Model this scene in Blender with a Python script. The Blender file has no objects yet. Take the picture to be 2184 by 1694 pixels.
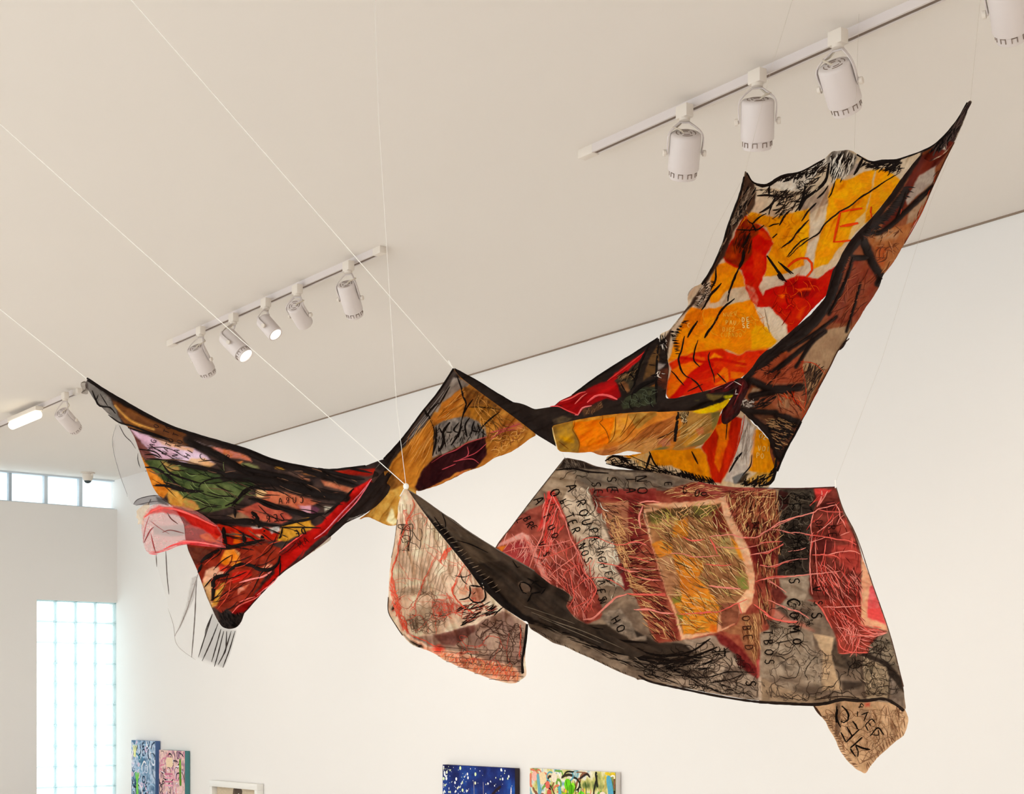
import bpy, bmesh, math, random
import numpy as np
from mathutils import Vector, Matrix

random.seed(7)
rng = np.random.default_rng(7)
SC = bpy.context.scene
COL = SC.collection

# ------------------------------------------------------------------ camera, sky, exposure
F = 3400.0            # focal length in px of the 2184 px wide frame
CX, HOR = 1092.0, 1510.0
EYE = 1.6
cam_d = bpy.data.cameras.new('camera')
cam_d.sensor_width = 36.0
cam_d.lens = F / 2184.0 * 36.0
cam_d.shift_y = (HOR - 847.0) / 2184.0
cam = bpy.data.objects.new('camera', cam_d)
COL.objects.link(cam)
cam.location = (0, 0, EYE)
cam.rotation_euler = (math.pi / 2, 0, 0)
SC.camera = cam

world = bpy.data.worlds.new('sky')
SC.world = world
world.use_nodes = True
bg = world.node_tree.nodes['Background']
bg.inputs[0].default_value = (0.88, 0.95, 1.0, 1)
bg.inputs[1].default_value = 2.0

SC.view_settings.view_transform = 'Standard'
SC.view_settings.look = 'None'
SC.view_settings.gamma = 1.0
SC.view_settings.use_curve_mapping = False
SC.view_settings.exposure = 0.30

def area(name, loc, target, sx, sy, power, color):
    d = bpy.data.lights.new(name, 'AREA')
    d.shape = 'RECTANGLE'; d.size = sx; d.size_y = sy; d.energy = power; d.color = color
    o = bpy.data.objects.new(name, d); COL.objects.link(o)
    o.location = loc
    o.rotation_euler = (Vector(target) - Vector(loc)).to_track_quat('-Z', 'Y').to_euler()
    return o
# unseen fill light added off to the left to brighten wall and ceiling
o_ = area('fill_light', (-5.6, 8.4, 3.8), (-5.6, 8.4, 0.0), 7.0, 1.4, 110, (1.0, 0.97, 0.93))
o_.rotation_euler = (0, 0, math.radians(-53.9))
o2_ = area('fill_light', (3.4, 0.8, 3.8), (3.4, 0.8, 0.0), 4.0, 1.4, 85, (1.0, 0.96, 0.91))  # second unseen fill, added to lift the right side and the cloth fronts
o2_.rotation_euler = (0, 0, math.radians(-53.9))
cy = SC.cycles
cy.use_adaptive_sampling = True; cy.adaptive_threshold = 0.12; cy.adaptive_min_samples = 16
cy.max_bounces = 5; cy.diffuse_bounces = 3; cy.glossy_bounces = 2; cy.transmission_bounces = 3; cy.transparent_max_bounces = 12
cy.caustics_reflective = False; cy.caustics_refractive = False

# ------------------------------------------------------------------ helpers
def at(px, py, Y):
    px = np.asarray(px, float); py = np.asarray(py, float); Y = np.asarray(Y, float)
    return np.stack([(px - CX) * Y / F, Y + 0 * px, EYE + (HOR - py) * Y / F], -1)

def lin(c):
    c = np.asarray(c, float) / 255.0
    return np.where(c <= 0.04045, c / 12.92, ((c + 0.055) / 1.055) ** 2.4)

def hx(s):
    return np.array([int(s[i:i + 2], 16) for i in (0, 2, 4)], float)

def tag(o, label=None, cat=None, group=None, kind=None):
    if label: o['label'] = label
    if cat: o['category'] = cat
    if group: o['group'] = group
    if kind: o['kind'] = kind
    return o

def link(name, me, parent=None, mat=None):
    o = bpy.data.objects.new(name, me)
    COL.objects.link(o)
    if parent is not None: o.parent = parent
    if mat is not None: me.materials.append(mat)
    return o

def empty(name, loc):
    o = bpy.data.objects.new(name, None)
    o.empty_display_size = 0.05
    COL.objects.link(o); o.location = loc
    return o

def mesh_np(name, V, Fs, smooth=True):
    """V (n,3), Fs (m,k) array of equal-size faces"""
    me = bpy.data.meshes.new(name)
    V = np.asarray(V, np.float32); Fs = np.asarray(Fs, np.int32)
    k = Fs.shape[1]
    me.vertices.add(len(V)); me.vertices.foreach_set('co', V.ravel())
    me.loops.add(Fs.size); me.loops.foreach_set('vertex_index', Fs.ravel())
    me.polygons.add(len(Fs))
    me.polygons.foreach_set('loop_start', np.arange(0, Fs.size, k, dtype=np.int32))
    try: me.polygons.foreach_set('loop_total', np.full(len(Fs), k, np.int32))
    except Exception: pass
    me.update(calc_edges=True); me.validate()
    me.polygons.foreach_set('use_smooth', np.full(len(me.polygons), smooth))
    return me

def set_paint(me, col, alpha=None):
    a = me.attributes.new('paint', 'FLOAT_COLOR', 'POINT')
    c = np.ones((len(me.vertices), 4), np.float32); c[:, :3] = col
    a.data.foreach_set('color', c.ravel())
    b = me.attributes.new('cover', 'FLOAT', 'POINT')
    b.data.foreach_set('value', np.asarray(alpha if alpha is not None else np.ones(len(me.vertices)), np.float32))

class MB:
    """collects simple solids into one mesh"""
    def __init__(s): s.bm = bmesh.new()
    def box(s, c, ax, half, bevel=0.0):
        c = Vector(c); a, b, d = [Vector(v).normalized() for v in ax]
        M = Matrix(((a.x, b.x, d.x, c.x), (a.y, b.y, d.y, c.y), (a.z, b.z, d.z, c.z), (0, 0, 0, 1)))
        r = bmesh.ops.create_cube(s.bm, size=2.0, matrix=M @ Matrix.Diagonal((*half, 1)))
        if bevel > 0:
            es = {e for v in r['verts'] for e in v.link_edges}
            bmesh.ops.bevel(s.bm, geom=list(es), offset=bevel, segments=2, affect='EDGES', profile=0.5)
        return s
    def lathe(s, p0, axis, prof, n=28, caps=True):
        """prof: list of (distance along axis, radius)"""
        p0 = Vector(p0); a = Vector(axis).normalized()
        u = a.orthogonal().normalized(); v = a.cross(u)
        rings = []
        for d, r in prof:
            rings.append([s.bm.verts.new(p0 + a * d + (u * math.cos(2 * math.pi * i / n) + v * math.sin(2 * math.pi * i / n)) * r) for i in range(n)])
        for q in range(len(rings) - 1):
            for i in range(n):
                j = (i + 1) % n
                s.bm.faces.new((rings[q][i], rings[q][j], rings[q + 1][j], rings[q + 1][i]))
        if caps:
            s.bm.faces.new(rings[0][::-1]); s.bm.faces.new(rings[-1])
        return s
    def tube(s, pts, r, n=8):
        pts = [Vector(p) for p in pts]
        rings = []
        u = None
        for i, p in enumerate(pts):
            t = (pts[min(i + 1, len(pts) - 1)] - pts[max(i - 1, 0)]).normalized()
            if u is None: u = t.orthogonal().normalized()
            u = (u - t * u.dot(t)).normalized(); v = t.cross(u)
            rr = r[i] if isinstance(r, (list, tuple)) else r
            rings.append([s.bm.verts.new(p + (u * math.cos(2 * math.pi * k / n) + v * math.sin(2 * math.pi * k / n)) * rr) for k in range(n)])
        for q in range(len(rings) - 1):
            for i in range(n):
                j = (i + 1) % n
                s.bm.faces.new((rings[q][i], rings[q][j], rings[q + 1][j], rings[q + 1][i]))
        s.bm.faces.new(rings[0][::-1]); s.bm.faces.new(rings[-1])
        return s
    def build(s, name, mat, parent=None, smooth=True, origin=None):
        bmesh.ops.recalc_face_normals(s.bm, faces=s.bm.faces[:])
        off = None
        if parent is not None: off = Vector(parent_world(parent))
        elif origin is not None: off = Vector(origin)
        if off is not None: bmesh.ops.translate(s.bm, verts=s.bm.verts[:], vec=-off)
        me = bpy.data.meshes.new(name); s.bm.to_mesh(me); s.bm.free()
        if smooth:
            me.polygons.foreach_set('use_smooth', np.full(len(me.polygons), True))
            try: me.set_sharp_from_angle(angle=math.radians(40))
            except Exception: pass
        o = link(name, me, parent, mat)
        if parent is None and origin is not None: o.location = origin
        return o

def parent_world(p):
    v = Vector((0, 0, 0))
    while p is not None:
        v = v + p.location; p = p.parent
    return v

def catmull(P, step):
    P = np.asarray(P, float)
    if len(P) < 2: return P
    if len(P) == 2:
        n = max(2, int(np.linalg.norm(P[1] - P[0]) / step) + 1)
        t = np.linspace(0, 1, n)[:, None]
        return P[0] * (1 - t) + P[1] * t
    Q = np.vstack([2 * P[0] - P[1], P, 2 * P[-1] - P[-2]])
    out = []
    for i in range(1, len(Q) - 2):
        p0, p1, p2, p3 = Q[i - 1:i + 3]
        n = max(1, int(np.linalg.norm(p2 - p1) / step))
        t = np.linspace(0, 1, n, endpoint=False)[:, None]
        out.append(0.5 * (2 * p1 + (p2 - p0) * t + (2 * p0 - 5 * p1 + 4 * p2 - p3) * t ** 2 + (3 * p1 - p0 - 3 * p2 + p3) * t ** 3))
    out.append(P[-1:])
    return np.vstack(out)

def _h(ix, iy, seed):
    v = np.sin(ix * 127.1 + iy * 311.7 + seed * 74.7) * 43758.5453
    return v - np.floor(v)
def vnoise(x, y, seed=0):
    ix = np.floor(x); iy = np.floor(y); fx = x - ix; fy = y - iy
    fx = fx * fx * (3 - 2 * fx); fy = fy * fy * (3 - 2 * fy)
    a = _h(ix, iy, seed); b = _h(ix + 1, iy, seed); c = _h(ix, iy + 1, seed); d = _h(ix + 1, iy + 1, seed)
    return (a * (1 - fx) + b * fx) * (1 - fy) + (c * (1 - fx) + d * fx) * fy
def fbm(x, y, seed=0, o=3):
    r = 0; a = 0.5; s = 0
    for k in range(o):
        r = r + a * vnoise(x, y, seed + k * 13); s += a
        x = x * 2.03; y = y * 2.03; a *= 0.55
    return r / s

# ------------------------------------------------------------------ materials
def mat_new(name):
    m = bpy.data.materials.new(name); m.use_nodes = True
    nt = m.node_tree; nt.nodes.clear()
    out = nt.nodes.new('ShaderNodeOutputMaterial')
    return m, nt, out

def plain(name, c, rough=0.6, metal=0.0, noise=0.0, nscale=30.0, bump=0.0, bscale=200.0):
    m, nt, out = mat_new(name)
    b = nt.nodes.new('ShaderNodeBsdfPrincipled')
    b.inputs['Roughness'].default_value = rough; b.inputs['Metallic'].default_value = metal
    c = lin(c)
    b.inputs['Base Color'].default_value = (*c, 1)
    tc = nt.nodes.new('ShaderNodeTexCoord')
    if noise > 0:
        n = nt.nodes.new('ShaderNodeTexNoise'); n.inputs['Scale'].default_value = nscale; n.inputs['Detail'].default_value = 4
        mx = nt.nodes.new('ShaderNodeMix'); mx.data_type = 'RGBA'
        mx.inputs[6].default_value = (*(c * (1 - noise)), 1); mx.inputs[7].default_value = (*np.minimum(c * (1 + noise), 1), 1)
        nt.links.new(tc.outputs['Object'], n.inputs['Vector'])
        nt.links.new(n.outputs['Fac'], mx.inputs[0]); nt.links.new(mx.outputs[2], b.inputs['Base Color'])
    if bump > 0:
        n2 = nt.nodes.new('ShaderNodeTexNoise'); n2.inputs['Scale'].default_value = bscale
        bp = nt.nodes.new('ShaderNodeBump'); bp.inputs['Strength'].default_value = bump; bp.inputs['Distance'].default_value = 0.002
        nt.links.new(tc.outputs['Object'], n2.inputs['Vector'])
        nt.links.new(n2.outputs['Fac'], bp.inputs['Height']); nt.links.new(bp.outputs['Normal'], b.inputs['Normal'])
    nt.links.new(b.outputs[0], out.inputs[0])
    return m

def emit(name, c, s):
    m, nt, out = mat_new(name)
    e = nt.nodes.new('ShaderNodeEmission'); e.inputs[0].default_value = (*lin(c), 1); e.inputs[1].default_value = s
    nt.links.new(e.outputs[0], out.inputs[0]); return m

def cloth_mat(name, transl=0.35, weave=0.0, sheen=0.0):
    m, nt, out = mat_new(name)
    N = nt.nodes.new
    at_c = N('ShaderNodeAttribute'); at_c.attribute_name = 'paint'
    at_a = N('ShaderNodeAttribute'); at_a.attribute_name = 'cover'
    tc = N('ShaderNodeTexCoord')
    n1 = N('ShaderNodeTexNoise'); n1.inputs['Scale'].default_value = 90; n1.inputs['Detail'].default_value = 5
    ma = N('ShaderNodeMapRange'); ma.inputs[1].default_value = 0.3; ma.inputs[2].default_value = 0.7
    ma.inputs[3].default_value = 0.88; ma.inputs[4].default_value = 1.1
    hs = N('ShaderNodeMix'); hs.data_type = 'RGBA'; hs.blend_type = 'MULTIPLY'; hs.inputs[0].default_value = 1
    cb = N('ShaderNodeCombineColor')
    nt.links.new(tc.outputs['Object'], n1.inputs['Vector']); nt.links.new(n1.outputs['Fac'], ma.inputs[0])
    for k in range(3): nt.links.new(ma.outputs[0], cb.inputs[k])
    nt.links.new(at_c.outputs['Color'], hs.inputs[6]); nt.links.new(cb.outputs[0], hs.inputs[7])
    n2 = N('ShaderNodeTexNoise'); n2.inputs['Scale'].default_value = 260; n2.inputs['Detail'].default_value = 3
    bp = N('ShaderNodeBump'); bp.inputs['Strength'].default_value = 0.35; bp.inputs['Distance'].default_value = 0.0015
    nt.links.new(tc.outputs['Object'], n2.inputs['Vector']); nt.links.new(n2.outputs['Fac'], bp.inputs['Height'])
    d = N('ShaderNodeBsdfPrincipled'); d.inputs['Roughness'].default_value = 0.62
    d.inputs['Specular IOR Level'].default_value = 0.03
    t = N('ShaderNodeBsdfTranslucent')
    for s in (d.inputs['Base Color'], t.inputs['Color']): nt.links.new(hs.outputs[2], s)
    nt.links.new(bp.outputs[0], d.inputs['Normal'])
    mx = N('ShaderNodeMixShader'); mx.inputs[0].default_value = transl
    nt.links.new(d.outputs[0], mx.inputs[1]); nt.links.new(t.outputs[0], mx.inputs[2])
    tr = N('ShaderNodeBsdfTransparent')
    m2 = N('ShaderNodeMixShader')
    nt.links.new(at_a.outputs['Fac'], m2.inputs[0]); nt.links.new(tr.outputs[0], m2.inputs[1]); nt.links.new(mx.outputs[0], m2.inputs[2])
    nt.links.new(m2.outputs[0], out.inputs[0])
    return m

M = {}
M['plaster'] = plain('plaster', (240, 235, 229), 0.9, noise=0.012, nscale=1.2, bump=0.05, bscale=60)
M['ceiling'] = plain('ceiling_paint', (239, 231, 222), 0.92, noise=0.012, nscale=0.8, bump=0.06, bscale=60)
M['floor'] = plain('polished_concrete', (222, 214, 204), 0.45, noise=0.08, nscale=2.0)
M['gap'] = plain('shadow_gap', (146, 126, 108), 0.9)
M['white_metal'] = plain('white_powder_coat', (220, 208, 202), 0.45, noise=0.01, nscale=40)
M['white_plastic'] = plain('white_plastic', (228, 216, 202), 0.5)
M['groove'] = plain('track_groove', (120, 100, 84), 0.7)
M['dark_slot'] = plain('dark_slot', (132, 112, 98), 0.8)
M['lens'] = emit('lamp_lens', (255, 246, 232), 1.6)
M['tube'] = emit('tube_diffuser', (255, 244, 214), 2.6)
M['cable'] = plain('cable_white', (214, 200, 180), 0.6)
M['cord'] = plain('cord_white', (246, 240, 230), 0.7)
M['nylon'] = plain('nylon_line', (200, 186, 168), 0.4)
M['cam_dome'] = plain('camera_dome', (56, 70, 72), 0.15)
M['alu'] = plain('window_frame', (176, 186, 194), 0.5)
M['mullion'] = plain('mullion_paint', (214, 222, 228), 0.5)
M['white_frame'] = plain('white_frame', (240, 236, 228), 0.5)
M['cloth'] = cloth_mat('painted_cloth', 0.32)
M['thread'] = cloth_mat('painted_thread', 0.05)

def glass_mat(name, c, edge, trans=0.85):
    m, nt, out = mat_new(name)
    N = nt.nodes.new
    lw = N('ShaderNodeLayerWeight'); lw.inputs[0].default_value = 0.35
    tr = N('ShaderNodeBsdfTransparent'); tr.inputs[0].default_value = (*lin(c), 1)
    tl = N('ShaderNodeBsdfTranslucent'); tl.inputs[0].default_value = (*lin(edge), 1)
    gl = N('ShaderNodeBsdfGlossy'); gl.inputs[1].default_value = 0.1
    mp = N('ShaderNodeMapRange'); mp.inputs[3].default_value = 1 - trans; mp.inputs[4].default_value = 0.95
    nt.links.new(lw.outputs['Facing'], mp.inputs[0])
    m1 = N('ShaderNodeMixShader'); nt.links.new(mp.outputs[0], m1.inputs[0])
    nt.links.new(tr.outputs[0], m1.inputs[1]); nt.links.new(tl.outputs[0], m1.inputs[2])
    m2 = N('ShaderNodeMixShader'); m2.inputs[0].default_value = 0.03
    nt.links.new(m1.outputs[0], m2.inputs[1]); nt.links.new(gl.outputs[0], m2.inputs[2])
    nt.links.new(m2.outputs[0], out.inputs[0]); return m
M['glass_block'] = glass_mat('glass_block', (253, 255, 255), (240, 252, 252), 0.97)
M['pane'] = glass_mat('window_pane', (252, 255, 255), (225, 240, 246), 0.95)
def transl_mat(name, c):
    m, nt, out = mat_new(name)
    a = nt.nodes.new('ShaderNodeBsdfTranslucent'); b = nt.nodes.new('ShaderNodeBsdfDiffuse')
    for s in (a, b): s.inputs[0].default_value = (*lin(c), 1)
    mx = nt.nodes.new('ShaderNodeMixShader'); mx.inputs[0].default_value = 0.5
    nt.links.new(a.outputs[0], mx.inputs[1]); nt.links.new(b.outputs[0], mx.inputs[2]); nt.links.new(mx.outputs[0], out.inputs[0])
    return m
M['joint'] = glass_mat('glass_joint', (236, 246, 247), (242, 249, 250), 0.85)

# ------------------------------------------------------------------ the room
CEIL = EYE + 2.25
YAW = math.atan2(CX + 1391.0, F)
w = Vector((math.sin(YAW), -math.cos(YAW), 0))      # along the long wall, from the corner towards the viewer
v = Vector((-math.cos(YAW), -math.sin(YAW), 0))     # along the window wall, from the corner towards the left
C = Vector(((250 - CX) / F * 15.7, 15.7, 0))
UP = Vector((0, 0, 1))

def on_long(px, py, off=0.0):
    k = (px - CX) / F
    s = (k * (C.y + v.y * off) - C.x - v.x * off) / (w.x - k * w.y)
    p = C + w * s + v * off
    return Vector((p.x, p.y, EYE + (HOR - py) / F * p.y)), s
def on_left(px, py, off=0.0):
    k = (px - CX) / F
    t = (k * (C.y + w.y * off) - C.x - w.x * off) / (v.x - k * v.y)
    p = C + v * t + w * off
    return Vector((p.x, p.y, EYE + (HOR - py) / F * p.y)), t
def on_ceil(px, py, drop=0.0):
    Y = (CEIL - drop - EYE) * F / (HOR - py)
    return Vector(((px - CX) / F * Y, Y, CEIL - drop))

LW, LL = 19.0, 9.5
# long wall
b = MB(); b.box(C + w * (LW / 2) - v * 0.15 + UP * (CEIL / 2), (w, v, UP), (LW / 2 + 0.3, 0.15, CEIL / 2))
tag(b.build('wall_back', M['plaster'], smooth=False), kind='structure')
# ceiling and floor slabs
cc = C + w * (LW / 2) + v * (LL / 2)
b = MB(); b.box(cc + UP * (CEIL + 0.1), (w, v, UP), (LW / 2 + 0.3, LL / 2 + 0.3, 0.1))
tag(b.build('ceiling', M['ceiling'], smooth=False), kind='structure')
b = MB(); b.box(cc - UP * 0.1, (w, v, UP), (LW / 2 + 0.3, LL / 2 + 0.3, 0.1))
tag(b.build('floor', M['floor'], smooth=False), kind='structure')
# end wall behind the photographer
b = MB(); b.box(C + w * (LW + 0.15) + v * (LL / 2) + UP * (CEIL / 2), (v, w, UP), (LL / 2, 0.15, CEIL / 2))
tag(b.build('wall_right', M['plaster'], smooth=False), kind='structure')
# window wall with a clerestory strip under the ceiling and a glass block panel in the corner
ZB = EYE + (HOR - 1286) / F * C.y      # head of the glass blocks
ZC = EYE + (HOR - 1087) / F * C.y      # sill of the clerestory
GB, PIT = 4, 0.2
TG = GB * PIT + 0.005
b = MB()
def lwall(t0, t1, z0, z1):
    c = C + v * ((t0 + t1) / 2) - w * 0.1 + UP * ((z0 + z1) / 2)
    b.box(c, (v, w, UP), ((t1 - t0) / 2, 0.1, (z1 - z0) / 2))
ZG0 = ZB - 10 * PIT - 0.01
lwall(0, LL, ZB, ZC); lwall(TG, LL, 0, ZB); lwall(0, TG, 0, ZG0)
tag(b.build('wall_left', M['plaster'], smooth=False), kind='structure')
# thin strip coloured dark for the shade in the gap between long wall and ceiling
b = MB(); b.box(C + w * (LW / 2 + 0.35) + v * 0.003 + UP * (CEIL - 0.004), (w, v, UP), (LW / 2 - 0.35, 0.004, 0.0042))
tag(b.build('trim_1', M['gap'], smooth=False), kind='structure')

# glass block panel
w2 = empty('window_2', C + v * (TG / 2) + UP * ZG0 - w * 0.06)
tag(w2, kind='structure')
b = MB()
for i in range(GB + 1):
    b.box(C + v * (i * PIT + 0.0025) - w * 0.06 + UP * ((ZG0 + ZB) / 2), (v, w, UP), (0.006, 0.035, (ZB - ZG0) / 2))
for j in range(11):
    b.box(C + v * (TG / 2) - w * 0.06 + UP * (ZB - j * PIT - 0.004), (v, w, UP), (TG / 2, 0.034, 0.0025))
b.build('joint_grid', M['joint'], w2, smooth=False)
gb_me = None
for i in range(GB):
    for j in range(10):
        c = C + v * (i * PIT + PIT / 2 + 0.0025) - w * 0.06 + UP * (ZB - j * PIT - PIT / 2 - 0.004)
        if gb_me is None:
            bb = MB(); bb.box((0, 0, 0), (v, w, UP), (0.094, 0.04, 0.095), bevel=0.014)
            o = bb.build('glass_block', M['glass_block'], None); gb_me = o.data
            o.parent = w2
        else:
            o = bpy.data.objects.new('glass_block', gb_me); COL.objects.link(o); o.parent = w2
        o.location = c - w2.location

# clerestory strip
w1 = empty('window_1', C + v * 1.5 + UP * ZC - w * 0.1)
tag(w1, kind='structure')
def cle(px): return on_left(px, 1040, -0.1)[1]
b = MB()
b.box(C + v * 2.5 - w * 0.1 + UP * (ZC + 0.008), (v, w, UP), (2.5, 0.03, 0.008))
b.box(C + v * 2.5 - w * 0.1 + UP * (CEIL - 0.008), (v, w, UP), (2.5, 0.03, 0.008))
b.build('frame', M['mullion'], w1, smooth=False)
ts = [cle(243), cle(170), cle(96), cle(20)]
dt = ts[2] - ts[1]
while ts[-1] < 2.4: ts.append(ts[-1] + dt)
for i, t in enumerate(ts):
    bb = MB()
    hw = 0.006 if i == 0 else (0.018 if i in (1, 2) else 0.014)
    bb.box(C + v * t - w * 0.1 + UP * ((ZC + CEIL) / 2), (v, w, UP), (hw, 0.03, (CEIL - ZC) / 2 - 0.016), bevel=0.003)
    bb.build('mullion', M['alu'] if i in (0, 3) else M['mullion'], w1)
    if i + 1 < len(ts):
        t2 = ts[i + 1]
        bb = MB()
        bb.box(C + v * ((t + t2) / 2) - w * 0.1 + UP * ((ZC + CEIL) / 2), (v, w, UP), ((t2 - t) / 2 - 0.018, 0.006, (CEIL - ZC) / 2 - 0.016))
        bb.build('pane', M['pane'], w1, smooth=False)

# ------------------------------------------------------------------ track lights
def track(name_label, pa, pb, extra=0.0, ends=(True, True)):
    A = on_ceil(*pa); B = on_ceil(*pb)
    d = (B - A).normalized()
    # keep every rail parallel to the long wall
    L = (B - A).length
    dd = w if d.dot(w) > 0 else -w
    B = A + dd * L
    root = empty('track_rail', (A + B) / 2)
    tag(root, name_label, 'light track')
    side = UP.cross(dd)
    hw, hh = 0.0175, 0.016
    b = MB()
    mid = (A + B) / 2
    for sgn in (-1, 1):
        b.box(mid + side * sgn * (hw - 0.0035) - UP * hh, (dd, side, UP), (L / 2, 0.0045, hh))
    b.box(mid - UP * 0.004, (dd, side, UP), (L / 2, hw - 0.006, 0.004))
    b.build('rail_profile', M['white_metal'], root, smooth=False)
    b = MB(); b.box(mid - UP * 0.024, (dd, side, UP), (L / 2 - 0.08, 0.0085, 0.006))
    b.build('groove', M['groove'], root, smooth=False)
    if ends[0]:
        b = MB(); b.box(A + dd * 0.04 - UP * 0.017, (dd, side, UP), (0.045, hw + 0.002, 0.018), bevel=0.002)
        b.build('end_cap', M['white_plastic'], root)
    if ends[1]:
        b = MB(); b.box(B - dd * 0.03 - UP * 0.017, (dd, side, UP), (0.035, hw + 0.002, 0.018), bevel=0.002)
        b.build('end_cap', M['white_plastic'], root)
    return A, dd, side

def spot(label, group, adp, top, bot, r, Lmin, power, rail_dir, kind='ring', near=False, aimp=None):
    drop = 0.032
    A = on_ceil(adp[0], adp[1] - 8, drop)          # under side of the rail
    root = empty('track_spotlight', A)
    tag(root, label, 'spotlight', group)
    side = UP.cross(rail_dir)
    # adaptor
    b = MB()
    b.box(A - UP * 0.022, (rail_dir, side, UP), (0.03, 0.018, 0.024), bevel=0.003)
    b.lathe(A - UP * 0.044, -UP, [(0, 0.020), (0.012, 0.020), (0.016, 0.012)], 20)
    b.build('adaptor', M['white_plastic'], root)
    J = A - UP * 0.06
    # lamp body axis: solve the far solution on the ray through the mouth of the lamp
    sc = A.y
    Tp = Vector(at(top[0], top[1], sc - 0.03).tolist())
    ray = Vector(((bot[0] - CX) / F, 1, (HOR - bot[1]) / F)); o = Vector((0, 0, EYE))
    q = o - Tp; a_ = ray.dot(ray); b_ = 2 * q.dot(ray); c_ = q.dot(q)
    lm = math.sqrt(max(c_ - b_ * b_ / (4 * a_), 0))
    Lb = max(Lmin, lm * 1.02)
    disc = max(b_ * b_ - 4 * a_ * (c_ - Lb * Lb), 0)
    k = (-b_ + (-1 if near else 1) * math.sqrt(disc)) / (2 * a_)
    Bp = o + ray * k
    ax = (Bp - Tp).normalized()
    ring = 0.032 if kind == 'ring' else 0.0
    Lc = Lb - ring
    b = MB(); b.lathe(Tp, ax, [(0.0, r * 0.86), (0.004, r * 0.955), (0.012, r), (Lc - 0.004, r), (Lc, r * 0.985), (Lc, r * 0.80), (Lc - 0.02, r * 0.78)], 40)
    body = b.build('lamp_body', M['white_metal'], root)
    # ventilation slots on the back plate
    u = ax.orthogonal().normalized(); vv = ax.cross(u)
    b = MB()
    for rr in (0.36, 0.62):
        for q4 in range(4):
            pts = []
            for m_ in range(7):
                an = q4 * math.pi / 2 + 0.25 + m_ * 0.18
                pts.append(Tp - ax * 0.0004 + (u * math.cos(an) + vv * math.sin(an)) * r * rr)
            b.tube(pts, 0.0016, 6)
    b.build('vent_slots', M['dark_slot'], body)
    if kind == 'ring':
        E0 = Tp + ax * Lc
        b = MB(); b.lathe(E0 - ax * 0.004, ax, [(0, r * 0.78), (0, r * 0.87), (ring, r * 0.87), (ring + 0.003, r * 0.85), (ring + 0.003, r * 0.79), (0.006, r * 0.78)], 40)
        fr = b.build('front_ring', M['white_metal'], root)
        b = MB()
        for q8 in range(9):
            an = q8 * 2 * math.pi / 9 + 0.3
            rd = u * math.cos(an) + vv * math.sin(an); tn = ax.cross(rd)
            p = E0 + ax * 0.012 + rd * r * 0.868
            b.box(p - tn * 0.008, (ax, tn, rd), (0.008, 0.0012, 0.0015))
            b.box(p + tn * 0.008, (ax, tn, rd), (0.008, 0.0012, 0.0015))
            b.box(p - ax * 0.007, (ax, tn, rd), (0.0012, 0.008, 0.0015))
        b.build('ring_slots', M['dark_slot'], fr)
        Le = Tp + ax * (Lb - 0.006)
    else:
        Le = Tp + ax * (Lb - 0.0006)
    b = MB(); b.lathe(Le, ax, [(-0.002, r * 0.79), (0, r * 0.79)], 32)
    b.build('lens', M['lens'], root)
    # yoke
    piv = UP.cross(ax)
    piv = piv.normalized() if piv.length > 0.05 else Vector((1, 0, 0))
    if abs(piv.x) < 0.25: piv = (piv + Vector((0.4, 0, 0))).normalized()
    mid = Tp + ax * (Lc * 0.55)
    b = MB()
    for sgn in (-1, 1):
        P2 = mid + piv * sgn * (r + 0.005)
        P1 = Tp + piv * sgn * (r + 0.004) + ax * 0.005
        P0 = J + piv * sgn * 0.016
        pts = catmull(np.array([J[:], P0[:], P1[:], P2[:]]), 0.012)
        # flat strap: two tubes side by side
        wd = piv.cross((P2 - P1).normalized()).normalized()
        for q3 in (-0.006, -0.003, 0, 0.003, 0.006):
            b.tube([Vector(p) + wd * q3 for p in pts], 0.0026, 6)
    b.build('yoke', M['white_metal'], root)
    for sgn in (-1, 1):
        P2 = mid + piv * sgn * (r + 0.004)
        b = MB(); b.lathe(P2, piv * sgn, [(0, 0.006), (0.006, 0.006), (0.006, 0.012), (0.016, 0.012), (0.018, 0.010)], 16)
        b.build('pivot_knob', M['white_plastic'], root)
    # supply cable
    sd = random.choice((-1, 1))
    pts = catmull(np.array([(J + UP * 0.01)[:], (J + piv * sd * 0.03 - UP * 0.02)[:], ((J + Tp) / 2 + piv * sd * 0.045)[:], (Tp - ax * 0.012 + piv * sd * r * 0.4)[:], (Tp + ax * 0.003 + piv * sd * r * 0.1)[:]]), 0.008)
    b = MB(); b.tube([Vector(p) for p in pts], 0.0034, 8)
    b.build('supply_cable', M['cable'], root)
    if power > 0:
        d = bpy.data.lights.new('lamp_light', 'SPOT')
        d.energy = power; d.spot_size = math.radians(95); d.spot_blend = 1.0; d.color = (1.0, 0.91, 0.80); d.shadow_soft_size = r * 0.7
        lo = bpy.data.objects.new('lamp_light', d); COL.objects.link(lo); lo.parent = root
        lo.location = Le + ax * 0.01 - root.location
        aim = ax
        if aimp is not None: aim = aimp - Le
        lo.rotation_euler = aim.to_track_quat('-Z', 'Y').to_euler()
    return root

A1, d1, _ = track('long white ceiling track running off the top right with big spotlights', (1242, 322), (2420, -222), ends=(True, False))
A2, d2, _ = track('white ceiling track with five spotlights left of the upper middle', (362, 728), (815, 525))
A3, d3, _ = track('short white ceiling track at far left with glowing tube lamp', (170, 828), (-260, 985), ends=(True, False))

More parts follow.
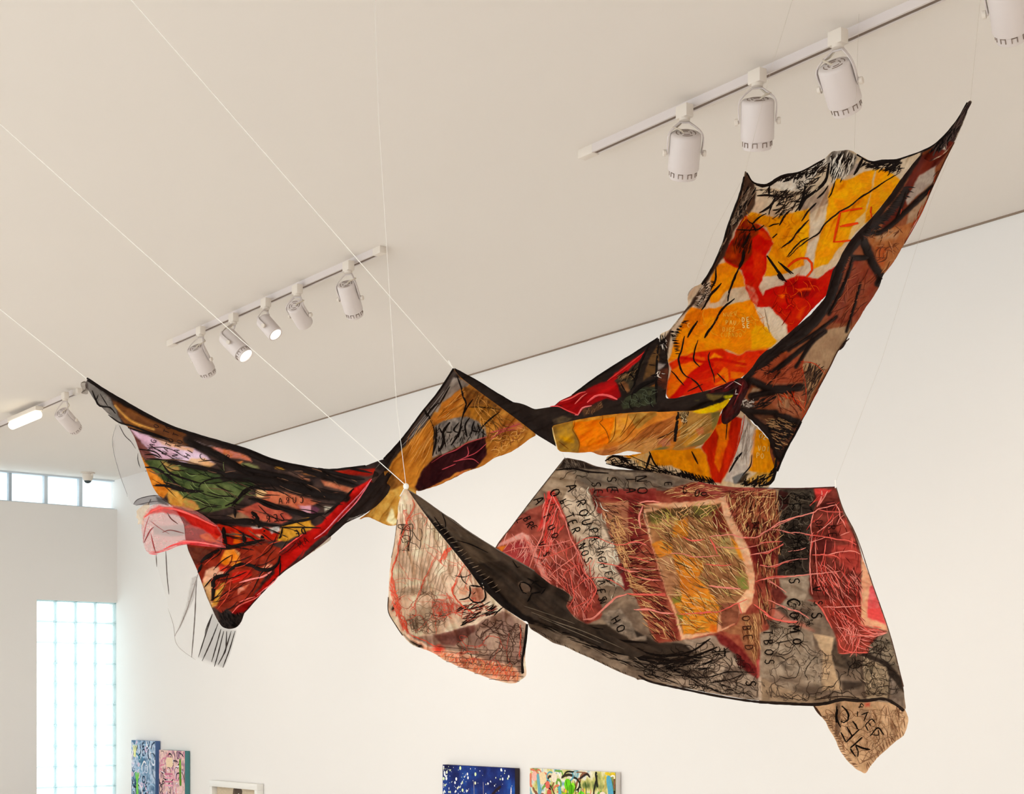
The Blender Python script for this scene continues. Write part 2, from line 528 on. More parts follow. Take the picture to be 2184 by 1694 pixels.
g1, g2 = 'spotlights on the long right track', 'spotlights on the left track'
P1 = 20
P2 = P1; P1 = 17
spot('white spotlight nearest the end cap of the long right track, vent top visible', g1, (1460, 234), (1463, 284), (1456, 380), 0.058, 0.165, P1, d1)
spot('upright white spotlight second from the end cap of the long right track', g1, (1615, 159), (1616, 212), (1615, 318), 0.058, 0.165, P1, d1)
spot('white spotlight tilted to the right, above the black ruffled cloth peak', g1, (1787, 75), (1779, 137), (1808, 238), 0.057, 0.165, P1, d1)
spot('white spotlight cut off by the top right corner of the picture', g1, (2136, -82), (2146, -28), (2161, 82), 0.057, 0.165, P1, d1)
P1 = P2
spot('leftmost spotlight on the five-lamp track with looped cable', g2, (428, 706), (417, 742), (446, 800), 0.0535, 0.185, P1, d2)
spot('second spotlight from the left on the five-lamp track, strongly tilted with glowing mouth', g2, (498, 678), (482, 715), (525, 760), 0.0535, 0.185, P1 * .5, d2, near=True)
spot('small ringless spotlight in the middle of the five-lamp track with glowing mouth', g2, (567, 646), (560, 682), (588, 714), 0.043, 0.125, P1 * .5, d2, kind='plain', near=True)
spot('ringless spotlight fourth from the left on the five-lamp track', g2, (634, 617), (628, 652), (650, 690), 0.046, 0.14, P1, d2, kind='plain')
spot('rightmost spotlight on the five-lamp track, hanging nearly upright', g2, (743, 567), (738, 606), (758, 675), 0.048, 0.18, P1, d2)
spot('lone white spotlight beside the glowing tube lamp at far left', None, (139, 846), (131, 881), (163, 917), 0.055, 0.19, P1, d3)

# tube lamp clipped on the short track
TA = on_ceil(84, 866, 0.034); TB = TA - d3 * 0.0
dirT = d3 if d3.dot(Vector((-1, 0.4, 0))) > 0 else -d3
TB = TA + dirT * 0.62
tr = empty('tube_lamp', (TA + TB) / 2)
tag(tr, 'glowing warm white tube lamp under the short track at far left', 'tube lamp')
sideT = UP.cross(dirT)
b = MB(); b.box((TA + TB) / 2 - UP * 0.016, (dirT, sideT, UP), (0.31, 0.03, 0.016), bevel=0.004); b.build('housing', M['white_plastic'], tr)
b = MB(); b.tube([TA - UP * 0.058 + dirT * 0.012, TA - UP * 0.058 + dirT * 0.03, TB - UP * 0.058 - dirT * 0.03, TB - UP * 0.058 - dirT * 0.012], [0.018, 0.032, 0.032, 0.018], 20); b.build('diffuser', M['tube'], tr)

# dome camera on the ceiling
cp = on_ceil(187, 1008)
sr = empty('security_camera', cp)
tag(sr, 'small white dome security camera on the ceiling before the window strip', 'camera')
b = MB(); b.lathe(cp, -UP, [(0, 0.068), (0.012, 0.068), (0.014, 0.05), (0.02, 0.05)], 32); b.build('mount_plate', M['white_plastic'], sr)
b = MB(); b.lathe(cp - UP * 0.018, -UP, [(0, 0.052), (0.03, 0.05), (0.055, 0.042), (0.062, 0.036)], 32); b.build('housing', M['white_plastic'], sr)
b = MB(); b.lathe(cp - UP * 0.074, -UP, [(0, 0.036), (0.012, 0.034), (0.024, 0.024), (0.03, 0.010)], 28); b.build('dome', M['cam_dome'], sr)
b = MB(); b.lathe(cp - UP * 0.014 + Vector((0.045, -0.02, 0)), Vector((0.3, -0.8, -0.5)), [(0, 0.012), (0.02, 0.012)], 14); b.build('sensor', M['white_plastic'], sr)

# ------------------------------------------------------------------ painted textiles
WIN = {'x': (0, 0, 1.0), 'a': (1380, 180, 2.824), 'b': (1120, 660, 2.874), 'c': (120, 760, 2.491), 'd': (700, 740, 4.044),
       'e': (800, 980, 3.258), 'f': (1340, 960, 2.42), 'g': (1040, 970, 6.05), 'h': (1100, 1200, 6.05), 'i': (1340, 1000, 6.05),
       'j': (1340, 1240, 6.05), 'k': (1620, 1020, 6.05), 'l': (1620, 1280, 6.05), 'm': (820, 1020, 6.775), 'n': (820, 1230, 6.775),
       'o': (1720, 1480, 9.058), 'p': (180, 800, 6.05), 'q': (480, 920, 6.05), 'r': (290, 1060, 6.05), 's': (1400, 440, 6.05),
       't': (1560, 320, 6.05), 'u': (1400, 700, 6.05), 'v': (1120, 720, 6.05)}
def pt(s):
    """'a 10 20 30 40 b 5 6' -> pattern points; a letter switches the sheet of the pattern"""
    out = []; cur = WIN['x']; nums = []
    for tk in s.split():
        if tk in WIN: cur = WIN[tk]; nums = []
        else:
            nums.append(float(tk))
            if len(nums) == 2:
                out.append((cur[0] + nums[0] / cur[2], cur[1] + nums[1] / cur[2])); nums = []
    return np.array(out)

def inside(P, poly):
    x, y = P[:, 0], P[:, 1]
    r = np.zeros(len(P), bool)
    a = poly; b_ = np.roll(poly, -1, 0)
    if len(P) * len(poly) < 400000:
        x1, y1 = a[:, 0][None], a[:, 1][None]; x2, y2 = b_[:, 0][None], b_[:, 1][None]
        dy = np.where(y2 == y1, 1e-9, y2 - y1)
        c = ((y1 > y[:, None]) != (y2 > y[:, None])) & (x[:, None] < (x2 - x1) * (y[:, None] - y1) / dy + x1)
        return (c.sum(1) % 2).astype(bool)
    for (x1, y1), (x2, y2) in zip(a, b_):
        if y1 == y2: continue
        c = ((y1 > y) != (y2 > y)) & (x < (x2 - x1) * (y - y1) / (y2 - y1) + x1)
        r ^= c
    return r

def nearest(P, line):
    """distance and nearest point on a polyline"""
    if len(P) * len(line) < 400000:
        A = line[:-1]; d = line[1:] - A; L = (d * d).sum(1); L = np.where(L < 1e-9, 1e-9, L)
        t = np.clip((((P[:, None] - A[None]) * d[None]).sum(-1)) / L[None], 0, 1)
        N_ = A[None] + t[..., None] * d[None]
        ds = np.hypot(P[:, None, 0] - N_[..., 0], P[:, None, 1] - N_[..., 1])
        j = ds.argmin(1); i = np.arange(len(P))
        return ds[i, j], N_[i, j]
    best = np.full(len(P), 1e9); q = np.zeros_like(P)
    for A, B in zip(line[:-1], line[1:]):
        d = B - A; L = d @ d
        if L < 1e-9: continue
        t = np.clip(((P - A) @ d) / L, 0, 1)
        N_ = A + t[:, None] * d
        ds = np.hypot(*(P - N_).T)
        m = ds < best
        best[m] = ds[m]; q[m] = N_[m]
    return best, q

class TPS:
    def __init__(s, pts):
        p = np.array(pts, float); s.X = p[:, :2] / 500.0; z = p[:, 2]; n = len(p)
        K = s.k(s.X[:, None] - s.X[None]); P = np.c_[np.ones(n), s.X]
        A = np.zeros((n + 3, n + 3)); A[:n, :n] = K + 1e-4 * np.eye(n); A[:n, n:] = P; A[n:, :n] = P.T
        s.w = np.linalg.solve(A, np.r_[z, 0, 0, 0])
    def k(s, d):
        r = np.sqrt((d ** 2).sum(-1)); return np.where(r > 1e-9, r * r * np.log(r + 1e-12), 0)
    def __call__(s, P):
        Q = P / 500.0
        return s.k(Q[:, None] - s.X[None]) @ s.w[:-3] + s.w[-3] + Q @ s.w[-2:]

GAIN = 0.84
def tone(c, root):
    """pigment to albedo; a warm tint on the lower cloth stands in for warmer light"""
    low = root.location.y < 4.4
    k = 0.05 if low else -0.06
    c = lin(c); g = (c * [0.3, 0.59, 0.11]).sum(-1, keepdims=True)
    c = (c * (1 - k) + g * k) / (GAIN * (0.80 if low else 1.04))
    if low: c = np.maximum(c, 0) ** 1.16 * [1.15, 1.10, 1.01]
    return np.clip(c, 0.002, 0.95)
class Cloth:
    def __init__(s, name, root, outline, depth, base, base2=None, nsc=40, cover=1.0, cell=2.6, ragged=0.0, folds=(0, 120, 26, 0.006), seed=1, smooth=True, lift=0.0, dark=1.0):
        s.name, s.root, s.seed, s.lift, s.dark = name, root, seed, lift, dark
        o = pt(outline) if isinstance(outline, str) else np.array(outline, float)
        s.raw = o
        oc = np.vstack([o, o[:1]])
        dn = []
        for A, B in zip(oc[:-1], oc[1:]):
            n = max(1, int(np.hypot(*(B - A)) / 4)); t = np.linspace(0, 1, n, endpoint=False)[:, None]
            dn.append(A * (1 - t) + B * t)
        o = np.vstack(dn)
        if smooth:
            for _ in range(2): o = 0.25 * np.roll(o, 1, 0) + 0.5 * o + 0.25 * np.roll(o, -1, 0)
        if ragged > 0:
            t = np.roll(o, -1, 0) - np.roll(o, 1, 0); t /= (np.hypot(*t.T)[:, None] + 1e-9)
            nrm = np.c_[-t[:, 1], t[:, 0]]
            o = o + nrm * ((fbm(o[:, 0] / 7, o[:, 1] / 7, seed, 2) - 0.5) * 2 * ragged)[:, None]
        s.poly = o
        s.tps = TPS(depth); s.folds = folds; s.cre = []
        mn = o.min(0) - cell; mx = o.max(0) + cell
        xs = np.arange(mn[0], mx[0] + cell, cell); ys = np.arange(mn[1], mx[1] + cell, cell)
        nx, ny = len(xs), len(ys)
        gx, gy = np.meshgrid(xs, ys)
        cen = np.c_[(gx[:-1, :-1] + cell / 2).ravel(), (gy[:-1, :-1] + cell / 2).ravel()]
        keep = inside(cen, o).reshape(ny - 1, nx - 1)
        idx = np.arange(nx * ny).reshape(ny, nx)
        q = np.stack([idx[:-1, :-1], idx[1:, :-1], idx[1:, 1:], idx[:-1, 1:]], -1)[keep]
        cnt = np.bincount(q.ravel(), minlength=nx * ny)
        used = np.where(cnt > 0)[0]
        rm = -np.ones(nx * ny, int); rm[used] = np.arange(len(used))
        P = np.c_[gx.ravel(), gy.ravel()][used]
        edge = cnt[used] < 4
        _, qn = nearest(P[edge], np.vstack([o, o[:1]]))
        P[edge] = qn
        s.P, s.Q = P, rm[q]
        s.col = np.zeros((len(P), 3)); s.alpha = np.full(len(P), float(cover))
        s.wash(base, base2 if base2 else base, nsc)
        s.rib = {}; s.order = 0
    def wash(s, c1, c2, sc=40):
        n = np.clip((fbm(s.P[:, 0] / sc, s.P[:, 1] / sc, s.seed, 4) - 0.3) / 0.4, 0, 1)[:, None]
        s.col = hx(c1) * (1 - n) + hx(c2) * n
    def fill(s, poly, c1, c2=None, sc=22, soft=3.0, cover=None, op=1.0, wob=2.0, stretch=None):
        poly = pt(poly) if isinstance(poly, str) else np.array(poly, float)
        c2 = c2 or c1
        mn = poly.min(0) - soft - 3 - wob; mx = poly.max(0) + soft + 3 + wob
        I = np.where(((s.P >= mn) & (s.P <= mx)).all(1))[0]
        if len(I) == 0: return s
        P = s.P[I]
        wv = np.c_[fbm(P[:, 0] / 12, P[:, 1] / 12, s.seed + 5, 2), fbm(P[:, 0] / 12, P[:, 1] / 12, s.seed + 9, 2)] - 0.5
        Pw = P + wv * 2 * wob
        d, _ = nearest(Pw, np.vstack([poly, poly[:1]]))
        sd = np.where(inside(Pw, poly), -d, d)
        m = np.clip(0.5 - sd / soft, 0, 1) * op
        x, y = P[:, 0] / sc, P[:, 1] / sc
        if stretch is not None:
            a = math.radians(stretch[0]); u = (P[:, 0] * math.cos(a) + P[:, 1] * math.sin(a)) / (sc * stretch[1]); vv_ = (-P[:, 0] * math.sin(a) + P[:, 1] * math.cos(a)) / sc
            x, y = u, vv_
        n = np.clip((fbm(x, y, s.seed + 3, 4) - 0.3) / 0.4, 0, 1)[:, None]
        c = hx(c1) * (1 - n) + hx(c2) * n
        s.col[I] = s.col[I] * (1 - m[:, None]) + c * m[:, None]
        if cover is not None: s.alpha[I] = s.alpha[I] * (1 - m) + cover * m
        return s
    def band(s, line, wpx, c1, c2=None, soft=3.0, op=1.0, cover=None, taper=False, sc=20):
        """dyed stroke laid into the cloth colour"""
        line = catmull(pt(line) if isinstance(line, str) else line, 6)
        I = np.where(((s.P >= line.min(0) - wpx) & (s.P <= line.max(0) + wpx)).all(1))[0]
        if len(I) == 0: return s
        P = s.P[I]
        d, _ = nearest(P, line)
        ww = wpx / 2 * (0.75 + 0.5 * fbm(P[:, 0] / 15, P[:, 1] / 15, s.seed + 2, 2))
        m = np.clip(0.5 - (d - ww) / soft, 0, 1) * op
        n = fbm(P[:, 0] / sc, P[:, 1] / sc, s.seed, 3)[:, None]
        c = hx(c1) * (1 - n) + hx(c2 or c1) * n
        s.col[I] = s.col[I] * (1 - m[:, None]) + c * m[:, None]
        if cover is not None: s.alpha[I] = s.alpha[I] * (1 - m) + cover * m
        return s
    def crease(s, line, amp, wid):
        s.cre.append((catmull(pt(line) if isinstance(line, str) else line, 10), amp, wid)); return s
    def Y(s, P):
        P = np.asarray(P, float)
        y = s.tps(P)
        ang, ll, sh, amp = s.folds; amp = amp * 1.6
        a = math.radians(ang)
        u = P[:, 0] * math.cos(a) + P[:, 1] * math.sin(a); vv_ = -P[:, 0] * math.sin(a) + P[:, 1] * math.cos(a)
        wp = 8 * fbm(u / 40, vv_ / 40, s.seed + 4, 2)
        y = y + amp * 2 * (fbm(u / ll, (vv_ + wp) / sh, s.seed, 3) - 0.5)
        rd = 1 - np.abs(2 * fbm(u / (ll * 0.6), (vv_ + wp) / (sh * 0.8), s.seed + 31, 2) - 1)
        y = y - amp * 0.9 * rd ** 3 + amp * 0.35 * (fbm(P[:, 0] / 13, P[:, 1] / 13, s.seed + 41, 2) - 0.5)
        for line, am, wd in s.cre:
            I = np.where(((P >= line.min(0) - 3 * wd) & (P <= line.max(0) + 3 * wd)).all(1))[0]
            if len(I):
                d, _ = nearest(P[I], line)
                y[I] -= am * np.exp(-(d / wd) ** 2)
        return y - s.lift
    def build(s):
        Y = s.Y(s.P)
        V = at(s.P[:, 0], s.P[:, 1], Y) - np.array(s.root.location)
        me = mesh_np(s.name, V, s.Q[:, ::-1])
        set_paint(me, tone(s.col, s.root) * s.dark, s.alpha)
        s.obj = link(s.name, me, s.root, M['cloth'])
        s._prep()
        for key, L in s.rib.items():
            if isinstance(key, str) and len(L) <= 60 and key != 'stitching':
                for q_, one_ in enumerate(L): s._rib((key, -1 - q_), [one_], q_)
            else: s._rib(key, L)
        return s
    # ---- threads, cords and letters sewn on the cloth
    def stroke(s, line, wpx, c, part='stitching', taper=0.6, wob=0.25, jit=0.0, one=False, clip=True):
        line = pt(line) if isinstance(line, str) else np.array(line, float)
        ln = catmull(line, max(3.0, min(8.0, wpx * 1.5)))
        if jit > 0:
            ln = ln + (np.c_[fbm(ln[:, 0] / 9, ln[:, 1] / 9, s.seed + 11, 2), fbm(ln[:, 0] / 9, ln[:, 1] / 9, s.seed + 17, 2)] - 0.5) * 2 * jit
        # keep only the run of the stroke that lies on the cloth
        ok = inside(ln, s.poly) if clip else np.ones(1, bool)
        if not ok.all():
            dd_, _ = nearest(ln, np.vstack([s.poly, s.poly[:1]])); ok |= dd_ < 2.0
            best, i0 = (0, 0), None
            for i_, f_ in enumerate(list(ok) + [False]):
                if f_ and i0 is None: i0 = i_
                if not f_ and i0 is not None:
                    if i_ - i0 > best[1] - best[0]: best = (i0, i_)
                    i0 = None
            ln = ln[best[0]:best[1]]
            if len(ln) < 2: return s
        key = part if not one else (part, len(s.rib))
        s.rib.setdefault(key, []).append((ln, wpx, hx(c), taper, wob)); return s
    def _prep(s):
        """evaluate the depth of every sewn stroke in one go"""
        s.pre = {}; pts = []; n = 0
        for key, L in s.rib.items():
            for q_, (ln, wpx, c, taper, wob) in enumerate(L):
                if len(ln) < 2: continue
                t = np.gradient(ln, axis=0); t /= (np.hypot(*t.T)[:, None] + 1e-9)
                nr = np.c_[-t[:, 1], t[:, 0]]
                k = np.linspace(0, 1, len(ln))
                prof = 1 - taper * np.abs(2 * k - 1) ** 3
                prof = prof * (1 - wob + 2 * wob * vnoise(ln[:, 0] / 6 + 3.3, ln[:, 1] / 6, s.seed + 21))
                hw = (wpx / 2 * prof)[:, None]
                s.order += 1
                s.pre[(key, q_)] = (n, len(ln), hw, 0.0022 + (s.order % 60) * 3e-5 + (0.0035 if key[0] == 'letter' or key in ('pink_thread', 'letter') else 0))
                pts += [ln - nr * hw, ln, ln + nr * hw]; n += 3 * len(ln)
        if not pts: return
        s.allP = np.vstack(pts); s.allY = s.Y(s.allP)
    def _rib(s, key, L, q0=0):
        allv, allf, allc = [], [], []
        n0 = 0
        for q_, (ln, wpx, c, taper, wob) in enumerate(L):
            if len(ln) < 2: continue
            rk = (key if isinstance(key, str) or key in s.rib else key[0], q_ + q0)
            i0, n, hw, off = s.pre[rk]
            A, ln, B = s.allP[i0:i0 + n], s.allP[i0 + n:i0 + 2 * n], s.allP[i0 + 2 * n:i0 + 3 * n]
            ya, ym, yb = s.allY[i0:i0 + n], s.allY[i0 + n:i0 + 2 * n], s.allY[i0 + 2 * n:i0 + 3 * n]
            yc = np.minimum(np.minimum(ya, yb), ym)
            rise = hw[:, 0] * 4.5 / F * 0.5
            V = np.stack([at(A[:, 0], A[:, 1], ya - off), at(ln[:, 0], ln[:, 1], yc - off - rise), at(B[:, 0], B[:, 1], yb - off)], 1)
            i = np.arange(n - 1)[:, None] * 3 + n0
            allf.append(np.vstack([np.hstack([i, i + 1, i + 4, i + 3]), np.hstack([i + 1, i + 2, i + 5, i + 4])]))
            allv.append(V.reshape(-1, 3)); allc.append(np.repeat(tone(c, s.root)[None], 3 * n, 0)); n0 += 3 * n
        if not allv: return
        part = key if isinstance(key, str) else key[0]
        me = mesh_np(part, np.vstack(allv) - np.array(s.root.location), np.vstack(allf))
        set_paint(me, np.vstack(allc))
        o = link(part, me, s.obj, M['thread'])
        if isinstance(key, str): o['kind'] = 'stuff'
    def hatch(s, poly, n, ang, length, wpx, c, spread=12, part='stitching', follow=None, bend=0.15):
        """short stitches scattered over a region"""
        poly = pt(poly) if isinstance(poly, str) else np.array(poly, float)
        mn, mx = poly.min(0), poly.max(0)
        cs = c if isinstance(c, (list, tuple)) else [c]
        got = 0; tries = 0
        while got < n and tries < n * 30:
            tries += 1
            p = mn + rng.random(2) * (mx - mn)
            if not inside(p[None], poly)[0]: continue
            a0 = ang(p) if callable(ang) else ang
            a = math.radians(a0 + rng.normal() * spread); l = length * (0.5 + rng.random())
            d = np.array([math.cos(a), math.sin(a)]); nn = np.array([-d[1], d[0]])
            line = np.array([p - d * l / 2, p + nn * l * bend * (rng.random() - 0.5), p + d * l / 2])
            if not inside(line, s.poly).all(): continue
            s.stroke(line, wpx * (0.6 + 0.8 * rng.random()), cs[rng.integers(len(cs))], part=part, clip=False)
            got += 1
        return s
    def comb(s, line, n, ang, length, wpx, c, part='stitching', var=0.4):
        """stitches along a line"""
        ln = catmull(pt(line) if isinstance(line, str) else line, 2)
        for q in np.linspace(0, len(ln) - 1, n).astype(int):
            a = math.radians((ang if not callable(ang) else ang(ln[q])) + rng.normal() * 8); l = length * (1 - var / 2 + var * rng.random())
            d = np.array([math.cos(a), math.sin(a)])
            L2 = np.array([ln[q], ln[q] + d * l * 0.55 + rng.normal(size=2) * 0.6, ln[q] + d * l])
            s.stroke(L2, wpx * (0.7 + 0.6 * rng.random()), c, part=part, taper=0.8)
        return s
    def wander(s, poly, n, length, wpx, c, part='stitching', turn=30):
        """meandering embroidery threads"""
        poly = pt(poly) if isinstance(poly, str) else np.array(poly, float)
        mn, mx = poly.min(0), poly.max(0); cs = c if isinstance(c, (list, tuple)) else [c]
        for _ in range(n):
            for _t in range(40):
                p = mn + rng.random(2) * (mx - mn)
                if inside(p[None], poly)[0]: break
            a = rng.random() * 6.28; L2 = [p]
            for k in range(int(length / 6)):
                a += math.radians(rng.normal() * turn)
                p2 = L2[-1] + 6 * np.array([math.cos(a), math.sin(a)])
                if not (inside(p2[None], poly)[0] and inside(p2[None], s.poly)[0]): a += 1.6; continue
                L2.append(p2)
            if len(L2) > 2: s.stroke(np.array(L2), wpx * (0.7 + 0.6 * rng.random()), cs[rng.integers(len(cs))], part=part, taper=0.3, clip=False)
        return s
    def hem(s, line, wpx, c, name='hem_cord'):
        """a real rolled hem: tube along the edge"""
        ln = catmull(pt(line) if isinstance(line, str) else line, 6)
        Y = s.Y(ln)
        V = at(ln[:, 0], ln[:, 1], Y - 0.002)
        r = (wpx / 2 * (0.8 + 0.4 * vnoise(ln[:, 0] / 9, ln[:, 1] / 9, s.seed))) * Y / F
        b = MB(); b.tube([Vector(p) for p in V], list(r), 7)
        bmesh.ops.translate(b.bm, verts=b.bm.verts[:], vec=-Vector(s.root.location))
        me = bpy.data.meshes.new(name); b.bm.to_mesh(me); b.bm.free()
        me.polygons.foreach_set('use_smooth', np.full(len(me.polygons), True))
        set_paint(me, np.repeat((lin(hx(c)) / GAIN)[None], len(me.vertices), 0))
        link(name, me, s.obj, M['thread']); return s
    def letters(s, text, start, dirv, size, wpx, c, step=1.0, mirror=False, slant=0.0):
        """hand drawn letters; dirv is the reading direction"""
        p = pt(start)[0] if isinstance(start, str) else np.array(start, float)
        d = np.array(dirv, float); d /= np.hypot(*d); up = np.array([d[1], -d[0]])
        if mirror: up = -up
        for ch in text:
            if ch in FONT:
                for L2 in FONT[ch]:
                    L2 = np.array(L2, float)
                    q = p + (L2[:, :1] - 0.35) * d * size * 0.8 + (0.5 - L2[:, 1:]) * up * size
                    q = q + rng.normal(size=q.shape) * size * 0.02
                    s.rib.setdefault(('letter', ch, id(text), tuple(p)), []).append((catmull(q, 3.0), wpx, hx(c), 0.3, 0.15))
            p = p + d * size * 0.85 * step
        return s

def arc(cx, cy, rx, ry, a0, a1, n=9):
    return [(cx + rx * math.cos(math.radians(a0 + (a1 - a0) * k / (n - 1))), cy + ry * math.sin(math.radians(a0 + (a1 - a0) * k / (n - 1)))) for k in range(n)]
FONT = {
    'A': [[(0, 1), (0.35, 0), (0.7, 1)], [(0.15, 0.62), (0.56, 0.62)]],
    'B': [[(0.08, 0), (0.08, 1)], [(0.08, 0.02), (0.5, 0.1), (0.5, 0.4), (0.08, 0.5)], [(0.08, 0.5), (0.6, 0.6), (0.55, 0.92), (0.08, 1)]],
    'C': [arc(0.38, 0.5, 0.36, 0.5, -50, -310)], 'D': [[(0.08, 0), (0.08, 1)], [(0.08, 0), (0.5, 0.12), (0.65, 0.5), (0.5, 0.88), (0.08, 1)]],
    'E': [[(0.6, 0), (0.08, 0.02), (0.08, 0.98), (0.62, 1)], [(0.08, 0.5), (0.5, 0.48)]],
    'F': [[(0.6, 0), (0.08, 0.02), (0.08, 1)], [(0.08, 0.5), (0.5, 0.48)]],
    'G': [arc(0.38, 0.5, 0.36, 0.5, -50, -330), [(0.4, 0.55), (0.72, 0.55), (0.7, 0.8)]],
    'H': [[(0.05, 0), (0.05, 1)], [(0.65, 0), (0.65, 1)], [(0.05, 0.5), (0.65, 0.5)]],
    'I': [[(0.35, 0), (0.35, 1)]], 'J': [[(0.5, 0), (0.5, 0.8), (0.3, 1), (0.05, 0.85)]],
    'K': [[(0.08, 0), (0.08, 1)], [(0.65, 0), (0.1, 0.5), (0.68, 1)]], 'L': [[(0.08, 0), (0.08, 0.98), (0.6, 1)]],
    'M': [[(0, 1), (0.08, 0), (0.35, 0.6), (0.62, 0), (0.7, 1)]], 'N': [[(0.05, 1), (0.08, 0.02), (0.62, 0.98), (0.65, 0)]],
    'O': [arc(0.36, 0.5, 0.34, 0.46, -90, 270, 13)], 'P': [[(0.08, 1), (0.08, 0), (0.55, 0.08), (0.58, 0.38), (0.08, 0.52)]],
    'R': [[(0.08, 1), (0.08, 0), (0.55, 0.08), (0.58, 0.38), (0.08, 0.52)], [(0.25, 0.5), (0.66, 1)]],
    'S': [[(0.62, 0.12), (0.38, 0), (0.12, 0.14), (0.16, 0.4), (0.52, 0.56), (0.6, 0.84), (0.34, 1), (0.06, 0.86)]],
    'T': [[(0, 0), (0.7, 0.02)], [(0.35, 0), (0.35, 1)]], 'U': [[(0.05, 0), (0.08, 0.75), (0.35, 1), (0.62, 0.75), (0.65, 0)]],
    'V': [[(0, 0), (0.35, 1), (0.7, 0)]], 'Z': [[(0.05, 0), (0.65, 0.02), (0.05, 0.98), (0.66, 1)]],
    'Q': [arc(0.36, 0.5, 0.34, 0.46, -90, 270, 13), [(0.45, 0.7), (0.7, 1.05)]],
}
BK = '1A1310'

# ================================================================== upper textile: a long twisted painted cloth
UPR = empty('textile_sculpture', (0.4, 4.55, 2.25))
tag(UPR, 'long twisted orange, red and black painted textile sculpture hanging from cords, spanning the upper picture', 'textile sculpture')

# ---- sheer veils at the far left (behind)
dF = [(186, 808, 4.95), (345, 900, 4.86), (525, 959, 4.72), (800, 1005, 4.50), (393, 1121, 4.84), (490, 1340, 4.74), (650, 1190, 4.62), (600, 1080, 4.70), (300, 960, 4.90)]
def shift(d, k): return [(x, y, z + k) for x, y, z in d]
cl = Cloth('side_veil', UPR, 'x 248 905 240 945 252 1001 269 1049 281 1077 330 1079 365 1079 350 1060 337 1040 325 1010 309 985 297 955 275 912 262 898',
           shift(dF, 0.05), 'C0BAB6', 'B4AEAC', cover=0.34, cell=3, folds=(80, 160, 30, 0.002), seed=3)
cl.stroke('x 248 905 240 945 252 1001 269 1049 281 1077 330 1079 362 1079', 1.3, '8A8480', part='veil_edge', wob=0.1)
cl.stroke('p 450 650 520 780 600 860 660 950', 1.6, '4A4240', part='veil_edge'); cl.stroke('p 690 1010 690 1100 720 1200', 1.6, '3A3432', part='veil_edge')
cl.build()
cl = Cloth('hanging_veil', UPR, 'x 325 1170 345 1242 369 1330 377 1374 392 1392 409 1402 441 1416 477 1426 490 1400 505 1346 500 1320 470 1330 445 1285 421 1218 401 1173 395 1140 340 1150',
           shift(dF, 0.06), 'CFC6BC', 'C4BAB0', cover=0.13, cell=3, folds=(75, 260, 26, 0.008), seed=4)
V = '6A605A'
cl.stroke('r 260 740 270 960', 1.8, V, part='veil_pleat'); cl.stroke('r 385 700 400 1000 425 1260', 2.2, '5A504A', part='veil_pleat')
cl.stroke('c 510 1040 560 1240 620 1420 640 1530 720 1600 800 1640 890 1662', 1.2, 'A89E96', part='veil_edge', wob=.1)
cl.stroke('c 755 1150 700 1330 660 1430 630 1490 640 1540', 2.0, '8A7E76', part='veil_pleat'); cl.stroke('c 745 1180 735 1400 718 1610', 2.4, V, part='veil_pleat')
cl.fill('c 720 1180 755 1160 735 1280 660 1440 640 1470 690 1330', '9A8E86', cover=0.5, soft=2, wob=0)
cl.fill('c 830 1350 880 1440 960 1460 930 1560 890 1660 830 1630 760 1600 790 1480', '7A706A', '5A524E', cover=0.36, soft=6, wob=1, sc=8, stretch=(75, 6))
for a_ in ('c 830 1370 790 1490 755 1600', 'c 860 1420 820 1520 775 1620', 'c 875 1450 850 1540 825 1625', 'c 890 1460 860 1580 840 1650', 'c 930 1460 895 1570 860 1640', 'c 950 1460 920 1560 885 1655', 'c 830 1370 800 1440 790 1475', 'c 905 1460 900 1560 880 1600'):
    cl.stroke(a_, 2.6, '3A322E', part='veil_pleat')
cl.build()

# ---- fan shaped left wing
H = Cloth('left_wing', UPR, 'c 165 118 200 140 300 203 420 268 560 348 720 408 870 448 1010 493 1150 548 1300 583 1450 603 1640 583 1740 545 1750 600 1700 655 1670 700 1500 900 1450 958 1330 1058 1200 1150 1100 1250 1000 1362 985 1410 960 1442 920 1452 880 1440 850 1392 800 1280 750 1140 700 1030 684 960 680 900 650 840 620 800 560 760 528 720 510 690 470 580 440 500 415 430 380 372 330 352 270 300 200 230 172 182 150 160',
          dF, '4E3A32', '2C2220', nsc=30, folds=(22, 150, 22, 0.012), seed=5, cell=2.4)
H.fill('c 150 110 300 200 560 345 1010 490 1300 580 1300 620 1010 560 720 480 560 430 400 360 330 380 200 240', '3C2E29', '1F1816', sc=14, stretch=(25, 5))
H.fill('p 0 60 120 120 330 300 420 480 480 620 430 660 200 450 60 260', '5E544E', '3A322E', sc=12, cover=0.82)
H.fill('p 350 320 900 600 1300 760 1400 880 1330 920 900 780 560 680 470 560', '7A4A28', '5C3620', sc=16, stretch=(28, 4))
H.band('p 395 395 470 480 600 590 760 660 900 705', 3.2, 'E0A658'); H.band('p 520 540 620 610 720 660', 2.5, 'C98A40')
H.fill('p 580 690 700 740 870 800 1020 850 1200 900 1400 940 1560 1040 1690 1150 1500 1190 1300 1150 1100 1110 930 1080 820 970', 'DCC0D0', 'D2A8B8', sc=25)
H.fill('p 930 830 1080 850 1300 930 1420 940 1400 1000 1250 960 1000 900', 'E0A060', 'D8A890', op=.8)
H.fill('p 1380 1080 1560 1080 1690 1150 1600 1200 1450 1190 1300 1160', 'E0A868', 'D8B080', op=.8)
H.fill('p 570 690 820 960 930 1080 1050 1100 800 1090 680 980 620 850', '6A3C34', '7A4A44', sc=14)
H.fill('p 690 1000 780 1100 850 1200 1000 1350 1130 1440 1020 1600 920 1560 850 1400 770 1180', 'D8893A', 'C06A28', sc=14)
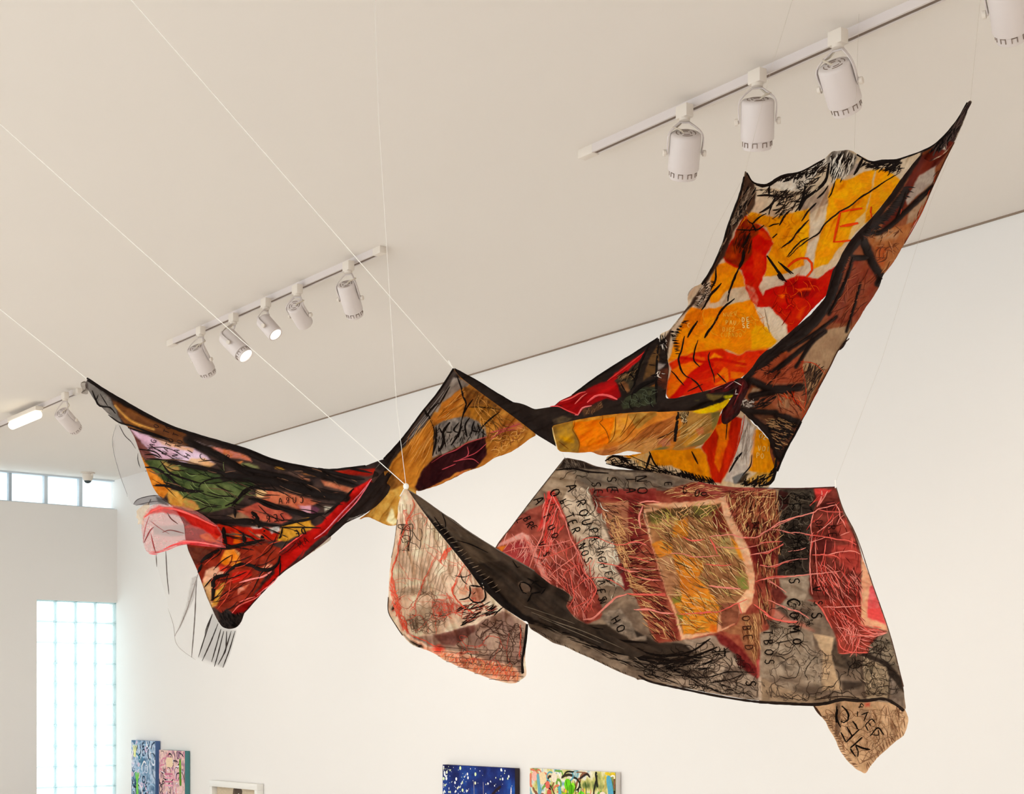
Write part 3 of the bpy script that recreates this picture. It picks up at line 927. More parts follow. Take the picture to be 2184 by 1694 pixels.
H.fill('p 780 1110 950 1080 1100 1110 1300 1160 1500 1220 1830 1260 2178 1380 q 350 640 400 720 250 830 80 920 0 960 r 1400 0 1350 60 1290 110 1000 190 830 190 760 100 p 1450 1694 1200 1560 1130 1440 1000 1350 850 1200', '566036', '3A4428', sc=20)
H.fill('p 1480 1400 1800 1400 2100 1450 1900 1640 1600 1620', '6E7446', '4A5430', sc=16, op=.8)
H.fill('p 980 1110 1200 1150 1240 1230 1100 1250 1030 1200', 'D0A060', 'B88A50', op=.8)
H.fill('p 1080 1480 1200 1500 1300 1600 1460 1694 r 700 60 600 130 480 120 420 70 400 0', 'DDAA58', 'CC8A3C', sc=12)
H.fill('r 640 20 760 60 830 170 700 200 580 130', 'C87A48', 'B89A50', sc=12)
H.fill('q 0 240 150 270 300 330 345 390 150 350 0 340', 'D48A7C', 'C86A48', sc=10)
H.fill('p 1560 930 1750 940 2050 1040 2150 1080 1900 1060 1700 1020', 'D07040', 'D88A80', sc=10)
H.fill('p 1420 840 1560 900 1680 930 1500 910', 'D0B8C0')
H.fill('q 190 420 300 410 420 450 510 540 350 520 220 480', '8A8658', '6A7048', sc=8)
H.fill('q 100 390 240 390 190 430', 'C87848'); H.fill('q 600 410 700 440 780 510 650 480', 'B88438')
H.fill('q 820 430 960 430 1060 500 1200 590 1050 560 900 500', 'D08040', 'B86A38', sc=9)
H.fill('q 930 560 1080 620 1110 670 1000 620', 'C07A5A'); H.fill('q 1230 630 1400 670 1660 740 1600 800 1450 740 1280 700', 'C07858', 'A85A40', sc=9)
H.fill('q 1380 520 1600 500 1940 480 1920 560 1860 580 1560 560 1420 530', 'B22A1A', '7A1A14', sc=8, stretch=(-5, 6))
H.fill('q 1360 780 1560 790 1600 800 1500 820 1380 800', 'C88060')
H.fill('q 400 770 520 745 700 780 900 820 1100 880 1230 920 1120 960 1100 1060 950 1010 800 960 560 920 420 860', 'CC7C58', 'B85A42', sc=16)
H.fill('q 400 770 470 750 540 790 450 880 400 850', 'E0B480')
H.fill('q 940 960 1100 960 1110 1060 1020 1050', 'E0A8B8', 'C89090'); H.fill('q 1110 960 1230 1000 1180 1060 1110 1060', '6A3A4A')
H.fill('q 150 1030 330 960 450 910 560 960 720 1010 800 1060 870 1120 740 1190 560 1170 300 1130', 'C06048', 'A84A3C', sc=14)
H.fill('q 30 1090 200 1050 330 1130 150 1140', 'A88060', '8A6A50')
H.fill('q 1270 980 1380 980 1300 1030', 'D8CFB8'); H.fill('q 1410 850 1520 860 1480 890', 'C8A8C0')
H.fill('r 620 380 760 350 1100 360 1400 390 1700 400 1870 400 1820 560 1640 570 1380 630 1180 630 1050 610 680 590', 'C43020', 'A02018', sc=14)
H.fill('r 620 400 800 400 960 420 860 500 820 560 660 580', '6A2018', '50201A', sc=10)
H.fill('r 810 490 900 460 1090 500 1085 600 950 580 840 540', 'E0802A', 'D86018', sc=10); H.fill('r 1280 470 1350 480 1350 600 1250 600', 'D86020'); H.fill('r 1540 480 1620 490 1600 540', 'E8A080')
H.fill('q 560 1260 700 1220 720 1290 600 1320', 'DAD0C8', 'B0A8A0', sc=5); H.fill('q 330 1230 480 1240 470 1260 350 1250', 'D8C8C0')
H.fill('q 730 1230 900 1160 1080 1110 1110 1210 1160 1240 980 1330 800 1415 670 1430', 'D49A3E', 'B87E30', sc=14)
H.fill('r 660 610 1050 650 1100 680 1420 640 1700 600 1860 660 1880 800 1700 960 1480 1340 1240 1500 1100 1500 980 1400 860 1130 760 900', '96301F', '7A2A1C', sc=18)
H.fill('r 680 640 1060 680 900 760 760 900 700 760', '5A2A20', '6A3424', sc=10)
H.fill('r 1080 840 1150 690 1270 670 1330 780 1350 850 1260 900 1150 880', 'EC9A46', 'E07A2A', sc=16); H.fill('r 1270 670 1340 720 1330 780', 'D8A060')
H.fill('r 900 950 1000 900 1140 920 1200 960 1170 1010 990 1060 890 1160 860 1080', 'E2B294', 'DDA07C', sc=12)
H.fill('r 1060 900 1230 900 1180 980 1080 960', 'D03A28'); H.fill('r 1590 930 1700 870 1760 890 1720 940', 'E09070')
H.fill('r 860 1120 990 1060 975 1340 1040 1410 990 1440 900 1230', 'CFA070', 'B88A58', sc=12)
H.fill('r 1030 1200 1100 1110 1180 1100 1120 1200 1040 1400 980 1420', 'D8A04A', 'C08038', sc=10)
H.fill('r 1240 980 1480 940 1500 1010 1350 1090 1240 1110', 'C22A22'); H.fill('r 1320 1180 1480 1100 1400 1200 1320 1260', 'D8907A', 'C86040', sc=6)
H.fill('q 1890 608 1890 660 1750 840 1500 1090 1300 1330 1100 1480 930 1694 r 2178 690 1850 1030 1550 1350 1420 1480 1250 1525 1235 1495 1480 1330 1780 980 1860 740 2178 500 q 700 1580 900 1400 1100 1270 1250 1180 1500 900 1650 740', 'C42420', '8E1A18', sc=16, stretch=(-45, 6))
H.fill('q 1890 610 1650 760 1500 930 1280 1200 1230 1260 1330 1260 1560 1040 1760 800', 'D02A26', 'B82020', sc=14, stretch=(-45, 5))
H.fill('r 1050 1470 1100 1500 1180 1440 1240 1505 1330 1530 1430 1475 1360 1600 1300 1694 1180 1700 1120 1694 1080 1580', '1A1412', '2A201C', sc=6)
H.crease('q 1890 610 1500 920 1250 1190 1000 1340 720 1580 r 1700 960 1250 1500', 0.035, 14)
H.crease('p 1350 850 1850 1100 q 200 560 600 660 1000 770 1550 850', 0.025, 14); H.crease('p 350 330 900 640 1400 880', 0.02, 10)
H.crease('c 170 130 400 340 700 470 1000 560 1400 640', 0.02, 12)
for ln, wd in (('p 1330 840 1500 930 1600 970 1850 1110 2000 1200 2178 1290', 17), ('q 0 590 200 590 600 650 1000 770 1300 830 1560 850', 21), ('p 1100 1120 1400 1180 1600 1220 1850 1280 2178 1330', 11),
               ('q 20 400 200 480 520 540 800 600 1100 680', 13), ('q 330 290 600 400 900 470 1200 560 1650 690', 12), ('q 250 260 420 330 640 420', 13)):
    H.band(ln, wd, BK, '2A201C', soft=4)
    H.stroke(ln, wd * .8, BK, part='black_gather', taper=.5)
T = H.stroke
for ln, wd in (('q 0 965 100 920 250 800 400 715 580 715', 5), ('q 300 870 400 885 560 970 720 1010', 7), ('q 700 1000 900 1040 1100 1085 1280 1060', 10), ('p 980 1110 1100 1260 1300 1340 1500 1400', 4),
               ('p 780 1190 900 1200 1060 1290 1200 1420 1310 1480 1540 1500', 5), ('p 850 1420 980 1420 1100 1440 1310 1500 1500 1510', 6), ('p 1480 1500 1500 1400 1700 1330 1950 1340', 3),
               ('p 2178 1430 2050 1500 1960 1630 1900 1694', 5), ('p 650 950 900 990 1000 1070', 2.5), ('p 800 1080 960 1090 1200 1110', 3), ('p 560 680 750 740 900 780 1100 850', 4),
               ('r 1150 1000 1230 930 1350 870 1500 890 1600 940 1750 930 1840 850 1860 760', 8), ('r 1200 1000 1010 1055 1000 1200 985 1340', 10), ('r 1090 670 1300 630 1500 590 1660 550', 8),
               ('r 1130 390 1135 500 1170 640', 9), ('r 1380 460 1400 560 1400 620', 8), ('r 1660 430 1630 520 1610 545', 8), ('r 850 230 1000 300 1300 330 1600 350 1880 380', 7), ('r 1000 330 1400 300 1560 330', 8),
               ('r 1490 190 1560 280 1590 400', 11), ('r 1270 120 1280 270', 6), ('r 880 1170 980 1050', 3), ('r 960 1340 1040 1290 1090 1270', 3), ('r 830 850 880 800 1080 680', 9), ('r 800 980 850 870', 8), ('r 1560 20 1900 150 2178 230', 7),
               ('q 680 1420 720 1350 740 1240', 5), ('q 720 1240 1000 1240 1240 1250', 3), ('q 1250 1060 1100 1130 900 1170 740 1220', 6), ('r 1870 820 1850 1020', 3), ('q 1660 740 1500 900 1280 1080', 5),
               ('c 165 130 300 210 560 352 720 412 1010 497', 6), ('c 200 235 240 280 330 350 400 370 480 400 600 440', 4), ('p 100 200 150 330 200 400 330 420 400 500', 4), ('p 180 250 150 330', 2), ('p 200 240 300 400', 2),
               ('c 480 685 560 690 640 690 720 715', 3), ('q 1120 300 1500 450 1900 540', 4), ('q 1200 480 1600 590 1800 620', 8), ('q 1250 520 1500 660 1700 700', 7)):
    T(ln, wd, BK, part='black_gather')
for ln, wd, c in (('q 1890 620 1750 800 1500 1060 1300 1280 1150 1390', 3.2, 'E8808A'), ('r 1330 1110 1500 1060 1640 1030 1750 960', 4, 'F0847C'), ('r 1240 1500 1340 1400 1560 1300 1620 1230', 3, 'E06058'), ('r 1330 1360 1460 1310 1540 1290', 2.5, 'E87068'), ('r 1560 1270 1750 1120 1850 1010', 2.5, 'E87878'),
                  ('q 700 1560 850 1440 1000 1330', 3, 'E05048')):
    T(ln, wd, c, part='silk_edge')
H.letters('MAG', 'p 850 960', (0.35, -0.9), 11, 1.6, BK); H.letters('NATO', 'p 1030 1010', (0.45, -0.9), 12, 1.6, BK); H.letters('NATO', 'p 1170 1040', (0.3, -0.95), 12, 1.6, BK)
H.letters('HI', 'p 1325 1045', (0.55, -0.85), 13, 1.7, BK); H.letters('C', 'p 1520 1060', (0.8, -0.5), 14, 1.8, BK); H.letters('P', 'p 1870 1060', (0.6, -0.8), 14, 1.6, BK)
H.letters('O', 'p 925 660', (0.35, -0.9), 11, 1.6, '1A1210'); H.letters('TO', 'p 1060 730', (0.35, -0.9), 12, 1.6, '1A1210'); H.letters('T', 'p 1180 770', (0.35, -0.9), 12, 1.6, '1A1210')
H.letters('CURA', 'q 985 885', (-1, 0.05), 13, 2.0, '2A1A16', step=1.35, mirror=True); H.letters('ZER', 'q 740 1110', (-1, 0.12), 14, 2.2, BK, step=1.3, mirror=True)
H.letters('AM', 'q 1040 1410', (-0.8, 0.55), 14, 2, '4A1614', mirror=True, step=1.2); H.letters('DE', 'q 1010 1290', (-0.9, 0.35), 14, 2.6, BK, mirror=True, step=1.3)
H.letters('O', 'r 1020 1015', (1, 0), 10, 1.8, BK)
H.hatch('c 420 400 1000 560 1600 650 1300 900 1000 1050 700 900 520 700', 90, 18, 60, 2.2, ['1A1310', '241A16', '1A1310', '6A4A38'], spread=10, bend=.25, part='organza_fold')
H.hatch('c 720 1000 1300 1000 1050 1250 900 1400', 50, -42, 55, 1.8, ['4A1410', '1A1310', '6A1A14', 'C84A38'], spread=14, bend=.3, part='organza_fold')
H.hatch('c 480 560 900 560 1100 700 800 820 560 720', 40, 25, 40, 1.4, ['26301C', '1A1E12', '7A8450'], spread=35, bend=.5, part='organza_fold')
H.comb('r 1100 1590 1090 1690', 8, 170, 7, 1.5, BK); H.comb('r 1420 1480 1330 1620 1300 1690', 16, -10, 7, 1.3, BK); H.hatch('r 1060 1480 1400 1500 1300 1680 1120 1680', 60, 60, 9, 2, ['0E0A08', '0E0A08', '2A221E'])
H.build()
H.hem('c 165 118 300 203 560 348 720 408 1010 493 1150 548 1300 583 1450 603 1640 583', 4, BK); H.hem('c 1500 900 1450 958 1330 1058 1200 1150 1100 1250 1000 1362', 3, '3A1A18')
cl = Cloth('tip_tuft', UPR, 'p -60 110 -20 80 20 60 60 130 40 200 60 260 20 250 -30 240 -60 250 -30 220 0 190 -60 150', shift(dF, -.01), 'A89C8E', '7A6E64', cover=0.7, cell=2, seed=8, folds=(40, 30, 8, .004))
cl.stroke('p 20 40 60 90 120 150', 6, BK); cl.stroke('p -50 105 0 90 50 110', 1.8, '4A4038'); cl.stroke('p 0 60 30 110 20 180', 4, BK); cl.stroke('p -40 230 20 190 60 200', 2, '5A5048'); cl.build()
# sheer red ruffle on the wing
cl = Cloth('red_ruffle', UPR, 'c 470 830 495 800 520 788 570 780 620 790 680 800 740 820 790 850 830 880 862 905 885 950 880 1000 912 1020 800 1012 690 1000 640 1010 600 1030 530 1050 480 1042 466 1010 460 970 452 920 455 870',
           shift(dF, -0.05), 'DE8A84', 'D87A78', cover=0.42, cell=2.4, folds=(20, 70, 18, 0.012), seed=6)
cl.fill('r 100 270 180 170 300 110 450 130 600 170 750 230 900 310 1040 380 1110 480 1040 560 960 480 850 420 700 360 620 260 480 230 300 200 180 230', 'D83028', 'C02420', cover=0.85, sc=10, stretch=(25, 4))
cl.fill('r 110 720 280 740 450 690 640 660 800 640 1000 650 1190 660 1050 620 900 590 780 570 640 560 540 580 520 640 400 680', 'E0545A', 'D83A3A', cover=0.8, sc=8)
cl.fill('r 220 380 400 370 640 350 640 480 560 510 400 510 240 480', '9A6A66', cover=0.5); 
for ln, wd, c in (('r 110 270 200 190 300 150 450 150 600 190 760 250 880 310 1030 380', 4, 'F0645C'), ('r 170 250 120 400 90 590', 2, 'B86A68'), ('r 190 470 230 640 260 730', 2.4, 'A04848'), ('r 100 600 180 440 230 390', 2.5, '8A3A3A'), ('r 350 680 520 610 700 590 900 590', 3.5, 'E85858'), ('r 560 570 760 580 950 610 1100 640', 3.2, 'F07A74'), ('r 110 720 280 740 500 690', 2, 'E86A6C'),
                  ('r 400 200 450 280 540 350', 2.6, '6A3A34'), ('r 170 300 300 400 430 480', 1.4, '8A4A48'), ('r 340 460 440 430 620 470', 2.4, '7A4A46')):
    cl.stroke(ln, wd, c, part='ruffle_edge')
cl.build()
cl = Cloth('grey_tulle_scrap', UPR, 'p 620 1680 680 1600 780 1580 920 1555 1000 1580 1060 1620 1110 1690 1080 1694 1000 1660 900 1670 820 1680', shift(dF, -0.06), '8A8488', '5A5254', cover=0.6, cell=2.2, seed=9, folds=(0, 40, 10, .004))
cl.fill('p 920 1560 1040 1600 1080 1680 960 1650', '2A2220', cover=.85); cl.stroke('p 620 1685 700 1600 920 1555 1040 1600', 1.6, '3A3232'); cl.stroke('p 860 1600 820 1680', 1.6, '2A2422'); cl.stroke('p 640 1690 850 1640 980 1630', 1.5, '4A4244'); cl.build()
cl = Cloth('fringe_scrap', UPR, 'r -10 190 90 110 180 60 170 180 100 290 110 420 60 330 10 380 40 280 -20 270 30 230', shift(dF, 0.01), 'E0C8A8', 'D8B890', cover=0.55, cell=2.2, seed=10, folds=(60, 20, 8, .004)); cl.build()

# ---- black twist and label between wing and middle
cl = Cloth('cloth_label', UPR, 'q 1310 1310 1385 1365 1370 1400 1250 1480 1100 1580 930 1694 900 1694 1000 1590 1150 1470 1250 1380', [(650, 1190, 4.66), (720, 1140, 4.6), (690, 1190, 4.62), (640, 1170, 4.65)], 'DCCDB8', 'CDBBA4', 20, cover=0.9, cell=2.2, seed=11, folds=(-35, 60, 20, .003))
cl.fill('q 1210 1400 1250 1400 1220 1430', '8A8078'); cl.stroke('q 1140 1530 1150 1470 1165 1480 1150 1550', 1.4, '5A4A40'); cl.stroke('q 1210 1480 1220 1485', 2.5, '3A302A'); cl.build()
dG = [(860, 930, 4.53), (814, 985, 4.50), (790, 1023, 4.47), (700, 1140, 4.55), (831, 1049, 4.48), (774, 1098, 4.5), (737, 1116, 4.52)]
G = Cloth('black_twist', UPR, 'd 640 790 480 968 400 1058 378 1140 250 1330 120 1470 0 1592 x 700 1150 707 1143 d 60 1604 150 1522 300 1452 420 1372 530 1252 600 1150 640 1020 700 900 700 820', dG, '221A17', '2E2420', folds=(-50, 120, 18, 0.008), seed=12, cell=2.4)
G.stroke('d 640 790 480 968 400 1060', 2, '5A5048', part='silk_edge'); G.stroke('d 370 1150 250 1330 80 1510', 2.5, 'D86870', part='silk_edge')
G.fill('d 170 1480 240 1470 300 1440 200 1510', '8A8078', op=.6, sc=4); G.comb('d 160 1500 290 1450', 9, -30, 8, 1, '9A9088'); G.build()

# ---- kite shaped middle
dK = [(967, 787, 4.62), (903, 876, 4.56), (814, 985, 4.50), (893, 1049, 4.46), (1016, 1000, 4.50), (1145, 928, 4.48), (1060, 860, 4.56), (980, 920, 4.62), (800, 1100, 4.50), (846, 1121, 4.47)]
K = Cloth('middle_kite', UPR, 'd 1080 188 1110 190 1140 240 1310 385 1500 525 1700 675 1800 758 1730 800 1640 870 1560 915 1430 960 1350 1020 1280 1050 1180 1080 1090 1130 960 1190 850 1225 780 1252 745 1230 770 1270 760 1290 700 1270 650 1400 590 1542 540 1545 480 1530 400 1490 330 1462 250 1500 330 1440 420 1360 530 1250 500 1150 470 1060 560 950 640 790 820 550 950 388',
          dK, 'BC7C38', 'A86A30', nsc=16, folds=(-55, 110, 16, 0.012), seed=13, cell=2.2, ragged=1.0)
K.fill('d 1080 188 1140 260 980 470 880 620 780 740 620 900 540 1060 470 1080 430 1060 640 790 820 550', '2E2420', '5A4E48', sc=10, stretch=(-55, 7))
K.fill('d 1080 260 1140 270 1220 320 1190 350 1140 370 980 480 950 560 920 560 1000 440', '9C8E82', '7A6C62', sc=8, stretch=(-50, 4))
K.fill('d 1140 370 1180 490 1160 560 1100 620 960 675 890 625 960 560 1000 480', 'CC843C', 'B86C2C', sc=10, stretch=(-40, 4))
K.fill('d 880 650 910 720 905 860 820 1060 740 1225 660 1190 600 1130 520 1050 600 920 740 800', 'CC8438', 'B06C2C', sc=10, stretch=(-60, 6))
K.fill('d 500 1070 600 1130 640 1180 560 1250 510 1230', '9A6430', '7A4C24', sc=10)
K.fill('d 1180 340 1310 400 1500 530 1500 560 1350 540 1210 520 1160 420', 'A86A32', '6A4426', sc=9)
K.fill('d 1210 520 1400 500 1480 540 1400 640 1330 680 1200 600', 'B4742F', '8A5A2A', sc=9)
K.fill('d 1500 540 1640 640 1790 755 1640 870 1430 960 1280 1050 1360 930 1360 790 1380 680', 'C4863E', 'A4622C', sc=11, stretch=(-25, 3))
K.fill('d 1380 740 1500 690 1640 640 1690 700 1560 730 1400 800', 'C0604A', 'C88048', sc=8, op=.8)
K.fill('d 920 680 1000 640 1080 620 1200 600 1280 640 1350 690 1372 770 1200 820 1000 920 900 960 920 780', '9A8E84', '6A625C', sc=7)
K.fill('d 1360 780 1365 930 1280 1045 1090 1130 850 1222 780 1250 745 1210 820 1050 900 970 1000 920 1200 830', '2C1013', '3A181A', sc=12)
K.fill('d 1280 1045 1090 1125 960 1185 850 1225 990 1150 1150 1070', 'D08A40', 'C06A40', soft=2)
K.fill('d 520 1250 660 1180 745 1235 765 1280 700 1300 590 1540 480 1530 330 1460 420 1360', 'D2A456', 'C08A40', sc=12)
K.fill('d 540 1390 560 1400 570 1470 600 1500 560 1540 500 1500', 'ECDCAC'); K.fill('d 720 1240 770 1270 740 1280', 'E0B060')
for ln, wd in (('d 1110 250 1150 360 1160 420 1190 490 1170 560 1150 640', 4), ('d 1250 450 1200 520 1170 580', 3), ('d 1480 560 1400 620 1330 690 1290 750', 3.5), ('d 960 500 1000 430 1050 340', 2.5), ('d 880 620 860 580 880 540 960 480', 4), ('d 830 540 860 600 900 640', 5), ('d 1210 520 1330 520 1480 540', 2),
               ('d 880 630 915 720 905 850', 2.4), ('d 960 700 1000 800 960 900', 6), ('d 1050 650 990 740 1010 840', 6), ('d 1130 650 1080 720 1130 740', 3), ('d 1150 640 1130 740 1060 850', 5), ('d 1220 610 1180 680 1200 780', 4), ('d 1260 640 1240 720 1300 730', 4), ('d 930 690 930 800 900 940', 5), ('d 1290 660 1310 720 1360 760', 3)):
    K.stroke(ln, wd, BK, part='black_gather')
K.hatch('d 920 690 1340 680 1360 770 1000 910 910 950', 70, 110, 12, 1.6, BK, spread=30)
for ln in ('d 890 1000 1000 930 1100 890 1200 830 1370 775', 'd 1100 990 1190 950 1280 910 1370 830', 'd 1080 990 1180 970 1250 970 1300 1005', 'd 1200 860 1210 920 1180 960', 'd 1400 740 1520 710 1660 660', 'd 1400 800 1480 740 1600 710', 'd 980 1060 1100 1010'):
    K.stroke(ln, 2.2, 'B84A50', part='pink_thread')
K.hatch('d 1390 760 1700 700 1700 790 1450 930', 60, -30, 16, 1.4, ['D89A50', 'E0A860', '8A4A28'], spread=40, bend=.8)
K.hatch('d 700 780 880 680 890 860 760 1180', 26, -62, 46, 1.1, ['A86428', 'DCA058'], spread=5)
for ln in ('d 1040 340 900 560 700 800', 'd 1000 380 860 560 680 790', 'd 960 470 800 680 640 850', 'd 870 570 720 760'):
    K.stroke(ln, 1.8, '8A7E76', part='silk_edge'); 
K.hatch('d 900 600 1150 400 1100 620', 16, -40, 34, 1.3, ['8A5220', 'DCA058'], spread=8); K.hatch('d 1200 360 1480 540 1700 720 1500 880 1380 800', 46, 38, 34, 1.6, ['6A4420', '8A5626', 'D89A50'], spread=35, bend=.5)
K.crease('d 1170 560 1180 420 1110 240', 0.02, 8); K.crease('d 900 640 900 860 760 1200', 0.03, 12); K.crease('d 1360 780 1360 930', 0.02, 8)
K.build()
K.hem('d 1080 190 950 390 820 551 640 791 480 968', 4, BK)
dA = [(967, 787, 4.60), (1093, 859, 4.52), (1140, 880, 4.48), (1187, 953, 4.42), (1300, 830, 4.50), (1402, 726, 4.60), (1420, 850, 4.42), (1560, 840, 4.32), (1224, 890, 4.44)]
E = Cloth('dark_sash', UPR, 'd 1080 188 1120 195 1280 290 1440 390 1590 478 1640 482 1700 500 1780 540 v 370 890 440 820 600 748 760 640 940 500 1100 390 1350 240 1540 110 1710 10 1740 0 1760 60 1830 250 1860 400 1830 620 1810 790 u 250 905 350 880 600 820 850 760 1000 680 1060 660 1090 760 1000 880 950 915 800 990 600 1070 400 1075 250 1075 0 1090 v 1690 955 1400 970 1200 985 1000 1010 630 1075 345 1140 380 1300 400 1420 d 1970 862 1800 760 1700 680 1500 530 1310 392 1140 262',
          dA, '211916', '2B221D', folds=(-20, 150, 20, 0.010), seed=14, cell=2.4)
E.fill('v 380 880 450 820 600 750 780 680 900 610 1050 570 1150 470 1350 320 1480 220 1590 150 1540 220 1400 370 1300 450 1150 560 1200 620 1235 760 1180 810 1050 790 900 850 760 900 680 1005 560 960 450 880', 'B41E1E', '8A1618', sc=16, stretch=(-25, 4))
E.fill('v 1150 560 1300 450 1430 330 1540 300 1450 480 1380 660 1310 720 1250 640 1200 580', '4A4030', '2E2A20', sc=10, stretch=(-40, 3))
E.fill('v 1200 590 1260 560 1340 600 1350 680 1310 720 1260 650', '8A5C38', '6A442C', sc=7); E.fill('v 1190 490 1300 470 1340 510 1220 540', '7A5838')
E.fill('v 1620 240 1720 90 1740 160 1700 450 1640 490 1520 560 1560 400', '6A4A2C', '4E3822', sc=10); E.fill('v 1590 650 1690 600 1690 680 1620 690', '8A5428')
E.fill('v 1310 760 1450 640 1690 640 1700 860 1480 880 1270 930 1240 860', '2C2D22', '3C3E2C', sc=9); E.fill('v 730 920 840 890 980 830 1000 900 900 960 760 1020', '5A3C28', '3A2820', sc=7)
E.fill('v 350 1060 480 1020 600 1050 500 1100 380 1110', '5A4A34', '40342A', sc=8); E.fill('v 1700 430 1780 400 1850 380 1830 700 1700 600', '3A1E16', '5A3020', sc=9); E.fill('v 1705 330 1800 340 1760 400 1710 430', 'C8BEB8', '9A8E86', sc=5)
E.fill('u 640 850 760 860 860 860 840 890 740 950 660 900', '5C4C28', '6E5A30', sc=7); E.fill('u 490 930 560 920 540 950', '4A4228'); E.fill('u 860 880 1000 870 980 900 900 915', 'B0B030', 'E0D030', sc=5)
E.fill('u 460 1072 600 1040 730 1000 950 910 950 950 880 1010 740 1080 560 1100 480 1090', 'EED028', 'F2C818', sc=8, soft=2); E.fill('u 700 800 900 700 1010 670 1000 760 850 800', '6A1C1C', '3A1414', sc=8, op=.85)
for ln, wd, c in (('v 450 830 600 780 700 720 780 700', 3, 'E05A54'), ('v 640 860 700 800 740 760 800 720', 3, 'E87068'), ('v 800 840 900 760 1000 740 1100 760 1190 800', 5, 'E86060'), ('v 640 1000 680 1000 740 910 860 880', 3.5, 'E87878'), ('v 320 890 430 890 560 950 690 1000', 3, 'D84A4A'), ('v 1060 560 1250 420 1450 260 1540 190', 3, 'C83A34')):
    E.stroke(ln, wd, c, part='silk_edge')
for ln, wd in (('v 600 745 940 500 1350 240 1710 10', 4), ('v 1330 450 1400 520 1420 590 1360 680', 3), ('v 1720 110 1700 300 1690 600 1690 840', 5), ('v 1600 100 1500 300 1400 620', 6), ('v 1230 580 1260 640 1310 720', 3), ('v 1370 740 1500 620 1690 540', 9), ('v 1640 200 1690 210', 2), ('v 1590 350 1680 360', 2), ('v 1620 490 1700 480', 3)):
    E.stroke(ln, wd, '15100E', part='black_gather')
E.hatch('v 1180 480 1480 330 1420 560 1250 560', 34, -35, 14, 1.3, ['1A1512', '8A6A48'], spread=15, bend=.6); E.hatch('v 1280 760 1680 680 1680 880 1300 920', 40, 30, 14, 1.4, ['15100E', '4E5240'], spread=60, bend=.7)
E.hatch('v 780 920 1000 830 1000 900 800 1000', 16, 110, 9, 1.2, '8A6444', spread=20, bend=.8); E.hatch('v 1700 420 1820 440 1760 560 1700 560', 14, 60, 9, 1.2, ['E0D0C0', '15100E'], spread=50)
E.comb('v 1750 40 1730 200 1800 300 1830 330', 26, 200, 7, 1.4, BK)
E.crease('v 450 840 700 780 1100 680 1400 400', 0.02, 10); E.crease('d 1100 200 1590 540 1950 800', 0.012, 9); E.crease('u 0 1000 500 960 1000 800', 0.02, 12)
E.build(); E.hem('d 1090 189 1280 291 1440 391 1590 479', 3, BK); E.hem('v 620 735 940 495 1350 235 1710 5', 2.5, BK)

# ---- lower apron under the knot (behind the front band)
dC = [(1290, 978, 4.48), (1400, 900, 4.50), (1560, 880, 4.46), (1540, 1030, 4.52), (1640, 935, 4.47), (1650, 1010, 4.47), (1450, 1000, 4.52)]
cl = Cloth('lower_apron', UPR, 'b 490 930 500 905 530 890 600 900 720 880 760 820 900 800 1100 740 1200 640 1300 600 1345 640 1420 720 1500 800 1545 905 1530 1010 1505 1070 1470 1110 1400 1125 1330 1125 1250 1120 1190 1120 1120 1115 1050 1095 1000 1080 950 1060 880 1035 800 1012 740 998 690 988 620 972 560 960 500 950',
           dC, 'DCC8A8', 'D2B48C', nsc=14, folds=(85, 120, 20, 0.010), seed=15, cell=2.2, ragged=2.5, cover=1.0)
cl.fill('b 600 895 760 870 880 850 1080 850 1110 900 1150 1060 1060 1050 990 1000 900 960 800 960 740 900 640 920', 'E8961E', 'D07E18', sc=16)
cl.fill('b 640 910 770 870 800 960 740 990', 'E0A860', 'D8B880', sc=10)
cl.fill('b 1080 840 1170 700 1200 640 1340 670 1290 880 1240 1000 1200 1065 1150 1065 1110 900', 'D03410', 'B02410', sc=12, stretch=(95, 4))
cl.fill('b 1200 700 1260 670 1240 820 1190 1000 1160 940', 'E87A14', 'E05A10', sc=10, stretch=(95, 4)); cl.fill('u 760 1260 940 1200 930 1450 820 1440 780 1350', 'EA7A12', 'E8860E', sc=10)
cl.fill('b 1340 650 1410 740 1390 960 1290 1070 1220 1050 1270 950 1300 850 1330 700', 'D4C4B0', 'B8A492', sc=10, cover=.85)
cl.fill('b 1400 740 1480 730 1540 890 1520 1010 1420 1000 1370 990 1385 880', 'E8971F', 'D88A20', sc=12); cl.fill('b 1420 1000 1530 1000 1500 1075 1330 1075', 'D0A860', 'C88A30', sc=8)
cl.fill('b 1270 1030 1340 1000 1370 1010 1340 1060 1280 1070', '2A201A', '4A3A28', sc=6)
for ln, wd in (('b 490 930 540 900 600 910 640 950', 5), ('b 495 945 560 960 620 970 700 985 800 1005', 4), ('b 770 880 750 950 735 990', 5), ('b 760 870 790 940 830 990', 4), ('b 1020 870 1060 950', 3.5), ('b 1330 880 1290 930 1250 1000', 4), ('b 1390 890 1380 960 1330 1020', 2.5), ('b 1540 900 1530 1010 1500 1065 1440 1082', 7), ('b 640 895 760 950 900 1000', 2), ('b 1240 680 1230 800', 2)):
    cl.stroke(ln, wd, BK, part='black_gather')
cl.hatch('b 500 940 900 990 1100 1040 1180 1070 1000 1060 700 990', 150, 20, 15, 2.0, BK, spread=40); cl.comb('b 950 980 1050 1010 1140 1030', 26, 65, 20, 2.2, BK); cl.comb('b 640 920 760 930 900 965', 18, 80, 14, 1.4, BK)
cl.hatch('b 1330 1050 1500 1000 1540 960 1500 1075 1340 1080', 60, -55, 13, 2.4, BK, spread=22); cl.hatch('b 500 900 620 910 700 980 520 950', 40, 15, 14, 2.2, BK, spread=25)
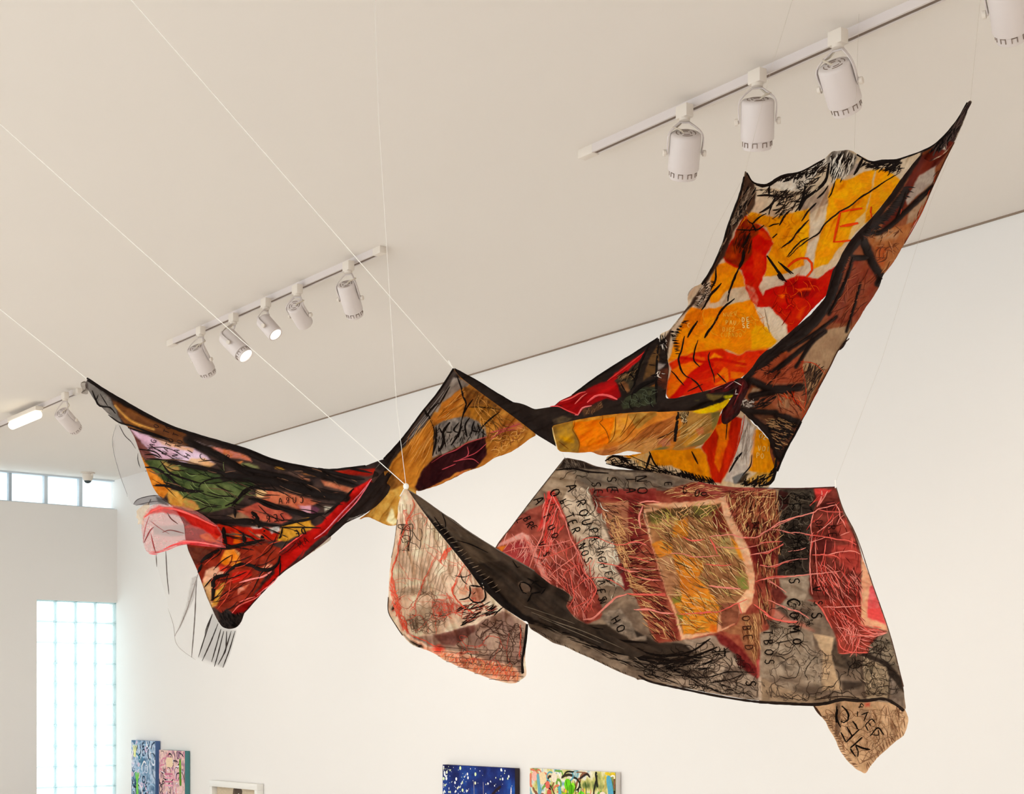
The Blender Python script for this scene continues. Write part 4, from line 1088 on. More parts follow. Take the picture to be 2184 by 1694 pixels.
cl.stroke('b 1345 650 1330 740 1300 850 1260 960', 2, 'C83A20', part='red_thread'); cl.stroke('b 1325 690 1310 800 1285 900', 1.6, 'D84A30', part='red_thread'); cl.hatch('u 1120 1200 1250 1300 1200 1694 1020 1694', 22, 100, 40, 1, '9A8878', spread=14)
cl.stroke('u 1110 1600 1010 1694', 3, '2A2220', part='black_gather'); cl.letters('VOI', 'u 1330 1550', (1, 0.1), 11, 1.7, 'F4C878'); cl.letters('PO', 'u 1310 1645', (1, 0.1), 11, 1.7, 'F0C070'); cl.letters('OZ', 'u 1350 1390', (1, 0.35), 11, 1.7, 'F4D8A0')
cl.build()

# ---- main painted panel at the right
dM = [(1590, 365, 4.55), (1640, 395, 4.62), (1820, 320, 4.72), (1900, 345, 4.66), (1964, 325, 4.50), (2070, 213, 4.36), (1858, 477, 4.46), (1770, 619, 4.42), (1586, 812, 4.36), (1420, 760, 4.58), (1470, 650, 4.62), (1640, 550, 4.78), (1540, 740, 4.68), (1555, 480, 4.60), (1420, 850, 4.46)]
A = Cloth('main_panel', UPR, 't 180 240 200 300 290 425 400 440 470 445 600 360 720 310 900 280 1080 210 1200 120 1250 60 1300 15 1400 10 1500 -5 1570 15 1620 60 1700 90 1790 150 1900 150 2050 130 2178 115 a 1640 405 1720 370 1790 310 1850 240 1900 160 1930 110 1945 90 1962 100 1935 150 1900 240 1870 310 1850 352 1790 420 1700 470 1660 440 1560 640 1490 740 1350 850 1220 965 1140 1130 1110 1240 1000 1350 850 1515 660 1690 u 1150 600 1060 670 850 770 600 830 350 890 160 925 120 850 130 700 150 460 100 350 30 260 b 820 230 825 150 880 130 a 200 1400 250 1330 240 1280 280 1220 320 1205 380 1130 450 980 490 850 560 660 580 600 585 540',
          dM, 'D2BEA4', 'C4AC8E', nsc=30, cover=1.0, folds=(-58, 160, 26, 0.012), seed=16, cell=2.2, ragged=0.8)
A.fill('t 300 480 560 500 880 540 1000 400 1250 180 1240 80 900 290 600 380 400 450', 'DAD0C2', 'C4B6A4', sc=12, cover=.9)
A.fill('t 880 700 1000 620 1100 560 1240 440 1260 560 1240 690 1130 740 1010 830 880 760', '9C8270', 'B09882', sc=18); A.fill('t 1500 330 1560 240 1620 170 1680 190 1620 290', 'A8968A')
A.fill('t 1250 600 1290 480 1350 370 1500 385 1600 345 1700 290 1860 250 1830 350 1800 560 1740 720 1720 940 1500 1170 1380 1290 1240 1470 1050 1550 1080 1340 1150 1080 1220 900', 'F0A61C', 'E6921A', sc=20)
A.fill('t 1870 250 2000 235 2050 290 2178 380 2100 540 1880 790 1800 890 1720 950 1740 800 1790 620 1840 420', 'F0A41E', 'E8901C', sc=18)
A.fill('t 1610 900 1730 800 1720 940 1500 1170 1540 1030', 'DCC8A4', op=.7); A.fill('t 1240 1470 1380 1290 1500 1170 1560 1150 1400 1420 1250 1560 1100 1640 1040 1560', 'DCC2A0', 'D4B48C', sc=20)
A.fill('t 1310 620 1450 640 1480 760 1380 800', 'E07E1E', op=.7, soft=8)
A.fill('t 250 800 400 830 560 870 800 800 1000 760 1010 1000 970 1290 930 1490 800 1540 700 1600 430 1640 460 1400 545 1200 450 1000 200 880', 'E6A030', 'E28C1E', sc=20); A.fill('t 860 1000 1000 960 980 1200 930 1400 880 1300', 'F2B01A', op=.8)
A.fill('s 790 760 900 715 1050 810 1120 900 1140 1040 1080 1050 980 1060 900 1100 800 1230 690 1250 700 1100 690 950', 'EE9C20', 'D8802A', sc=18)
A.fill('s 600 1330 850 1300 1000 1250 1230 1205 1290 1330 1330 1450 1450 1610 1560 1694 u 1560 160 1480 245 1400 285 1180 285 1060 345 900 275 600 310 330 350 200 430 150 450 230 200 s 300 1560 380 1400 450 1300', 'EC9418', 'E27E14', sc=18)
A.fill('u 1260 -40 1420 -20 1560 160 1480 245 1230 270 1220 100', 'F4AC10', 'F0A010', sc=20); A.fill('s 380 1400 600 1290 560 1500 300 1600', 'C86A1C', 'D87818', sc=10)
A.fill('s 1150 100 1050 260 1000 400 890 560 855 660 880 705 1000 790 1095 825 1135 930 1150 1080 1215 1210 1300 1290 1380 1312 1450 1290 1540 1390 1640 1500 1670 1560 1690 1640 1760 1600 1900 1580 2100 1420 2330 1150 2330 760 2178 860 2080 935 1900 900 1800 900 1690 950 1640 1015 1500 1050 1400 1090 1380 1155 1340 1090 1318 1030 1400 880 1430 740 1425 620 1512 490 1480 400 1400 290 1300 220 1230 190', 'BE1C14', 'C82C14', sc=16, soft=2)
A.fill('s 1130 150 1300 230 1340 330 1230 420 1240 620 1090 800 880 690 870 640 1000 420 1060 250', '8A3A16', '7A1C12', sc=14, op=.9); A.fill('s 1160 150 1280 110 1320 200 1250 230', 'C07018', op=.8); A.fill('s 960 600 1040 610 1030 690 950 680', 'C04A1A', op=.7, soft=8)
A.fill('s 1320 300 1400 330 1490 440 1400 430 1310 360', 'D84A14', op=.8); A.fill('s 1260 560 1400 640 1400 800 1300 980 1250 900', 'D84210', 'C82A10', sc=12, op=.8)
A.fill('s 1160 1020 1250 1040 1320 1200 1300 1270 1200 1180', 'D08068', 'C84030', sc=8); A.fill('s 1660 950 2060 950 2100 1100 1980 1200 1740 1170 1650 1050', '9E1614', 'B41A14', sc=14); A.fill('s 1800 1110 1980 1100 1960 1160 1850 1180', '6A1414', op=.85); A.fill('s 1830 1070 2000 1060 2000 1085 1840 1090', 'E8602A', op=.9); A.fill('s 1560 1150 1670 1130 1640 1190', 'EC6A20', op=.9); A.fill('s 1880 1310 1920 1300 1860 1470 1800 1440', 'E05018', op=.8, soft=6)
A.fill('s 1285 1320 1400 1300 1480 1345 1600 1430 1680 1530 1665 1694 u 1650 100 1560 165 1500 100 1420 -30 s 1400 1560 1330 1440', 'DCCAAE', 'D2BC9C', sc=16, soft=2, cover=.95)
A.fill('u 150 465 330 355 500 315 850 262 940 315 1060 350 1180 290 1400 282 1450 270 1150 605 1050 670 600 830 250 905 160 925 120 850 140 700 190 540', 'D83C0E', 'C82810', sc=20)
A.fill('u 190 540 330 470 460 425 640 450 700 500 540 530 440 640 350 750 230 900 150 905 130 850 150 700', 'EE7A0E', 'E8660E', sc=14); A.fill('u 690 380 740 320 860 380 760 400 700 420', 'EA8A1C'); A.fill('u 770 620 880 500 920 530 940 680 880 720 760 740 700 690', 'EC7A10', 'E86A10', sc=12); A.fill('u 960 560 1130 580 1110 640 960 660', 'E88020', 'DD5A14', sc=10); A.fill('u 1030 420 1140 410 1160 500 1020 500', 'D8601A', op=.8); A.fill('u 360 400 480 400 620 440 680 480 620 380 440 350', 'E06A12', op=.7)
A.band('u 700 470 520 560 420 680 300 830 220 910', 15, 'BC1A12', 'C82410'); A.band('u 300 380 450 400 620 440 750 400 900 420 1150 470', 6, 'C02012'); A.band('u 430 640 600 620 760 560', 14, 'C42414', op=.8); A.band('u 400 830 600 760 850 640', 10, 'D02A12', op=.7)
A.fill('t 180 240 200 300 290 430 315 560 305 690 250 800 100 920 20 1080 s 880 640 860 660 720 880 600 1050 520 1230 420 1330 200 1560 b 880 240 860 320 a 60 1690 80 1560 200 1400 260 1320 330 1220 450 980 490 850 580 600', '2A201C', '4A3428', sc=8, stretch=(-60, 5))
A.fill('a 510 700 560 660 640 700 600 760 520 800', '5A3A28', op=.7); A.fill('a 1650 410 1720 370 1850 240 1940 95 1960 105 1850 350 1750 440 1640 540', '241A18', '3A2A26', sc=6); A.fill('a 1640 440 1740 380 1820 340 1850 352 1780 430 1690 470', '6A2418', '4A1C16', sc=10); A.fill('a 1760 380 1800 350 1800 400', 'B8A898')
A.fill('t 1230 90 1300 15 1500 -5 1620 70 1600 180 1500 330 1300 370 1240 200', '4A4038', '9A8E82', sc=5, stretch=(105, 6))
A.fill('s 480 1280 560 1130 640 1000 700 1100 650 1250 560 1330', 'A08A78', '7A6654', sc=6)
# black brush lines
for ln, wd in (('t 730 1385 860 1260 1000 1150 1130 1070 1210 950 1400 795 1520 730 1660 620 1800 530 1960 420 2178 290', 3.2), ('t 640 1265 780 1160 860 1050 1000 895', 4), ('t 620 975 680 860 760 775', 5), ('t 905 915 980 800 1095 680', 4), ('t 530 1135 590 1080', 7), ('t 455 1365 540 1480 600 1570 690 1690', 6), ('t 600 1440 680 1510 800 1600', 4.5), ('t 480 990 540 965 620 950', 3), ('t 310 450 400 470 500 440 640 350 900 290', 8),
               ('t 330 590 470 585 600 600 720 615', 5), ('t 490 460 485 590', 6), ('t 570 600 530 690 450 760 360 810', 5), ('t 520 700 480 840', 3), ('t 1260 170 1210 400 1080 530 960 620 870 780', 7), ('t 1440 340 1400 420', 3), ('t 1340 380 1290 560 1250 620', 3), ('t 1250 460 1180 560 1100 630', 4), ('t 950 430 940 560 900 690 820 800', 5), ('t 1700 100 1640 220 1580 320', 6), ('t 2178 160 2080 220 2000 260', 6), ('t 1800 170 1900 160 2178 125', 9), ('t 1730 210 1900 200', 5),
               ('t 200 900 270 950 340 880 450 820', 3.5), ('t 270 950 320 1050', 4), ('t 330 1040 420 970', 3.5), ('s 1060 800 1010 930 940 1100 920 1230', 5), ('s 1010 1190 850 1330 740 1520 620 1690', 4.5), ('s 840 990 700 1150 620 1290 580 1340', 5), ('s 770 790 765 950 700 1080', 4), ('s 530 1480 450 1600 400 1694', 5), ('s 1130 560 1110 700 1060 810', 7), ('s 1210 340 1110 540', 5), ('s 1250 250 1200 330', 6), ('s 1030 300 1200 310 1330 290', 3),
               ('s 1430 640 1540 800 1680 980', 5), ('s 1580 730 1740 880', 4), ('s 1560 880 1640 960', 9), ('u 365 100 320 300 285 400 340 580 430 640', 4), ('u 535 150 480 390 560 500', 3.5), ('u 690 0 620 125', 5), ('u 690 310 670 400 740 620 750 705', 2.8), ('u 780 580 900 705', 2.8), ('u 190 550 360 740', 2.8), ('u 440 640 530 720 600 825', 3.4), ('u 400 820 600 720', 2), ('s 1680 660 1830 480 1960 400', 3)):
    A.stroke(ln, wd, BK, part='black_gather', jit=1.0)
A.hatch('t 310 500 900 540 1230 130 1240 200 960 620 700 850 560 870 600 700 500 560', 150, -38, 16, 1.8, [BK, '3A2C24'], spread=18); A.hatch('t 1240 80 1500 0 1600 100 1480 330 1300 360', 90, -72, 24, 2.4, [BK, 'D8CCBC'], spread=10); A.hatch('t 1640 120 2178 130 2178 300 2000 280 1700 200', 70, -30, 16, 2.2, BK, spread=22)
A.hatch('t 520 350 900 290 1230 120 1000 350 700 400', 80, -45, 13, 2.2, BK, spread=25); A.hatch('t 560 520 860 560 800 620 600 600', 26, -25, 9, 1.4, BK, spread=30, bend=.8); A.hatch('t 820 420 1010 380 1000 500 860 520', 26, -60, 8, 1.4, BK, spread=50, bend=.8)
A.hatch('a 590 640 650 660 560 800 480 900 380 1130 330 1210 460 980 520 800', 110, -62, 22, 3, ['15100E', '5A4638', '8A7460'], spread=12); A.hatch('a 1700 400 1930 120 1950 110 1840 320 1760 400', 60, -60, 20, 2.4, ['15100E', '4A3A34'], spread=12)
A.comb('u 170 40 195 150 225 250 240 330', 16, 0, 13, 2.2, BK); A.comb('s 700 960 640 1080 560 1180 500 1270', 18, 25, 12, 1.8, BK); A.comb('s 340 1480 270 1560 220 1660', 14, 10, 12, 1.8, BK); A.hatch('s 600 1000 700 1000 640 1200 520 1280', 40, -50, 12, 1.6, [BK, 'D8C8B4'], spread=25)
A.hatch('u 0 90 110 60 140 400 60 330', 50, 80, 15, 1.8, [BK, BK, 'D0C4B6'], spread=18); A.hatch('s 1060 300 1250 320 1200 620 1000 560', 40, 110, 18, 2, ['5A1E10', '3A1810'], spread=15)
for ln, wd in (('t 1405 800 1360 1000 1318 1190', 5.5), ('t 1400 800 1540 775 1690 750', 4.5), ('t 1395 985 1500 970 1635 942', 5.5), ('t 1308 1188 1420 1180 1545 1165', 4), ('t 1805 730 1795 800 1810 870', 4), ('t 725 1510 800 1440 900 1395 980 1400 1035 1460 1040 1550 965 1640', 5.5)):
    A.stroke(ln, wd, 'D8420E', part='red_letter_stroke', taper=.3)
A.letters('DE', 's 1120 1465', (1, -0.05), 10, 1.8, 'F4D890', step=1.2); A.letters('SE', 's 1125 1540', (1, 0), 10, 2, 'F4DC98', step=1.2); A.letters('PAU', 's 910 1500', (1, 0.02), 9, 1.7, 'F0C060', step=1.1); A.letters('DIEZ', 's 870 1590', (1, 0.02), 9, 1.5, 'F0B850', step=.9); A.letters('C', 's 420 1535', (1, 0), 9, 1.6, 'EEC068'); A.letters('NUEV', 's 880 1400', (1, -0.1), 9, 1.4, 'F0B850'); A.letters('CUANDO', 's 850 1660', (1, 0), 9, 1.3, 'F2B444')
A.stroke('s 1395 1320 1420 1450 1460 1640', 1.4, '8A7050'); A.hatch('s 820 100 1900 60 1900 480 1600 600 1450 300', 30, -30, 20, 1.1, 'C8761A', spread=60, bend=.9); A.hatch('s 550 1350 1400 1350 1450 1650 500 1650', 50, 80, 22, 1.0, ['D8801A', 'F4B040'], spread=40, bend=.8)
A.hatch('s 1650 900 2150 950 2150 1150 1700 1550 1450 1200', 30, 30, 26, 1.4, ['8A1410', 'DC4A20'], spread=70, bend=1.0)
A.crease('t 730 1385 1210 950 1800 530', 0.02, 8); A.crease('t 640 1260 1000 900 1240 450', 0.025, 14); A.crease('s 1160 200 1250 700 1180 1080 1400 1300 1690 1560', 0.02, 16); A.crease('u 150 450 500 330 940 330 1300 300', 0.02, 8); A.crease('t 1450 0 1400 400', 0.04, 14); A.crease('a 1960 100 1800 380 1640 540', 0.02, 12); A.crease('t 180 250 250 600 20 1080', 0.03, 14)
A.build()
A.hem('t 200 300 290 425 470 445 600 360 900 280 1200 120', 3.5, BK); A.hem('t 1620 60 1790 150 2050 130 2178 115 a 1720 370 1850 240 1930 110', 3.5, BK); A.hem('a 585 560 560 660 490 850 450 980 380 1130 330 1205', 5, BK)
cl = Cloth('edge_tuft', UPR, 'a 240 1275 255 1240 280 1220 310 1205 325 1215 300 1240 280 1290 255 1300', shift(dM, .01), 'B8AA9A', '7A6E62', cover=.75, cell=2, seed=21, folds=(30, 20, 8, .003)); cl.hatch('a 245 1280 320 1210 290 1280', 18, -50, 8, 1.3, BK, spread=40, bend=.8); cl.build()

# ---- brown side panel right of the ridge
dS = [(2035, 304, 4.42), (1964, 325, 4.46), (1925, 400, 4.44), (1858, 477, 4.40), (1770, 619, 4.36), (1614, 775, 4.32), (1586, 830, 4.30), (1989, 400, 4.60), (1904, 562, 4.66), (1826, 690, 4.66), (1743, 834, 4.56), (1694, 928, 4.48), (1660, 985, 4.46), (1680, 800, 4.42), (1611, 900, 4.40)]
S = Cloth('side_panel', UPR, 'a 1660 410 1760 360 1820 330 1850 350 1790 470 1720 620 1650 780 1600 860 1550 960 1480 1080 1420 1150 1412 1180 1400 1220 1350 1300 1320 1340 1260 1440 1240 1470 1220 1500 1170 1600 b 1920 250 1860 370 1790 500 1740 600 1690 690 1650 770 1600 860 1560 940 1545 990 1525 960 1500 880 1500 800 1410 700 1345 640 1290 600 1310 540 1300 500 1320 430 x 1590 799 1606 783 1631 754 1648 741 1673 719 1697 698 1730 670 1760 635 1770 600 1775 578 1788 560 1796 540 1814 512 1831 493 1857 467 1874 447 1900 414 1920 384 1948 348',
          dS, '8A5034', '7A4028', nsc=22, cover=1.0, folds=(-60, 130, 24, 0.013), seed=17, cell=2.3, ragged=0.6)
S.fill('a 1640 440 1830 330 1840 360 1760 480 1700 540 1600 640 1560 740 1480 860 1400 880 1540 640', '6E2A1C', '54201A', sc=14, stretch=(-60, 3)); S.fill('a 1640 545 1740 490 1725 590 1650 650 1570 730 1560 690', 'A09086', 'B0A296', sc=12); S.fill('a 1700 600 1710 640 1640 790 1550 880 1580 760', 'A88C74', '94745A', sc=12)
S.fill('a 1310 890 1450 870 1600 830 1590 870 1500 1050 1425 1150 1370 1000', 'A0613A', 'B07448', sc=16); S.fill('a 1370 870 1520 880 1500 930 1380 940', 'B89878', op=.7, soft=8); S.fill('a 1380 980 1450 980 1420 1100 1390 1080', 'B0502C', op=.7, soft=8)
S.fill('a 1230 1050 1340 1060 1390 1180 1360 1290 1260 1430 1130 1440 1080 1420 1180 1200', '8E4A32', '7C3424', sc=16); S.fill('a 1080 1480 1210 1450 1235 1500 1150 1640 b 1850 370 1740 360 1700 320 a 920 1694 960 1600', '97795E', 'A68A6C', sc=18); S.fill('a 1050 1130 1240 1040 1180 1220 1080 1400 900 1560 700 1694 650 1694 840 1515 1000 1355', '6C3422', '7E4430', sc=12, stretch=(-50, 4))
S.fill('u 1190 580 1560 280 1640 290 1900 420 1880 500 1920 650 1930 740 1600 720 1450 720 1280 660', '8C4029', '9C4A30', sc=16); S.fill('u 1560 270 1700 280 1660 340 1560 300', 'A8502C'); S.fill('u 1880 470 2050 450 2178 560 2100 700 1960 950 1910 700', 'AC8A66', '9A7656', sc=12)
S.fill('u 1240 760 1370 780 1300 850 1210 860', 'A08468', '8A6A50', sc=8); S.fill('u 1480 720 1860 690 1930 780 1940 960 1860 1150 1700 1110 1550 1060 1500 960 1300 1000 1260 900 1600 860', '8A4630', '9A5C40', sc=16); S.fill('u 1580 900 1700 860 1720 1040 1560 1020', 'A07858', op=.8)
S.fill('u 1080 1040 1300 1060 1550 1080 1850 1200 1780 1330 1700 1500 1560 1560 1500 1500 1450 1350 1250 1180', '6E4830', '50342A', sc=8, stretch=(20, 5)); S.fill('u 1560 1600 1740 1480 1690 1620 1640 1694 1540 1694', '241B18'); S.fill('u 1120 890 1260 1000 1180 1050 1080 1000', '8E7E74', '5A4C44', sc=5)
S.fill('u 1140 700 1200 600 1230 660 1220 760 1160 860', '2A1210')
S.band('x 1960 330 1924 388 1904 418 1878 450 1862 470 1836 497 1818 516 1800 543 1780 580 1775 602 1764 638 1734 674 1700 702 1676 724 1650 746 1634 760 1608 790', 15, '1E1614', '2A1E1A'); S.band('a 1560 640 1450 780 1300 900 1220 960', 15, '241A17', '33241E')
for ln, wd in (('a 1725 610 1640 690 1560 765 1420 885 1300 895', 11), ('a 1290 900 1320 990 1350 1060 1390 1130 1415 1175', 19), ('a 1275 930 1190 1040 1140 1180 1080 1330 980 1460 820 1580 660 1700', 20), ('a 1240 1045 1340 1045', 13), ('a 1285 1200 1250 1330 1200 1490', 6), ('a 1240 1040 1190 1200 1095 1385', 9), ('a 1140 1400 1010 1500 850 1600', 8), ('a 1010 1500 920 1660', 4), ('a 1560 640 1545 700 1500 820', 7), ('a 1410 1170 1390 1200', 16), ('a 1230 1500 1150 1620', 7),
               ('u 2178 40 1900 250 1720 400 1500 560 1420 580', 11), ('u 2100 80 1960 260 1880 380 1800 500', 8), ('u 1150 650 1230 560 1400 350 1560 240', 16), ('u 1230 680 1420 770 1600 790 1870 760', 17), ('u 1220 880 1400 840 1600 810 1860 770', 16), ('u 1090 1060 1300 1080 1540 1090', 13), ('u 1550 1130 1700 1170 1850 1220', 15), ('u 1110 1060 1250 1180 1420 1320 1500 1500 1540 1600', 14), ('u 1540 1600 1600 1690', 16), ('u 1740 850 1820 980 1870 1060', 3), ('u 1450 720 1560 600 1600 560', 3)):
    S.band(ln, wd, '1E1614', '2A1F1B', soft=3); S.stroke(ln, wd * .75, '201714', part='black_gather', taper=.75)
S.comb('x 1925 400 1904 430 1880 458 1856 480 1832 502', 40, 12, 24, 2.6, '1E1614'); S.comb('x 1806 540 1786 580 1768 640 1736 678 1700 708 1650 752 1620 785', 60, 25, 14, 2.2, '1E1614', var=.6)
S.hatch('u 1440 1150 1800 1200 1760 1340 1690 1500 1560 1580 1480 1400', 110, 18, 22, 2.6, ['1A1412', '1A1412', '9A7450'], spread=10); S.hatch('u 1240 920 1560 870 1500 980 1280 1050', 40, -25, 16, 2, '241A16', spread=12); S.hatch('u 1890 480 2150 560 2080 720 1950 960 1920 720', 50, -60, 26, 2, ['2A1E18', '5A4030'], spread=14); S.hatch('u 1100 900 1260 920 1240 1040 1090 1020', 34, -10, 12, 2, ['15100E', 'C8BCB0', '3A2A24'], spread=30)
S.hatch('a 1300 880 1580 860 1500 1060 1430 1140 1360 1000', 36, -20, 26, 1.5, ['5A3222', '6A3A26', 'C08458'], spread=40, bend=.6); S.hatch('a 1200 1100 1380 1160 1260 1430 1100 1440', 46, -55, 30, 1.4, ['5A2A1C', 'A85C40', '6E3020'], spread=22); S.hatch('a 1500 1080 1620 800 1720 620 1760 500 1700 640 1560 950', 40, -62, 22, 1.3, ['4A2A1E', 'C03A1E'], spread=10); S.hatch('u 1250 520 1880 500 1900 700 1500 720', 50, -40, 26, 1.3, ['6A2A1A', 'B0563A'], spread=25); S.hatch('u 1560 870 1920 800 1920 980 1840 1140 1600 1050', 40, 50, 24, 1.4, ['5A2A1E', 'B8744E', 'C83A20'], spread=22)
for ln in ('u 1900 400 1880 520 1920 700 1930 900 1880 1120', 'u 1860 430 2040 460 2178 590', 'u 2178 700 2080 820 1950 1050 1860 1190', 'a 1720 620 1650 780 1560 940', 'a 1540 700 1520 800 1460 870'):
    S.stroke(ln, 1.8, 'B8402A', part='red_thread')
S.crease('a 1655 415 1545 640 1350 855 1135 1135 1000 1365 660 1700', 0.03, 10); S.crease('u 1230 680 1600 790 1870 760', 0.03, 9); S.crease('u 1090 1060 1540 1090 1850 1220', 0.03, 9); S.crease('a 1290 900 1415 1175', 0.02, 8); S.crease('a 1275 930 1080 1330 820 1580', 0.025, 10)
S.build()
S.hem('a 1850 350 1790 470 1720 620 1650 780 1550 960', 2.2, '5A3626'); S.hem('b 1985 180 1920 250 1860 370 1790 500 1740 600 1690 690', 2.4, '4A2E22'); S.hem('b 1545 990 1600 860 1650 770 1690 690', 5, BK)

# ---- orange front band and the dark knot
dB = [(1177, 909, 4.36), (1191, 964, 4.38), (1283, 888, 4.30), (1315, 968, 4.36), (1360, 925, 4.24), (1433, 963, 4.34), (1478, 877, 4.27), (1558, 850, 4.28), (1513, 935, 4.30), (1480, 920, 4.22)]
D = Cloth('front_band', UPR, 'v 342 1140 400 1125 630 1072 820 1035 1000 1008 1200 985 1400 968 1690 952 u 0 1085 250 1072 460 1068 600 1040 730 1003 880 950 955 905 950 960 880 1020 830 1080 815 1140 790 1230 740 1330 680 1420 600 1500 480 1550 380 1575 300 1580 200 1570 v 1700 1450 1610 1460 1560 1500 1450 1480 1330 1460 1200 1500 1100 1515 1000 1525 930 1510 860 1475 700 1490 560 1480 440 1478 415 1430 385 1330',
          dB, 'D88A3C', 'C87A34', nsc=22, folds=(-35, 110, 22, 0.014), seed=18, cell=2.2, ragged=0.5)
D.fill('v 342 1140 630 1072 640 1180 700 1350 690 1485 440 1480', 'BE8C34', '8C6A34', sc=16); D.fill('v 450 1290 560 1290 620 1350 500 1350', 'DDA028', op=.9, soft=8); D.fill('v 630 1072 1000 1008 1170 1000 1160 1250 1080 1365 900 1390 705 1415 690 1300 620 1180', 'EC850E', 'E4760E', sc=18); D.fill('v 630 1072 1000 1008 1300 980 1300 1010 1000 1050 640 1100', 'DDA048', 'C88A38', sc=8)
D.fill('v 1170 1010 1330 985 1450 980 1300 1180 1220 1340 1080 1365', 'DA9648', 'E09A3C', sc=12); D.fill('v 1330 985 1690 955 1700 1000 1500 1150 1430 1180', '9A7034', 'B88A44', sc=10); D.fill('v 860 1475 1000 1440 1300 1380 1600 1150 1940 990 1930 1330 1700 1420 1450 1440 1200 1500 1000 1525 930 1510', 'C27A42', 'B46A38', sc=14, stretch=(-35, 4))
D.fill('v 700 1415 1080 1370 860 1475 700 1490', 'DD7A2A'); D.fill('v 1200 1400 1500 1300 1720 1300 1700 1440 1560 1500 1330 1460 1150 1510', 'D8A060', 'CE9450', sc=12); D.fill('v 1740 1310 1860 1300 1880 1390 1780 1420', 'C07A60', 'C88A60', sc=8)
D.fill('u 280 1072 780 1040 820 1100 760 1250 560 1480 300 1580 200 1570 300 1380 330 1200', 'B98A48', 'A87A40', sc=14, stretch=(-30, 3)); D.fill('u 440 1330 560 1290 540 1420 400 1540 300 1500', 'D0943C', op=.8, soft=8); D.fill('u 700 1090 830 1080 790 1230 720 1330', '7A6A3A', '8C783E', sc=8); D.fill('u 380 1540 560 1400 720 1340 600 1500', '8E7A48'); D.fill('u 500 1300 600 1280 610 1360 540 1390', 'C87A4E'); D.fill('u 0 1440 110 1420 130 1500 20 1500', 'C47A58'); D.fill('v 1640 1450 1800 1410 1860 1420 1720 1470', '7A7040')
D.fill('u 440 1068 600 1040 730 1003 955 905 950 955 870 1030 740 1085 560 1102', 'F0D22A', 'F0B818', sc=10, soft=2); D.fill('u 270 1080 390 1070 420 1120 370 1200 320 1140', 'C8B080', '6A5030', sc=4)
D.stroke('v 1975 960 1960 1100 1945 1200 1930 1345', 7, BK, part='black_strap', taper=.3); D.stroke('v 1925 1205 1800 1270 1700 1310', 2.4, '3A2416', part='black_strap')
for ln in ('v 640 1075 630 1150 610 1190 660 1270 700 1380 680 1470', 'v 1000 1000 995 1070 960 1100 1040 1200 1085 1330 1060 1370', 'v 1168 1020 1150 1250 1080 1365', 'v 1330 990 1290 1150 1230 1250', 'v 1440 985 1350 1130 1220 1290', 'v 430 1340 560 1440', 'v 1560 1010 1430 1150 1300 1300 1200 1360'):
    D.stroke(ln, 1.5, '7A4416', part='seam_thread')
D.stroke('v 345 1140 380 1300 430 1470', 2.5, 'DCBE80', part='seam_thread'); D.hatch('u 280 1090 410 1080 380 1240 310 1180', 22, 70, 9, 1.4, ['E8D8B0', '3A2A1A'], spread=40, bend=.8); D.hatch('v 1100 1400 1900 1050 1900 1350 1300 1480', 30, -38, 44, 1.2, ['9A5A2A', 'DDA468', '8A5028'], spread=8); D.hatch('u 250 1300 750 1150 700 1350 350 1550', 24, -38, 40, 1.2, ['7E6236', 'D8B070'], spread=8)
D.crease('v 860 1475 1300 1380 1600 1150 1900 1000', 0.03, 9); D.crease('u 330 1200 300 1380 200 1560', 0.02, 8); D.crease('v 342 1140 1000 1008 1690 955', 0.015, 6); D.crease('u 380 1540 720 1340', 0.02, 7)
D.build()
dN = [(1569, 810, 4.26), (1590, 830, 4.22), (1560, 870, 4.20), (1545, 900, 4.22), (1600, 850, 4.28)]
N_ = Cloth('knot', UPR, 'u 985 680 1020 650 1060 650 1110 635 1160 690 1190 760 1160 860 1110 940 1080 1000 1090 1080 1050 1130 960 1200 900 1250 870 1245 832 1215 845 1120 830 1080 880 1020 940 950 950 910 1000 870 1010 780',
           dN, '3C1414', '2A1010', nsc=12, folds=(-60, 50, 12, 0.012), seed=19, cell=2)
N_.fill('u 1060 660 1130 660 1150 760 1090 850 1060 780', '5A1C1C', '3A1212', sc=7); N_.fill('u 850 1100 960 980 1000 1080 900 1190', '521A18', '3A1212', sc=8); N_.fill('u 1010 650 1060 655 1040 720 1010 700', '201614'); N_.fill('u 1000 1120 1090 1080 1050 1130 960 1200', '1C1210')
for ln in ('u 985 680 1040 705 1100 740', 'u 1030 790 1020 840', 'u 1010 850 1060 850'): N_.stroke(ln, 1.6, 'CFC0B4', part='tying_thread')
N_.stroke('u 1120 690 1090 800 1040 900 1000 1000', 3, '6E2422', part='silk_edge'); N_.crease('u 1090 660 1060 850 950 1050', 0.02, 9); N_.build()
cl = Cloth('knot_tail', UPR, 'u 690 800 860 730 1000 670 1030 690 1000 780 900 830 780 830 640 850', shift(dN, .02), '5A1A1C', '2A1214', nsc=8, folds=(-20, 60, 10, .008), seed=20, cell=2); cl.stroke('u 880 780 960 720 1000 690', 2, 'A05A62', part='silk_edge'); cl.stroke('u 700 810 860 760', 2, '7A2A2C', part='silk_edge'); cl.build()

# ================================================================== lower textile: grey and pink embroidered cloth
LWR = empty('textile_sculpture', (0.55, 4.25, 1.6))
tag(LWR, 'grey and pink embroidered textile with lettering, hanging below the orange one', 'textile sculpture')
PK, PK2, ST, ST2 = 'E67E74', 'C65E54', 'C09A6C', 'A87E54'

